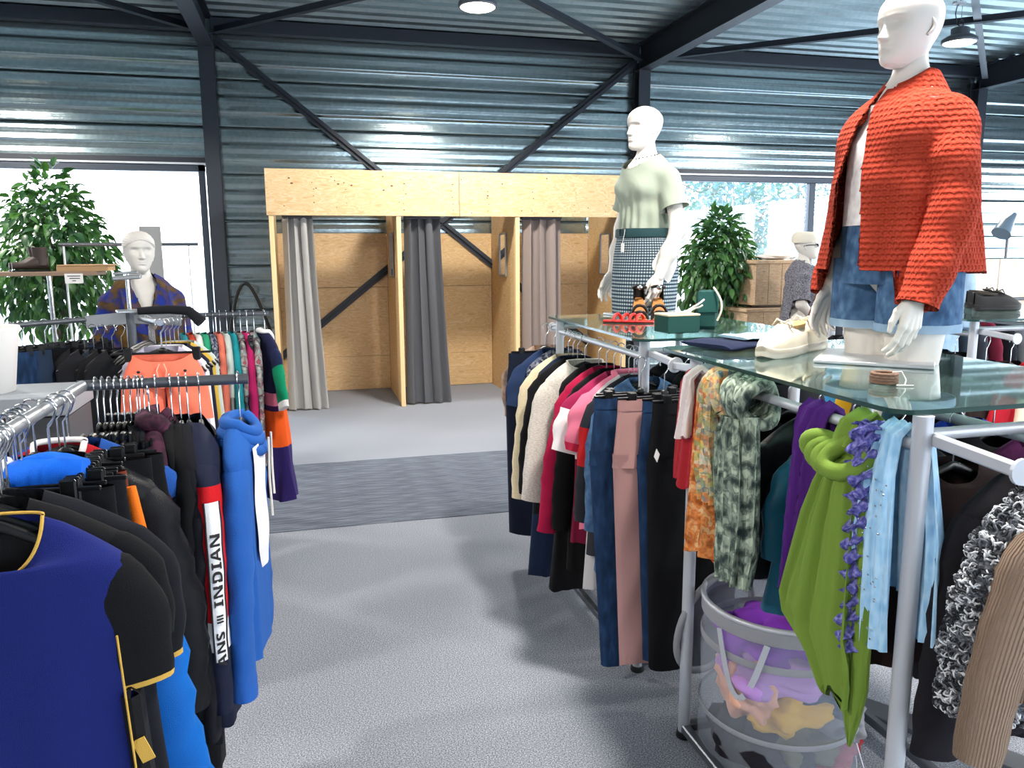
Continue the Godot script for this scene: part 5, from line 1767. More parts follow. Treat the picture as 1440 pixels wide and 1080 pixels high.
	for k in 2:
		var p := []
		for q in 6:
			var a := PI * q / 5.0
			p.append(Vector3(cos(a) * 0.0045 + 0.003 * k, 0.002 * sin(a * 2.0 + k), -0.001 + sin(a) * (0.008 - 0.002 * k)).rotated(Vector3(0, 0, 1), k * 1.3))
		tuft.tube(p, 0.0013, 4, false)
	var src := []
	for ch in sh.get_children(): src.append(ch.mesh.surface_get_arrays(0))
	for c in [["d3d7dc", 2600], ["6d727a", 2600], ["24272e", 2600]]:
		var mm := MultiMesh.new()
		mm.transform_format = MultiMesh.TRANSFORM_3D
		mm.mesh = tuft.mesh(mt("yarn_" + c[0], hx(c[0]), 0.95))
		mm.instance_count = c[1]
		for k in c[1]:
			var a: Array = src[rng.randi() % src.size()]
			var q := rng.randi() % (a[Mesh.ARRAY_VERTEX] as PackedVector3Array).size()
			var nn: Vector3 = a[Mesh.ARRAY_NORMAL][q]
			var x := nn.cross(Vector3(rng.randf() - 0.5, rng.randf() - 0.5, rng.randf() - 0.5)).normalized()
			var p: Vector3 = a[Mesh.ARRAY_VERTEX][q] + x * rng.randf_range(-0.012, 0.012)
			mm.set_instance_transform(k, Transform3D(Basis(x, nn.cross(x), nn).scaled_local(Vector3.ONE * rng.randf_range(0.9, 1.7)), p))
		var mi := MultiMeshInstance3D.new()
		mi.name = "yarn_loops"
		mi.multimesh = mm
		sh.add_child(mi, true)
		mi.set_meta("kind", "stuff")
	top("cardigan", "brown ribbed knit cardigan at the right edge on the near arm", "cardigan", Vector3(1.43, Y, -1.09), 0.0, {"m": M.brown_rib, "sm": M.brown_rib_sleeve, "w": 0.18, "hem": 0.18, "len": 0.41, "sl": 0.47, "drop": 0.06, "sr": 0.070, "sr1": 0.052, "sa": 14.0, "sd": 1.0, "d": 0.045, "seed": 32.0, "fold": 0.12}, "brown ribbed cardigan")


func scarves() -> void:
	var X := 1.165
	var R := 1.248
	# cloth over the rail: front fall towards the aisle (-x), shorter back fall
	var over := func(zc: float, hw: float, d: float, front: float, back: float, flare: float, lean: float) -> Array:
		var p := []
		for k in 4: p.append([Vector3(X + 0.032, R - back * (1.0 - k / 3.5), zc), hw * 0.8, d])
		p.append([Vector3(X + 0.020, R - 0.004, zc), hw * 0.6, d * 0.8])
		p.append([Vector3(X, R + 0.012, zc), hw * 0.58, d * 0.7])
		p.append([Vector3(X - 0.022, R - 0.004, zc), hw * 0.6, d * 0.8])
		for k in 10:
			var f := (k + 1) / 10.0
			p.append([Vector3(X - 0.036 - lean * f, R - front * f, zc), hw * lerpf(0.62, 1.0 + flare, f), d * lerpf(0.9, 1.5, f), 0.010 * f])
		return p
	single("jersey", drape_geo(over.call(-2.185, 0.055, 0.018, 0.36, 0.3, 0.35, 0.0), 4.0, 0.4, 1.0), cloth("a31d28", 0.5), "shiny red jersey hung over the rail beside the post", "jersey")
	single("scarf", drape_geo(over.call(-2.155, 0.028, 0.02, 0.20, 0.2, 0.3, 0.012), 4.0, 0.5, 2.0), cloth("ece3e2", 0.6), "short white scarf over the red jersey", "scarf", Vector3(-0.012, 0.006, 0.0))
	single("price_tag", Geo.new().box(Vector3.ZERO, Vector3(0.002, 0.036, 0.028), 0.0, Basis(Vector3.RIGHT, 0.5)), M.paper, "white price tag hanging from the black trousers beside the post", "price tag", Vector3(1.115, 0.94, -2.36))
	single("scarf", drape_geo(over.call(-2.06, 0.062, 0.03, 0.53, 0.35, 0.35, 0.0), 5.0, 0.6, 3.0), M.orange_print, "orange printed satin scarf left of the multicoloured one", "scarf")
	# knotted scarf with a leaf print; a ring of cloth round the rail and two tails
	var k1 := thing("scarf", "grey green leaf print scarf knotted round the rail above the hamper", "scarf", Vector3(X, R, -1.845))
	part("tail", drape_geo([[Vector3(-0.075, -0.07, 0.0), 0.030, 0.025], [Vector3(-0.08, -0.12, 0.0), 0.05, 0.03], [Vector3(-0.078, -0.22, 0.005), 0.066, 0.032], [Vector3(-0.075, -0.34, 0.008), 0.072, 0.034], [Vector3(-0.072, -0.46, 0.0), 0.070, 0.034], [Vector3(-0.07, -0.53, -0.005), 0.056, 0.03]], 6.0, 0.6, 4.0), M.leaf_print, k1)
	part("tail", drape_geo([[Vector3(-0.05, -0.06, 0.04), 0.03, 0.022], [Vector3(-0.055, -0.2, 0.055), 0.036, 0.026], [Vector3(-0.055, -0.42, 0.065), 0.04, 0.026], [Vector3(-0.05, -0.535, 0.05), 0.026, 0.02]], 5.0, 0.7, 5.0), M.leaf_print, k1)
	var kg := Geo.new()
	for q in 5:
		var p := []
		for k in 25:
			var a := TAU * k / 24.0 + q
			p.append(Vector3(-0.022 + cos(a) * (0.048 + 0.006 * (q % 2)), -0.028 + sin(a) * 0.055, -0.045 + q * 0.022 + 0.016 * sin(a * 2.0 + q)))
		kg.tube(p, 0.0175, 10, false)
	part("knot", kg, M.leaf_print, k1)
	var k2 := thing("scarf", "multicoloured orange and blue scarf twisted over the rail", "scarf", Vector3(X, R, -1.985))
	kg = Geo.new()
	for q in 4:
		var p := []
		for k in 25:
			var a := TAU * k / 24.0 + q * 1.3
			p.append(Vector3(-0.024 + cos(a) * 0.046, -0.026 + sin(a) * (0.052 + 0.008 * (q % 2)), -0.036 + q * 0.024 + 0.018 * sin(a + q)))
		kg.tube(p, 0.018, 10, false)
	part("twist", kg, M.multi_print, k2)
	part("tail", drape_geo([[Vector3(-0.07, -0.06, 0.0), 0.03, 0.022], [Vector3(-0.076, -0.16, 0.005), 0.042, 0.026], [Vector3(-0.076, -0.26, 0.015), 0.05, 0.028], [Vector3(-0.07, -0.34, 0.02), 0.04, 0.024]], 5.0, 0.6, 6.0), M.multi_print, k2)
	single("scarf", drape_geo(over.call(-1.575, 0.085, 0.024, 0.46, 0.4, -0.25, 0.0), 5.0, 0.6, 7.0), cloth("4a1f70", 0.9), "deep purple scarf left of the green one", "scarf")
	# green scarf: loop knot under the rail and a wide pleated fan
	var gm := cloth("6f8c36", 0.75, 0.3)
	gm.backlight_enabled = true
	gm.backlight = Color(0.12, 0.16, 0.04)
	var k3 := thing("scarf", "bright green scarf knotted on the rail and fanning out over the hamper", "scarf", Vector3(X, R, -1.425))
	part("loop", drape_geo([[Vector3(0.034, -0.10, -0.01), 0.035, 0.022], [Vector3(0.026, 0.0, -0.005), 0.036, 0.02], [Vector3(0, 0.022, 0), 0.036, 0.018], [Vector3(-0.034, 0.0, 0.0), 0.037, 0.022], [Vector3(-0.058, -0.05, 0), 0.034, 0.026]], 3.0, 0.35, 8.0), gm, k3)
	kg = Geo.new()
	for q in 4:
		var p := []
		for k in 25:
			var a := TAU * k / 24.0
			p.append(Vector3(-0.060 + 0.026 * sin(a + 0.6), -0.072 - 0.004 * q + 0.030 * cos(a) * (1.0 - 0.12 * q), (0.046 - 0.006 * q) * sin(a)).rotated(Vector3(1, 0, 0), 0.35 * (q - 1)))
		kg.tube(p, 0.019, 12, false)
	part("knot", kg, gm, k3)
	part("fan", drape_geo([[Vector3(-0.062, -0.085, 0.0), 0.034, 0.024], [Vector3(-0.068, -0.14, -0.004), 0.056, 0.026], [Vector3(-0.070, -0.22, -0.016), 0.078, 0.028], [Vector3(-0.070, -0.34, -0.030), 0.102, 0.030], [Vector3(-0.068, -0.45, -0.046), 0.124, 0.030, 0.02], [Vector3(-0.064, -0.50, -0.042), 0.124, 0.028, 0.03], [Vector3(-0.060, -0.55, -0.008), 0.088, 0.026, 0.03], [Vector3(-0.058, -0.61, 0.018), 0.058, 0.02, 0.02]], 6.0, 0.55, 9.0, 96), gm, k3)
	part("tail", drape_geo([[Vector3(-0.05, -0.12, 0.055), 0.02, 0.014], [Vector3(-0.048, -0.35, 0.075), 0.035, 0.018], [Vector3(-0.045, -0.57, 0.070), 0.040, 0.018], [Vector3(-0.042, -0.65, 0.070), 0.025, 0.012], [Vector3(-0.04, -0.72, 0.070), 0.004, 0.004]], 5.0, 0.6, 10.0), gm, k3)
	# ruffled violet scarf
	var k4 := thing("scarf", "ruffled violet blue scarf between the green and the pale blue ones", "scarf", Vector3(X, R, -1.365))
	var rf := []
	for k in 220:
		var t := k / 219.0
		var c := Vector3(-0.03 - 0.022 * sin(minf(t * 8.0, 1.0) * PI / 2), 0.012 - 0.50 * maxf(0.0, t - 0.06) * 1.06, 0.0)
		var ring := PackedVector3Array()
		for q in 14:
			var a := TAU * q / 14.0
			var e := 0.020 + 0.010 * sin(t * 95.0 + a * 2.0) + 0.006 * sin(t * 61.0 - a * 3.0)
			ring.append(c + Vector3(cos(a) * e * 0.9, 0.006 * sin(t * 77.0 + a * 4.0), -sin(a) * e * 1.1))
		rf.append(ring)
	part("ruffle", Geo.new().loft(rf, true, true, true), printed("violet_ruffle", noise("violet", FastNoiseLite.TYPE_SIMPLEX, 0.06, [hx("2b2a60"), hx("5a5aa8"), hx("b4b0dc")], 128, 2), Vector3(9, 9, 9)), k4)
	# pale blue sequinned scarf behind the near post
	var k5 := thing("scarf", "pale blue sequinned scarf beside the near post", "scarf", Vector3(X, R, -1.325))
	part("fall", drape_geo([[Vector3(0.05, -0.35, 0), 0.05, 0.02], [Vector3(0.035, -0.1, 0), 0.042, 0.02], [Vector3(0.02, 0.0, 0), 0.034, 0.016], [Vector3(0, 0.018, 0), 0.034, 0.016], [Vector3(-0.025, 0.0, 0), 0.036, 0.018], [Vector3(-0.04, -0.08, 0), 0.04, 0.022], [Vector3(-0.042, -0.22, -0.004), 0.052, 0.026], [Vector3(-0.04, -0.36, -0.008), 0.060, 0.026], [Vector3(-0.038, -0.455, -0.012), 0.064, 0.024]], 6.0, 0.6, 11.0), M.sequin_blue, k5)
	part("back_fall", drape_geo([[Vector3(0.02, 0.0, 0.05), 0.02, 0.014], [Vector3(0.03, -0.2, 0.07), 0.035, 0.02], [Vector3(0.03, -0.42, 0.075), 0.042, 0.02]], 5.0, 0.6, 12.0), M.sequin_blue, k5)
	var sq := Geo.new()
	for k in 46:
		sq.blob(Vector3(-0.064 + rng.randf_range(-0.004, 0.006), rng.randf_range(-0.44, -0.03), rng.randf_range(-0.05, 0.045)), Vector3(0.0012, 0.0028, 0.0028), 3)
	part("sequin", sq, M.chrome, k5).set_meta("kind", "stuff")


func hamper() -> void:
	var c := Vector3(1.415, 0, -2.05)
	var R := 0.245
	var H := 0.535
	var o := thing("laundry_basket", "round grey mesh pop-up hamper on the floor under the scarves", "basket", c)
	var net := mt("net", Color(0.70, 0.73, 0.78, 0.27), 0.6)
	net.transparency = BaseMaterial3D.TRANSPARENCY_ALPHA
	var band := cloth("8d8f94", 0.6, 0.1)
	var wall := []
	for k in 13:
		var t := k / 12.0
		wall.append(Vector2(R * (1.0 + 0.012 * sin(t * TAU * 2.0)), 0.006 + H * t))
	part("mesh_wall", Geo.new().lathe(wall, Vector3.ZERO, 48, 1.0, 1.0, false), net, o)
	part("bottom", Geo.new().lathe([Vector2(0.0, 0.004), Vector2(R, 0.004), Vector2(R, 0.012)], Vector3.ZERO, 40), band, o)
	for e in [[0.0, 0.018], [0.165, 0.018], [0.40, 0.024], [0.485, 0.05]]:
		part("band", Geo.new().lathe([Vector2(R * 1.003, e[0]), Vector2(R * 1.018, e[0] + 0.003), Vector2(R * 1.018, e[0] + e[1] - 0.003), Vector2(R * 1.003, e[0] + e[1])], Vector3.ZERO, 48, 1.0, 1.0, false), band, o)
	var rim := []
	for k in 41:
		var a := TAU * k / 40.0
		rim.append(Vector3(cos(a) * R, H, sin(a) * R))
	part("rim", Geo.new().tube(rim, 0.009, 8, false), M.grey_tube, o)
	for e in [[2.62, 0.30, 0.19], [-0.5, 0.40, 0.16]]:
		var p := []
		for k in 17:
			var t := k / 16.0
			var a: float = e[0] + (t - 0.5) * 0.62
			p.append(Vector3(cos(a) * (R + 0.012), 0.49 - e[2] * sin(t * PI), sin(a) * (R + 0.012)))
		var hg := Geo.new()
		for k in p.size() - 1:
			hg.bar(p[k], p[k + 1], 0.018, 0.003, Vector3(p[k].x, 0, p[k].z).cross(Vector3.UP))
		part("handle", hg, M.grey_tube, o)
	# the round lid hangs open on the left
	var lid := []
	var lb := Basis(Vector3.UP, 2.7) * Basis(Vector3.RIGHT, PI / 2 - 0.12)
	var lc := Vector3(-0.11, 0.365, -0.215)
	for k in 41:
		var a := TAU * k / 40.0
		lid.append(lc + Basis(Vector3.UP, 0.35) * Vector3(cos(a) * 0.185, sin(a) * 0.185, 0.03 * sin(a)))
	part("lid_rim", Geo.new().tube(lid, 0.012, 8, false), band, o)
	var disc := []
	for s in [1.0, 0.5, 0.01]:
		var ring := PackedVector3Array()
		for k in 40: ring.append(lc + (lid[k] - lc) * s)
		disc.append(ring)
	part("lid_mesh", Geo.new().loft(disc, true), net, o)
	part("label_patch", Geo.new().box(Vector3(0.05, 0.385, R * 0.985), Vector3(0.085, 0.038, 0.003), 0.0, Basis(Vector3.UP, 0.2)), M.paper, o)
	var gp := "loose clothes in the hamper"
	var cl := [["bright purple cloth heaped at the top of the hamper", "8d3fc4", Vector3(-0.03, 0.40, 0.0), Vector3(0.14, 0.07, 0.13)], ["lilac cloth inside the hamper under the purple one", "b48ac8", Vector3(-0.06, 0.34, 0.06), Vector3(0.14, 0.06, 0.12)], ["mustard yellow cloth in the middle of the hamper", "caa03a", Vector3(-0.03, 0.225, 0.11), Vector3(0.11, 0.06, 0.07)], ["navy cloth in the hamper right of the yellow cloth", "2c3a4e", Vector3(0.09, 0.29, 0.06), Vector3(0.10, 0.08, 0.12)], ["black cloth at the bottom left of the hamper", "1c1a20", Vector3(-0.08, 0.10, 0.05), Vector3(0.12, 0.08, 0.14)], ["dark red cloth at the bottom right of the hamper", "7a1f26", Vector3(0.09, 0.07, 0.10), Vector3(0.10, 0.06, 0.09)], ["olive tweed cloth low in the hamper below the yellow", "5c5a40", Vector3(0.0, 0.12, 0.13), Vector3(0.10, 0.06, 0.07)], ["pale pink cloth at the left side of the hamper", "d9a58c", Vector3(-0.15, 0.29, 0.05), Vector3(0.06, 0.08, 0.10)], ["grey patterned cloth low at the right of the hamper", "77777a", Vector3(0.13, 0.17, 0.08), Vector3(0.08, 0.06, 0.10)]]
	for k in cl.size():
		bundle("bundled_cloth", cl[k][0], "clothes", cloth(cl[k][1]), c + cl[k][2], cl[k][3] * 1.18, k * 1.7, gp)
	# dark diagonal foot bar and a loose cable on the floor beside the hamper
	single("floor_bar", Geo.new().bar(Vector3(1.80, 0.012, -2.27), Vector3(2.22, 0.012, -1.60), 0.018, 0.10, Vector3.UP, 0.003), M.dark_tube, "flat dark bar lying on the floor behind the near post", "floor bar")
	single("cord", Geo.new().tube([Vector3(1.60, 0.20, -2.0), Vector3(1.61, 0.12, -1.93), Vector3(1.60, 0.04, -1.86), Vector3(1.59, 0.008, -1.78), Vector3(1.57, 0.006, -1.66)], 0.003, 6), M.grey_tube, "thin grey cord falling to the floor right of the hamper", "cord")


func right_background() -> void:
	# ficus between the mannequin and the right window
	ficus(Vector3(4.02, 0, -7.2), 0.42, 1.42, 0.60, "artificial ficus tree behind the green shirt mannequin")
	# stacked wooden chests behind the sunglasses mannequin
	for k in 2:
		var c := thing("wooden_chest", ["lower weathered wooden chest behind the sunglasses mannequin", "upper weathered wooden chest with a pale cloth on top"][k], "chest", Vector3(4.42, [0.0, 1.085][k], -6.95), 0.12)
		var w: float = [0.78, 0.62][k]
		var h: float = [1.07, 0.44][k]
		for q in 4:
			var x := (q - 1.5) * w / 4.0
			part("plank", Geo.new().box(Vector3(x, h / 2, 0.2), Vector3(w / 4.0 - 0.004, h - 0.03, 0.02), 0.003), M.old_wood, c)
		part("carcass", Geo.new().box(Vector3(0, h / 2, 0), Vector3(w, h - 0.02, 0.38), 0.004), M.old_wood, c)
		part("moulding", Geo.new().box(Vector3(0, h - 0.02, 0.0), Vector3(w + 0.04, 0.035, 0.46), 0.006), M.old_wood, c)
	bundle("folded_cloth", "pale cloth lying on top of the upper wooden chest", "clothes", cloth("e2ddd6"), Vector3(4.5, 1.555, -6.95), Vector3(0.22, 0.03, 0.12), 2.0)
	# pale denim jacket on a headless form, and the wooden boards behind it
	var f := thing("dress_form", "headless display form in a pale blue denim coat at the right edge", "dress form", Vector3(4.05, 0, -4.45), deg_to_rad(-30))
	var rows := []
	for e in [[0.90, 0.22, 0.15, 0.15], [1.10, 0.20, 0.14, 0.14], [1.30, 0.18, 0.13, 0.13], [1.48, 0.19, 0.12, 0.12], [1.57, 0.17, 0.09, 0.09], [1.61, 0.10, 0.06, 0.06]]:
		rows.append(torso_ring(e[0], e[1], e[2], e[3], 48, 0.03, 1.0, 6.0))
	part("coat", Geo.new().loft(rows, true, true, true), M.denim_pale, f)
	for s in [1.0, -1.0]:
		part("sleeve", arm_sleeve([Vector3(s * 0.12, 1.58, 0), Vector3(s * 0.19, 1.54, 0), Vector3(s * 0.22, 1.35, 0.01), Vector3(s * 0.22, 1.10, 0.05)], [0.04, 0.07, 0.07, 0.065, 0.06], 22, 0.04, s), M.denim_pale, f)
	part("stand", Geo.new().lathe([Vector2(0.0, 0.0), Vector2(0.16, 0.0), Vector2(0.16, 0.012), Vector2(0.014, 0.02), Vector2(0.014, 0.95), Vector2(0.0, 0.95)], Vector3.ZERO, 18), M.dark_tube, f)
	var pn := thing("wooden_screen", "whitewashed wooden plank screen at the right edge", "screen", Vector3(5.6, 0, -5.1))
	for k in 14:
		part("plank", Geo.new().box(Vector3(-0.98 + k * 0.15, 0.77, 0.004 * (k % 2)), Vector3(0.146, 1.54, 0.022), 0.003), printed("white_wood", noise("white_grain", FastNoiseLite.TYPE_SIMPLEX, 0.02, [hx("c9b8a6"), hx("e9e0d4"), hx("d8cabb")], 128, 3), Vector3(4, 0.8, 4), 0.8), pn)
	part("batten", Geo.new().box(Vector3(0, 0.2, -0.03), Vector3(2.1, 0.1, 0.03), 0.003).box(Vector3(0, 1.3, -0.03), Vector3(2.1, 0.1, 0.03), 0.003), M.old_wood, pn)
	# spot lamp on a pole at the right edge
	var sp := thing("floor_lamp", "blue-grey spot lamp shade at the right edge above the plank screen", "lamp", Vector3(5.62, 0, -5.35))
	part("pole", Geo.new().tube([Vector3(0, 0.02, 0), Vector3(0, 1.78, 0)], 0.012, 10), M.dark_tube, sp)
	part("base", Geo.new().lathe([Vector2(0.13, 0.0), Vector2(0.13, 0.02), Vector2(0.0, 0.03)], Vector3.ZERO, 20), M.dark_tube, sp)
	part("lamp_shade", Geo.new().tube([Vector3(-0.09, 1.74, 0.02), Vector3(-0.02, 1.83, 0), Vector3(0.05, 1.90, 0)], [0.075, 0.055, 0.02], 20), mt("shade_blue", hx("5d7284"), 0.4), sp)
	# clothes on the far glass rack
	var G := "clothes on the far glass topped rack"
	var far := [["black jacket at the far end of the right edge rack", "15161b"], ["navy coat on the rail of the right edge rack", "1a2136"], ["sky blue shirt on the rail of the right edge rack", "3f8fc8"], ["mustard yellow sweater on the rail of the right edge rack", "d0a224"], ["dark grey cardigan on the rail of the right edge rack", "2b2d33"], ["white blouse on the rail of the right edge rack", "dcdcda"], ["dark teal blouse near the post of the right edge rack", "1e3d48"], ["black dress next to the post of the right edge rack", "101116"]]
	for k in far.size():
		top("jacket" if k < 2 else "shirt", far[k][0], "jacket" if k < 2 else "shirt", Vector3(2.93, 1.248, -3.82 + k * 0.115), 0.0, {"m": cloth(far[k][1]), "w": 0.2, "len": 0.65, "sl": 0.45, "seed": k + 50.0, "n": 28, "rows": 14, "group": G}, far[k][0].get_slice(" on ", 0).get_slice(" at ", 0).get_slice(" near ", 0).get_slice(" next ", 0))
	var fa := [["black coat on the near arm of the right edge rack", "121318"], ["dark brown jacket on the near arm of the right edge rack", "2a201e"], ["red shirt on the near arm of the right edge rack", "b51d2c"], ["cream cardigan on the near arm of the right edge rack", "d8d0bc"]]
	for k in fa.size():
		top("jacket" if k < 2 else "shirt", fa[k][0], "jacket" if k < 2 else "shirt", Vector3(2.95 + 0.09 * k, 1.228, -2.86 + k * 0.045), 0.15, {"m": cloth(fa[k][1]), "w": 0.2, "len": 0.65, "sl": 0.45, "seed": k + 60.0, "n": 28, "rows": 14, "group": "clothes on the near arm of the far rack"}, fa[k][0].get_slice(" on ", 0))
	# a long plain rack further back fills the space under the windows
	var rk := thing("clothes_rack", "long chrome rack with hangers between the glass rack and the plank screen", "clothes rack", Vector3(4.4, 0, -4.75))
	part("hanging_rail", Geo.new().tube([Vector3(-0.9, 1.25, 0), Vector3(0.9, 1.25, 0)], RAIL_R, 10), M.dark_tube, rk)
	for s in [1.0, -1.0]:
		part("post", Geo.new().tube([Vector3(s * 0.88, 0.02, 0), Vector3(s * 0.88, 1.25, 0)], 0.014, 10), M.dark_tube, rk)
		part("foot", Geo.new().box(Vector3(s * 0.88, 0.015, 0), Vector3(0.05, 0.03, 0.5), 0.005), M.dark_tube, rk)
	var cols := ["3b3f48", "6d2034", "20242c", "8a8f96", "c7b9a4", "2a3a58", "17181c", "57606c"]
	for k in 12:
		top("shirt", "assorted garment on the long chrome rack behind the glass rack", "shirt", Vector3(3.6 + k * 0.13, 1.2625, -4.75), PI / 2, {"m": cloth(cols[k % 8]), "w": 0.19, "len": 0.62, "sl": 0.4, "seed": k + 70.0, "n": 24, "rows": 12, "group": "garments on the long chrome rack", "hl": "black hanger on the long chrome rack", "hg": "hangers on the long chrome rack"})


func ficus(at: Vector3, r: float, cy: float, ry: float, label: String) -> void:
	var o := thing("potted_ficus", label, "plant", at)
	var la := leaf_mat("ficus_leaf", hx("244a2c"), Color(0.16, 0.30, 0.10))
	var lb := leaf_mat("ficus_leaf_light", hx("3c6634"), Color(0.28, 0.45, 0.16))
	part("pot", Geo.new().lathe([Vector2(0.0, 0.0), Vector2(0.15, 0.0), Vector2(0.19, 0.30), Vector2(0.20, 0.32), Vector2(0.18, 0.32), Vector2(0.17, 0.27), Vector2(0.0, 0.27)], Vector3.ZERO, 24), mt("pot_grey", hx("55575c"), 0.6), o)
	var g := Geo.new()
	for k in 3:
		var a := TAU * k / 3.0
		var p := []
		for q in 9:
			var t := q / 8.0
			p.append(Vector3(cos(a + t * 4.0) * 0.035, 0.26 + t * (cy - 0.30), sin(a + t * 4.0) * 0.035))
		g.tube(p, 0.014, 6)
	for k in 26:
		var d := Vector3(rng.randf_range(-1, 1), rng.randf_range(-0.3, 1.0), rng.randf_range(-1, 1)).normalized()
		var s := Vector3(0, cy - ry * 0.5 + rng.randf() * ry * 0.5, 0)
		g.tube([s, s + d * r * 0.5 + Vector3(0, 0.1, 0), s + d * Vector3(r, ry * 0.8, r) * 0.95], [0.009, 0.006, 0.002], 5, false)
	part("stem", g, mt("ficus_bark", hx("6b5f52"), 0.9), o)
	var c := Vector3(0, cy, 0)
	foliage(o, [leaf_mesh(0.095, 0.045, la), leaf_mesh(0.095, 0.045, lb)], 1000, func():
		var d := Vector3(rng.randfn(), rng.randfn(), rng.randfn()).normalized()
		var k := pow(rng.randf(), 0.42)
		var taper := 1.0 - 0.45 * maxf(0.0, d.y * k)
		return [c + d * k * Vector3(r * taper, ry, r * taper), (d + Vector3(0, -0.5, 0)).normalized()], 120, Vector2(0.7, 1.35))


# ---------------------------------------------------------------- left side
func left_side() -> void:
	near_rack()
	bar_clothes()
	star_rack()
	left_background()


func near_rack() -> void:
	var o := thing("clothes_rack", "near left clothes rack with a rail running back to a short cross bar", "clothes rack", Vector3(-0.54, 0, -1.4))
	part("hanging_rail", Geo.new().tube([Vector3(0, 1.3, -0.70), Vector3(0, 1.3, 1.0)], 0.0135, 16), M.alu, o)
	part("cross_bar", Geo.new().tube([Vector3(-0.012, 1.3, -0.70), Vector3(0.385, 1.3, -0.70)], 0.0135, 16), M.dark_tube, o)
	part("post", Geo.new().tube([Vector3(0, 0.02, 0.48), Vector3(0, 1.29, 0.48)], 0.016, 12), M.dark_tube, o)
	part("foot", Geo.new().box(Vector3(0, 0.015, 0.48), Vector3(0.6, 0.03, 0.05), 0.005), M.dark_tube, o)
	part("foot", Geo.new().box(Vector3(0, 0.015, -0.1), Vector3(0.05, 0.03, 1.2), 0.005), M.dark_tube, o)
	var X := -0.54
	var Y := 1.3135
	var blk := cloth("0f1013", 0.85, 0.3)
	var gold := cloth("c9a24a", 0.6)
	var royal := cloth("152064", 0.8, 0.2)
	# blue football shirt at the near end
	var bs := top("sports_shirt", "royal blue sports shirt with gold neckline and black sleeves at the left edge", "shirt", Vector3(X, Y, -1.40), 0.03, {"m": royal, "sm": blk, "w": 0.225, "hem": 0.25, "len": 0.74, "sl": 0.25, "sr": 0.076, "sr1": 0.070, "sa": 8.0, "sd": 0.7, "scuts": [[0.96, gold]], "nw": 0.10, "nd": 0.10, "collar": gold, "cr": 0.003, "d": 0.05, "seed": 1.0, "fold": 0.16, "n": 64, "rows": 36, "drop": 0.125}, "royal blue sports shirt")
	for s in [1.0, -1.0]:
		part("side_panel", Geo.new().box(Vector3(s * 0.222, -0.52, 0.012), Vector3(0.030, 0.42, 0.060), 0.012, Basis(Vector3.BACK, s * 0.05)), blk, bs)
		part("side_piping", Geo.new().tube([Vector3(s * 0.205, -0.20, 0.052), Vector3(s * 0.215, -0.45, 0.050), Vector3(s * 0.225, -0.735, 0.048)], 0.002, 5), gold, bs)
		for k in 4:
			part("chevron", Geo.new().box(Vector3(s * (0.228 + 0.003 * k), -0.42 - k * 0.085, 0.0435), Vector3(0.022, 0.045, 0.003), 0.0, Basis(Vector3.BACK, s * 0.35)), gold, bs)
	# black shirts behind it
	top("sports_shirt", "black sports shirt directly behind the royal blue one", "shirt", Vector3(X, Y, -1.455), 0.02, {"m": blk, "w": 0.22, "hem": 0.24, "len": 0.72, "sl": 0.22, "sr": 0.072, "sr1": 0.066, "sa": 14.0, "fold": 0.14, "seed": 2.0, "d": 0.04}, "first black sports shirt")
	top("sports_shirt", "black sports shirt with gold sleeve piping, second behind the blue one", "shirt", Vector3(X + 0.01, Y, -1.50), 0.04, {"m": cloth("16181e"), "w": 0.22, "hem": 0.24, "len": 0.70, "sl": 0.28, "sr": 0.074, "sr1": 0.070, "sa": 8.0, "fold": 0.14, "scuts": [[0.96, gold]], "seed": 3.0, "d": 0.04}, "black and gold sports shirt")
	top("jacket", "bright blue nylon jacket with a long sleeve reaching to the floor end", "jacket", Vector3(X - 0.02, Y, -1.56), 0.03, {"m": cloth("0a62b8", 0.5, 0.4), "drop": 0.165, "w": 0.205, "hem": 0.24, "len": 0.66, "sl": 0.58, "sr": 0.080, "sr1": 0.062, "sa": 12.0, "sd": 1.0, "seed": 4.0, "fold": 0.4, "scuts": [[0.90, cloth("0a58aa", 0.5, 0.4)]]}, "bright blue nylon jacket")
	trousers("black tracksuit trousers clipped behind the bright blue jacket", Vector3(X - 0.03, Y, -1.615), 0.0, {"m": blk, "len": 0.95, "seed": 5.0}, "first black tracksuit trousers")
	# small blue cap of cloth over a hanger
	var bp := thing("swim_shorts", "bright blue swim shorts with a white waistband bunched on a clip hanger", "shorts", Vector3(X + 0.03, Y - 0.115, -1.655))
	var rr := []
	for k in 13:
		var t := k / 12.0
		var ring := PackedVector3Array()
		for q in 24:
			var a := TAU * q / 24.0
			var e := 1.0 + 0.12 * sin(a * 5.0 + t * 6.0) * t
			ring.append(Vector3(lerpf(-0.06, 0.075, t), -0.01 + cos(a) * (0.034 + 0.016 * sin(t * PI)) * e, sin(a) * 0.042 * e))
		rr.append(ring)
	part("seat", Geo.new().loft(rr, true, true, true), cloth("0d63d6", 0.7), bp)
	part("waistband", Geo.new().tube([Vector3(-0.064, 0.026, -0.02), Vector3(-0.066, 0.024, 0.02), Vector3(-0.066, -0.0, 0.04), Vector3(-0.066, -0.04, 0.025), Vector3(-0.066, -0.045, -0.025), Vector3(-0.064, 0.0, -0.04), Vector3(-0.064, 0.026, -0.02)], 0.008, 8, false), cloth("eceef0"), bp)
	hanger("clip", Vector3(X, Y, -1.645), 0.0, "black clip hanger holding the bright blue swim shorts")
	trousers("black shorts clipped behind the bright blue swim shorts", Vector3(X - 0.025, Y, -1.68), 0.03, {"m": cloth("14151a"), "len": 0.5, "hem": 0.12, "seed": 6.0, "cat": "shorts"}, "black shorts", "shorts")
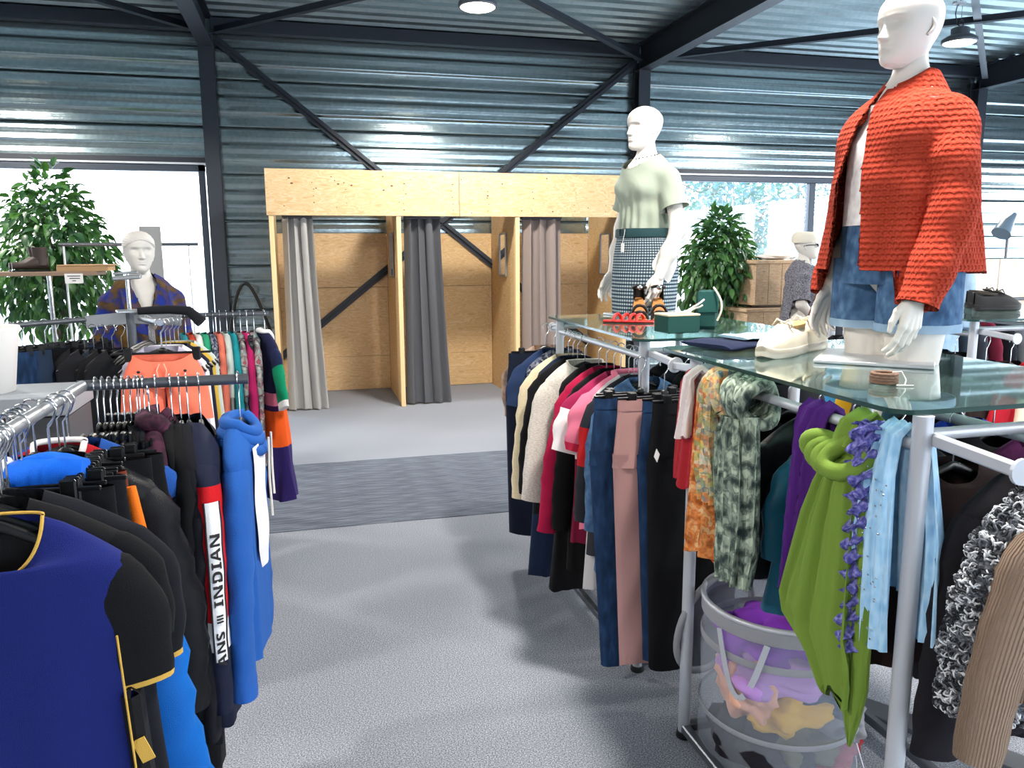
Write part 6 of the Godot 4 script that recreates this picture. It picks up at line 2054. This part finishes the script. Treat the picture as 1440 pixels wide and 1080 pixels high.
	# striped shorts: black, grey and orange
	var st := trousers("black sports shorts with grey squares and an orange side stripe", Vector3(X - 0.025, Y, -1.72), 0.02, {"m": blk, "len": 0.48, "hem": 0.125, "w": 0.185, "seed": 7.0, "band": cloth("6a3322"), "cat": "shorts"}, "striped sports shorts", "shorts")
	for k in 5:
		part("grey_square", Geo.new().box(Vector3(0.168 + 0.004 * k, -0.05 - k * 0.062, 0.034 + 0.002 * k), Vector3(0.030, 0.042, 0.004), 0.0015), cloth(["8d8f9a", "a9abb2", "6f6a86", "9a9ca6", "7b8fc0"][k]), st)
	part("side_stripe", Geo.new().tube([Vector3(0.196, -0.03, 0.015), Vector3(0.207, -0.12, 0.022), Vector3(0.212, -0.24, 0.028), Vector3(0.213, -0.36, 0.03)], [0.010, 0.014, 0.016, 0.016], 8), cloth("ef7418", 0.7), st)
	top("jacket", "shiny black puffer jacket behind the striped sports shorts", "jacket", Vector3(X + 0.01, Y, -1.775), 0.04, {"m": cloth("101115", 0.35, 0.2), "w": 0.205, "hem": 0.21, "len": 0.62, "sl": 0.55, "sr": 0.070, "sr1": 0.052, "sa": 8.0, "d": 0.045, "seed": 8.0, "fold": 0.35}, "shiny black puffer jacket")
	for k in 2:
		trousers("black sports trousers clipped %s the shiny black puffer jacket" % ["behind", "second behind"][k], Vector3(X + 0.02 * k, Y, -1.815 - 0.03 * k), 0.05, {"m": blk, "len": 0.9, "seed": 9.0 + k}, ["black sports trousers", "next black sports trousers"][k])
	top("shirt", "red and white sports shirt near the far end of the near rail", "shirt", Vector3(X, Y, -1.875), 0.0, {"m": cloth("b01c28"), "w": 0.17, "len": 0.6, "sl": 0.2, "nw": 0.05, "seed": 11.0, "collar": cloth("e8e4e4")}, "red and white sports shirt")
	top("shirt", "blue and black sports shirt at the far end of the near rail", "shirt", Vector3(X + 0.01, Y, -1.91), 0.0, {"m": cloth("24509c"), "w": 0.20, "len": 0.62, "sl": 0.24, "cuts": [[0.2, blk]], "seed": 12.0}, "blue and black sports shirt")
	# bare hangers crowding the near part of the rail
	for k in 7:
		hanger("arms", Vector3(X, Y, -1.43 - k * 0.022), rng.randf_range(-0.12, 0.12), "bare black hanger on the near rail just behind the blue sports shirt", "bare hangers on the near rail")
	for k in 5:
		hanger("clip", Vector3(X - 0.03, Y, -1.60 - k * 0.055), rng.randf_range(-0.15, 0.15), "bare black clip hanger among the dark clothes on the near rail", "bare clip hangers on the near rail")


func bar_clothes() -> void:
	var Z := -2.1
	var Y := 1.3135
	var T9 := PI / 2
	var G := "dark clothes on the short cross bar"
	for k in 7:
		trousers("black trousers on clip hangers packed at the left of the cross bar", Vector3(-0.512 + k * 0.015, Y, Z), T9 + 0.06 * sin(k * 2.0), {"m": cloth(["0d0e11", "16171c", "101217"][k % 3], 0.7), "len": 0.85 + 0.05 * (k % 3), "d": 0.010, "w": 0.17, "seed": k + 100.0, "group": G, "hl": "black clip hanger in the packed row on the cross bar", "hg": "clip hangers on the cross bar"})
	top("sweater", "black sweater with a bright red stripe on the cross bar", "sweater", Vector3(-0.415, Y, Z), T9 + 0.08, {"m": cloth("101114"), "sm": cloth("c4161c"), "w": 0.19, "len": 0.6, "sl": 0.3, "sr": 0.05, "d": 0.02, "scuts": [[0.45, cloth("101114")]], "seed": 110.0}, "black sweater with a red stripe")
	top("sweater", "black sweater with a white stripe on the cross bar", "sweater", Vector3(-0.405, Y, Z), T9 + 0.10, {"m": cloth("14151a"), "sm": cloth("e6e6e6"), "w": 0.19, "len": 0.6, "sl": 0.4, "sr": 0.04, "d": 0.02, "scuts": [[0.5, cloth("17181c")]], "seed": 111.0}, "black sweater with a white stripe")
	trousers("mid blue jeans on the cross bar left of the plum jacket", Vector3(-0.395, Y - 0.02, Z), T9 + 0.10, {"m": M.denim, "len": 0.8, "d": 0.014, "w": 0.17, "seed": 112.0}, "mid blue jeans")
	var pl := printed("plum_cloth", noise("plum_marble", FastNoiseLite.TYPE_SIMPLEX, 0.03, [[0.3, hx("1c1018")], [0.5, hx("4a2438")], [0.62, hx("241420")], [0.8, hx("5a2e44")]], 128, 3), Vector3(3, 3, 3), 0.8)
	top("jacket", "dark plum patterned jacket with a high collar on the cross bar", "jacket", Vector3(-0.376, Y, Z), T9 + 0.10, {"m": pl, "w": 0.21, "hem": 0.23, "len": 0.72, "sl": 0.62, "sr": 0.085, "sr1": 0.06, "sa": 10.0, "d": 0.05, "sd": 0.8, "seed": 113.0, "collar": pl, "cr": 0.026}, "dark plum patterned jacket")
	top("jacket", "black jacket with a gold sleeve stripe on the cross bar", "jacket", Vector3(-0.342, Y, Z), T9 + 0.14, {"m": cloth("101113"), "sm": cloth("1a1b1e"), "w": 0.20, "len": 0.82, "sl": 0.62, "sr": 0.06, "sr1": 0.05, "sa": 8.0, "d": 0.03, "sd": 0.8, "scuts": [[0.22, cloth("b08438")], [0.55, cloth("101113")]], "seed": 114.0}, "black jacket with a gold stripe")
	top("jacket", "long plain black jacket in the middle of the cross bar", "jacket", Vector3(-0.322, Y, Z), T9 + 0.14, {"m": cloth("0c0d10"), "w": 0.21, "hem": 0.24, "len": 0.92, "sl": 0.60, "sr": 0.07, "sr1": 0.06, "sa": 9.0, "d": 0.04, "seed": 115.0}, "long plain black jacket")
	top("sweater", "black and navy sweater left of the lettered track jacket", "sweater", Vector3(-0.304, Y, Z), T9 + 0.14, {"m": cloth("12131a"), "w": 0.205, "len": 0.78, "sl": 0.66, "sr": 0.07, "sr1": 0.062, "sa": 9.0, "d": 0.04, "seed": 116.0}, "black and navy sweater")
	# red, white and navy track jacket with a lettered sleeve band
	var navy := cloth("141a30", 0.75)
	var red := cloth("c3141c", 0.7)
	var white := cloth("eeeeee", 0.7)
	var tj := top("jacket", "navy and red track jacket with a white lettered sleeve band", "jacket", Vector3(-0.275, Y, Z), T9 + 0.13, {"m": navy, "w": 0.205, "hem": 0.22, "len": 0.74, "sl": 0.60, "sr": 0.072, "sr1": 0.058, "sa": 9.0, "d": 0.045, "sd": 0.85, "seed": 117.0, "fold": 0.15, "scuts": [[0.10, red], [0.62, white], [0.74, navy]]}, "navy and red track jacket")
	sleeve_band(tj)
	# blue hooded sweater at the right end
	var hb := cloth("2458a4", 0.85)
	var hd := top("hoodie", "blue hooded sweater with a white front at the right end of the bar", "sweater", Vector3(-0.180, Y, Z), T9 - 0.06, {"m": hb, "w": 0.175, "hem": 0.175, "len": 0.60, "sl": 0.60, "sr": 0.062, "sr1": 0.050, "sa": 8.0, "d": 0.040, "sd": 0.95, "seed": 118.0, "fold": 0.25, "hood": hb, "scuts": [[0.90, cloth("2558a6", 0.85)]], "drop": 0.112}, "blue hooded sweater")
	var fr := []
	for k in 15:
		var y := -0.06 - k * 0.024
		var z := 0.043 + 0.002 * sin(k * 0.8)
		var w := 0.085 if k < 11 else 0.085 - (k - 11) * 0.02
		fr.append(PackedVector3Array([Vector3(-w - 0.02, y, z * 0.92), Vector3(-w * 0.4, y, z + 0.007), Vector3(w * 0.4, y, z + 0.007), Vector3(w + 0.02, y, z * 0.92)]))
	part("white_front", Geo.new().loft(fr, false), cloth("e9e9ec", 0.85), hd)
	part("drawstring", Geo.new().tube([Vector3(-0.03, -0.05, 0.07), Vector3(-0.035, -0.16, 0.068), Vector3(-0.03, -0.26, 0.07)], 0.003, 6), cloth("d9d4cc"), hd)
	part("drawstring", Geo.new().tube([Vector3(0.03, -0.05, 0.07), Vector3(0.038, -0.15, 0.068), Vector3(0.034, -0.22, 0.07)], 0.003, 6), cloth("d9d4cc"), hd)


# the lettered band on the outer side of the near sleeve: a strip with black edges and letters standing on it
func sleeve_band(tj: Node3D) -> void:
	var o := {"w": 0.205, "sl": 0.60, "sr": 0.072, "sr1": 0.058, "sa": 9.0, "d": 0.045, "sd": 0.85, "seed": 117.0, "fold": 0.15}
	var at := func(f: float, off: float, lift: float) -> Vector3:
		# a point of the sleeve surface at fraction f, turned off radians from its outer front side
		var r: PackedVector3Array = sleeve_rows(o, -1.0, f, f + 0.001, 1)[0]
		var c := Vector3.ZERO
		for p in r: c += p / r.size()
		var k := fposmod((2.85 + off) / TAU * r.size(), r.size())
		var a: Vector3 = r[int(k) % r.size()].lerp(r[(int(k) + 1) % r.size()], k - int(k))
		return a + (a - c).normalized() * lift
	var rows := []
	var e1 := []
	var e2 := []
	for k in 24:
		var f := 0.16 + 0.62 * k / 23.0
		var ring := PackedVector3Array()
		for q in 5: ring.append(at.call(f, (q - 2) * 0.26, 0.003))
		rows.append(ring)
		e1.append(at.call(f, -0.50, 0.0035))
		e2.append(at.call(f, 0.50, 0.0035))
	part("sleeve_stripe", Geo.new().loft(rows, false), cloth("e8e8ea", 0.7), tj, "white stripe with black lettering")
	part("stripe_edge", Geo.new().tube(e1, 0.0022, 5), M.ink, tj)
	part("stripe_edge", Geo.new().tube(e2, 0.0022, 5), M.ink, tj)
	# letters bent onto the sleeve
	var f := SystemFont.new()
	f.font_names = PackedStringArray(["Droid Sans"])
	f.font_weight = 700
	f.font_italic = true
	for w in [["INDIAN", 0.56, 0.28], ["ANS", 0.80, 0.66]]:
		var tm := TextMesh.new()
		tm.text = w[0]
		tm.font = f
		tm.font_size = 64
		tm.pixel_size = 0.01
		tm.depth = 0.02
		tm.curve_step = 4.0
		var a := tm.surface_get_arrays(0)
		var v: PackedVector3Array = a[Mesh.ARRAY_VERTEX]
		var lo := Vector3.INF
		var hi := -Vector3.INF
		for p in v:
			lo = lo.min(p); hi = hi.max(p)
		for k in v.size():
			var t := (v[k].x - lo.x) / (hi.x - lo.x)
			var s := (v[k].y - lo.y) / (hi.y - lo.y) - 0.5
			v[k] = at.call(lerpf(w[1], w[2], t), s * 0.62, 0.0045 + 0.001 * (1.0 if v[k].z > 0.0 else 0.0))
		a[Mesh.ARRAY_VERTEX] = v
		var me := ArrayMesh.new()
		me.add_surface_from_arrays(Mesh.PRIMITIVE_TRIANGLES, a)
		me.surface_set_material(0, M.ink)
		place("lettering", me, tj)
	var bl := Geo.new()
	for k in 3:
		var c: Vector3 = at.call(0.595 + k * 0.012, 0.0, 0.005)
		var d: Vector3 = at.call(0.595 + k * 0.012, 0.2, 0.005)
		var e: Vector3 = at.call(0.595 + k * 0.012, -0.2, 0.005)
		bl.tube([e, c, d], 0.0022, 5)
	part("lettering_bars", bl, M.ink, tj)


func star_rack() -> void:
	var C := Vector3(-0.86, 0, -4.30)
	var Y := 1.31
	var o := thing("clothes_rack", "branching clothes rack with a sign clip on its centre post behind the cross bar", "clothes rack", C)
	part("post", Geo.new().tube([Vector3(0, 0.02, 0), Vector3(0, 1.325, 0)], 0.022, 14), M.dark_tube, o)
	for k in 4:
		var a := k * PI / 2 + 0.4
		part("foot", Geo.new().bar(Vector3(0, 0.02, 0), Vector3(cos(a) * 0.45, 0.02, sin(a) * 0.45), 0.03, 0.05, Vector3.UP, 0.004), M.dark_tube, o)
	part("top_plate", Geo.new().box(Vector3(0, 1.333, 0), Vector3(0.12, 0.012, 0.12), 0.002, Basis(Vector3.UP, 0.3)), M.alu, o)
	part("sign_pole", Geo.new().tube([Vector3(0, 1.335, 0), Vector3(0, 1.49, 0)], 0.009, 10), M.chrome, o)
	part("sign_clip", Geo.new().box(Vector3(0.0, 1.50, 0.0), Vector3(0.13, 0.022, 0.03), 0.005, Basis(Vector3.BACK, 0.06)).box(Vector3(-0.005, 1.522, 0.0), Vector3(0.115, 0.014, 0.022), 0.004, Basis(Vector3.BACK, 0.06)), M.alu, o)
	# arms: left towards the viewer, right along the wall, front
	var LA := [Vector3(-0.20, 1.297, 0.02), Vector3(-0.80, 1.297, 0.66)]
	part("header_bar", Geo.new().bar(Vector3(0, 1.30, 0), Vector3(-0.20, 1.285, 0.02), 0.06, 0.02, Vector3.UP, 0.003), M.alu, o)
	part("header_bar", Geo.new().bar(Vector3(0, 1.30, 0), Vector3(0.24, 1.285, 0.02), 0.06, 0.02, Vector3.UP, 0.003), M.alu, o)
	part("left_arm", Geo.new().tube(LA, 0.0125, 12), M.dark_tube, o)
	part("right_arm", Geo.new().tube([Vector3(0.22, 1.297, -0.10), Vector3(0.66, 1.297, -0.12)], 0.0125, 12), M.dark_tube, o)
	part("arm_link", Geo.new().tube([Vector3(0.0, 1.29, 0.0), Vector3(0.22, 1.297, -0.10)], 0.0125, 12), M.dark_tube, o)
	part("front_arm", Geo.new().tube([Vector3(0.05, 1.297, 0.03), Vector3(0.30, 1.350, 0.98)], 0.0125, 12), M.dark_tube, o)
	# coral shorts at the end of the front arm
	var coral := cloth("f07a60", 0.85)
	var cs := thing("shorts", "coral pink shorts with a drawstring clipped at the end of the branching rack", "shorts", C + Vector3(0.30, Y - 0.082, 0.97), -0.02)
	var wr := []
	for e in [[0.0, 0.115], [-0.02, 0.122], [-0.07, 0.145], [-0.13, 0.160]]:
		var ring := top_ring(e[1], 0.028 + 0.02 * -e[0] / 0.13, e[0])
		for k in ring.size():
			var a := TAU * k / 32.0
			if e[0] > -0.05: ring[k].y -= 0.030 * maxf(0.0, sin(a)) * (1.0 - pow(absf(cos(a)), 2.0))
		wr.append(ring)
	part("seat", Geo.new().loft(wr, true), coral, cs)
	for s in [1.0, -1.0]:
		var lr := []
		for r in 8:
			var f := r / 7.0
			var ring := PackedVector3Array()
			for k in 28:
				var a := TAU * k / 28.0
				ring.append(Vector3(s * (0.078 + 0.012 * f) + cos(a) * (0.080 + 0.004 * f), -0.10 - 0.155 * f - 0.012 * s * cos(a) * f, sin(a) * (0.048 + 0.006 * sin(a * 3.0 + f * 6.0))))
			lr.append(ring)
		part("leg", Geo.new().loft(lr, true, false, true), coral, cs)
		part("button", Geo.new().blob(Vector3(s * 0.085, -0.065, 0.045), Vector3(0.007, 0.006, 0.003), 5), M.black_plastic, cs)
		part("drawstring", Geo.new().tube([Vector3(s * 0.008, -0.035, 0.044), Vector3(s * 0.018, -0.06, 0.052), Vector3(s * 0.012, -0.10, 0.054), Vector3(s * 0.004, -0.13, 0.056)], 0.003, 6), cloth("f6a48c"), cs)
	hanger("clip", C + Vector3(0.30, Y + 0.05, 0.97), -0.02, "black clip hanger holding the coral pink shorts")
	# clothes behind the shorts on the front arm
	var fr := [["lilac grey long dress directly behind the coral shorts", "a9a8be", 1.02, 0.215], ["white long dress with a navy hem behind the coral shorts", "eeeef0", 0.98, 0.225], ["dark navy dress behind the white one with the navy hem", "1d1e30", 0.95, 0.23], ["mustard yellow long dress behind the coral shorts", "c9a640", 0.98, 0.235], ["pale grey green dress with small print behind the yellow one", "b9c4bd", 0.95, 0.24]]
	for k in fr.size():
		var d := {"m": cloth(fr[k][1]), "w": 0.16, "hem": fr[k][3], "len": fr[k][2], "sl": 0.0, "seed": 130.0 + k, "d": 0.035}
		if k == 1: d["cuts"] = [[0.90, cloth("1d2340")]]
		top("dress", fr[k][0], "dress", C + Vector3(0.285 - k * 0.028 + 0.03 * k, Y + 0.045 - 0.005 * k, 0.90 - k * 0.10), 0.0, d, fr[k][0].get_slice(" behind ", 0).get_slice(" directly ", 0))
	for k in 6:
		hanger("arms", C + Vector3(0.18 - k * 0.012, Y + 0.012, 0.42 - k * 0.04), rng.randf_range(-0.3, 0.3), "bare black hanger on the front arm of the branching rack", "bare hangers on the branching rack")
	# right arm: printed summer clothes seen edge on
	var M2 := [["teal scarf top at the inner end of the right arm", "2f8b96", 0.45, ""], ["red and green printed blouse on the right arm", "b8402c", 0.55, ""], ["white blouse next to the red printed one on the right arm", "e6e4e0", 0.55, ""], ["green sleeved blouse on the right arm of the branching rack", "2d9a72", 0.6, ""], ["black and white print blouse on the right arm", "star_print", 0.7, "M"], ["salmon blouse beside the black and white print one", "d9735e", 0.75, ""], ["pale print dress with small red motifs on the right arm", "c2cbc4", 0.85, ""], ["teal top under the magenta dress on the right arm", "1f8f98", 0.58, ""], ["floral dark dress with pale petals on the right arm", "floral_dark", 0.93, "M"], ["magenta long dress on the right arm", "b0215e", 0.85, ""], ["dark red print dress next to the magenta one", "floral_dark", 0.7, "M"]]
	for k in M2.size():
		top("dress" if M2[k][2] > 0.65 else "blouse", M2[k][0], "dress" if M2[k][2] > 0.65 else "blouse", C + Vector3(0.24 + k * 0.034, Y, -0.10 - 0.0015 * k), PI / 2 + 0.12, {"m": M[M2[k][1]] if M2[k][3] else cloth(M2[k][1]), "w": 0.18, "hem": 0.20 + 0.03 * M2[k][2], "len": M2[k][2], "sl": 0.26 if k % 2 == 0 else 0.42, "sr": 0.065, "d": 0.022, "sd": 1.2, "seed": 140.0 + k, "n": 28, "rows": 18}, M2[k][0].get_slice(" on ", 0).get_slice(" at ", 0).get_slice(" next ", 0).get_slice(" beside ", 0).get_slice(" under ", 0))
	trousers("black leggings with white dots hanging lowest on the right arm", C + Vector3(0.545, Y, -0.09), PI / 2 + 0.2, {"m": printed("dotted_black", cell("dots", 0.12, [hx("0e0e12"), hx("101014"), hx("0e0e12"), hx("8a8a90"), hx("0e0e12"), hx("101014")]), Vector3(5, 5, 5)), "len": 1.16, "hem": 0.055, "w": 0.14, "d": 0.012, "seed": 155.0}, "black dotted leggings", "leggings")
	var bl := top("dress", "colour block dress in navy, green, orange and purple at the right end", "dress", C + Vector3(0.635, Y, -0.11), PI / 2 + 0.35, {"m": cloth("1e2040"), "w": 0.17, "hem": 0.27, "len": 0.88, "d": 0.035, "dh": 0.075, "cuts": [[0.40, cloth("d9728f")], [0.47, cloth("3a1f52")], [0.50, cloth("e85a1c")], [0.70, cloth("2c1f5a")]], "sl": 0.34, "sr": 0.07, "sr1": 0.06, "sa": 24.0, "sm": cloth("1d2546"), "scuts": [[0.35, cloth("0f8a62")], [0.9, cloth("ececec")]], "seed": 156.0, "collar": cloth("f0f0f0"), "cr": 0.012}, "colour block dress")
	# dark jeans on the left arm
	var dirv: Vector3 = LA[1] - LA[0]
	var cols := ["12141a", "1a2133", "22304a", "101216", "denim_dark", "17181d", "2b3a52", "denim_dark", "14161c", "20242e", "121318", "16202e", "b7a98c", "101115", "1a1d24", "aeb2b4"]
	for k in 16:
		var p: Vector3 = C + LA[0] + dirv * (0.05 + 0.93 * k / 15.0)
		trousers("dark jeans in the packed row on the left arm of the branching rack" if k != 12 and k != 15 else ["beige trousers among the dark jeans on the left arm", "pale grey trousers at the outer end of the left arm"][int(k == 15)], Vector3(p.x, Y, p.z), 0.75 + 0.1 * sin(k * 1.7), {"m": M[cols[k]] if cols[k] == "denim_dark" else cloth(cols[k]), "len": 0.95, "d": 0.013, "w": 0.17, "seed": 160.0 + k, "group": "dark jeans on the left arm" if k != 12 and k != 15 else "", "hl": "black clip hanger on the left arm of the branching rack", "hg": "clip hangers on the left arm"})
	for k in 5:
		top("skirt", "black skirt or top hanging below the header bar of the branching rack", "skirt", C + Vector3(-0.18 + k * 0.045, Y - 0.03, 0.16 + 0.02 * k), 0.2 * sin(k * 2.1), {"m": cloth(["0f1014", "15171d", "1b2633"][k % 3], 0.7), "w": 0.17, "hem": 0.2, "len": 0.75, "sl": 0.0, "d": 0.03, "seed": 180.0 + k, "group": "black clothes below the header bar", "hl": "black hanger below the header bar of the branching rack", "hg": "hangers below the header bar"})
	single("rolled_cloth", Geo.new().tube([Vector3(-0.14, 0.015, 0), Vector3(0.0, 0.02, 0), Vector3(0.09, 0.012, 0.0), Vector3(0.15, -0.045, 0.02)], [0.018, 0.022, 0.024, 0.030], 12), cloth("1c1d22"), "rolled black garment lying across the arm right of the sign clip", "clothes", C + Vector3(0.20, 1.325, 0.12), 0.0)


func left_background() -> void:
	ficus(Vector3(-2.02, 0, -7.4), 0.50, 1.60, 0.74, "large artificial ficus tree in front of the left window")
	# wall shelf with boots on chrome poles
	var z := -6.5
	var o := thing("shelf_unit", "wooden display shelf on chrome poles with boots, in front of the ficus", "shelf", Vector3(-2.1, 0, z))
	part("shelf_board", Geo.new().box(Vector3(0, 1.475, 0), Vector3(1.25, 0.03, 0.3), 0.003), mt("shelf_wood", hx("8d7460"), 0.6), o)
	for x in [-0.5, 0.28]:
		part("pole", Geo.new().tube([Vector3(x, 0.02, 0.02), Vector3(x, 1.46, 0.02)], 0.016, 12), M.chrome, o)
		part("foot", Geo.new().box(Vector3(x, 0.012, 0.02), Vector3(0.06, 0.024, 0.5), 0.004), M.dark_tube, o)
	o = thing("clothes_rack", "thin rail on a white stand in front of the bright left window", "clothes rack", Vector3(-1.3, 0, z - 0.15))
	part("hanging_rail", Geo.new().tube([Vector3(-0.48, 1.685, 0), Vector3(0.5, 1.685, 0)], 0.014, 12), M.dark_tube, o)
	part("post", Geo.new().tube([Vector3(0.43, 0.02, 0), Vector3(0.43, 1.685, 0)], 0.008, 10), M.white_trim, o)
	part("post", Geo.new().tube([Vector3(-0.45, 0.02, 0), Vector3(-0.45, 1.685, 0)], 0.008, 10), M.white_trim, o)
	part("foot", Geo.new().box(Vector3(0.43, 0.012, 0), Vector3(0.05, 0.024, 0.5), 0.004).box(Vector3(-0.45, 0.012, 0), Vector3(0.05, 0.024, 0.5), 0.004), M.white_trim, o)
	for k in 2:
		var b := thing("boot", ["dark brown ankle boot at the front of the wooden shelf", "dark brown ankle boot behind its pair on the wooden shelf"][k], "boot", Vector3(-1.91 - 0.05 * k, 1.49, z + 0.05 - 0.10 * k), deg_to_rad(-65), "pair of boots")
		part("shaft", Geo.new().lathe([Vector2(0.046, 0.045), Vector2(0.044, 0.08), Vector2(0.047, 0.13), Vector2(0.053, 0.175), Vector2(0.048, 0.176), Vector2(0.042, 0.12), Vector2(0.0, 0.11)], Vector3(0, 0, -0.05), 20), mt("boot_leather", hx("33261f"), 0.6), b)
		var rows := []
		for q in 15:
			var t := q / 14.0
			var w := 0.044 * pow(sin(PI * (0.1 + 0.8 * t)), 0.45)
			var h := lerpf(0.045, 0.095, smoothstep(0.2, 0.75, t))
			var ring := PackedVector3Array()
			for i in 18:
				var a := TAU * i / 18.0
				ring.append(Vector3(w * cos(a), maxf(0.008, 0.02 + h * 0.5 + sin(a) * h * 0.55), 0.13 - t * 0.23))
			ring.reverse()
			rows.append(ring)
		part("foot", Geo.new().loft(rows, true, true, true), M.boot_leather, b)
		part("sole", Geo.new().box(Vector3(0, 0.006, 0.015), Vector3(0.08, 0.012, 0.24), 0.005), M.black_plastic, b)
	o = thing("box", "flat cardboard box on the right end of the wooden shelf", "box", Vector3(-1.57, 1.491, z))
	part("tray", Geo.new().box(Vector3(0, 0.018, 0), Vector3(0.34, 0.036, 0.24), 0.002), mt("cardboard", hx("b08d66"), 0.8), o)
	part("lid", Geo.new().box(Vector3(0.01, 0.042, 0), Vector3(0.35, 0.010, 0.25), 0.002), M.cardboard, o)
	o = thing("sign", "small white paper sign with print hanging from the shelf edge", "sign", Vector3(-1.62, 1.44, z + 0.16))
	part("card", Geo.new().box(Vector3.ZERO, Vector3(0.12, 0.07, 0.003)), M.paper, o)
	var ln := Geo.new()
	for k in 3:
		ln.box(Vector3([0.0, 0.005, 0.0][k], 0.018 - k * 0.017, 0.002), Vector3([0.085, 0.07, 0.025][k], 0.006, 0.001))
	part("print", ln, M.ink, o).set_meta("kind", "stuff")
	# grey counter with a white bin on it at the left edge
	o = thing("counter", "grey cabinet with a thick light top between the left racks", "cabinet", Vector3(-1.22, 0, -2.85))
	part("counter_top", Geo.new().box(Vector3(0, 1.147, 0), Vector3(0.96, 0.062, 0.30), 0.003), mt("counter_grey", hx("8f959b"), 0.5), o)
	part("body", Geo.new().box(Vector3(0, 0.555, -0.01), Vector3(0.94, 1.11, 0.27), 0.003), mt("counter_dark", hx("4a4d52"), 0.6), o)
	part("drawer_front", Geo.new().box(Vector3(0, 0.93, 0.128), Vector3(0.92, 0.10, 0.012), 0.003), M.counter_grey, o)
	o = thing("storage_bin", "white plastic bin standing on the grey cabinet at the left edge", "bin", Vector3(-1.03, 1.179, -2.85))
	part("bin_body", Geo.new().lathe([Vector2(0.0, 0.0), Vector2(0.095, 0.0), Vector2(0.12, 0.19), Vector2(0.127, 0.20), Vector2(0.125, 0.21), Vector2(0.115, 0.205), Vector2(0.09, 0.01), Vector2(0.0, 0.01)], Vector3.ZERO, 28), mt("bin_white", hx("d8d8d6"), 0.5), o)
	# narrow grey board behind the patterned mannequin
	o = thing("display_board", "narrow grey board standing behind the patterned jacket mannequin", "board", Vector3(-0.90, 0, -5.25))
	part("board", Geo.new().box(Vector3(0, 0.89, 0), Vector3(0.12, 1.78, 0.02), 0.003), mt("board_grey", hx("8e8f8f"), 0.8), o)
	part("foot", Geo.new().box(Vector3(0, 0.012, 0), Vector3(0.3, 0.024, 0.3), 0.004), M.dark_tube, o)
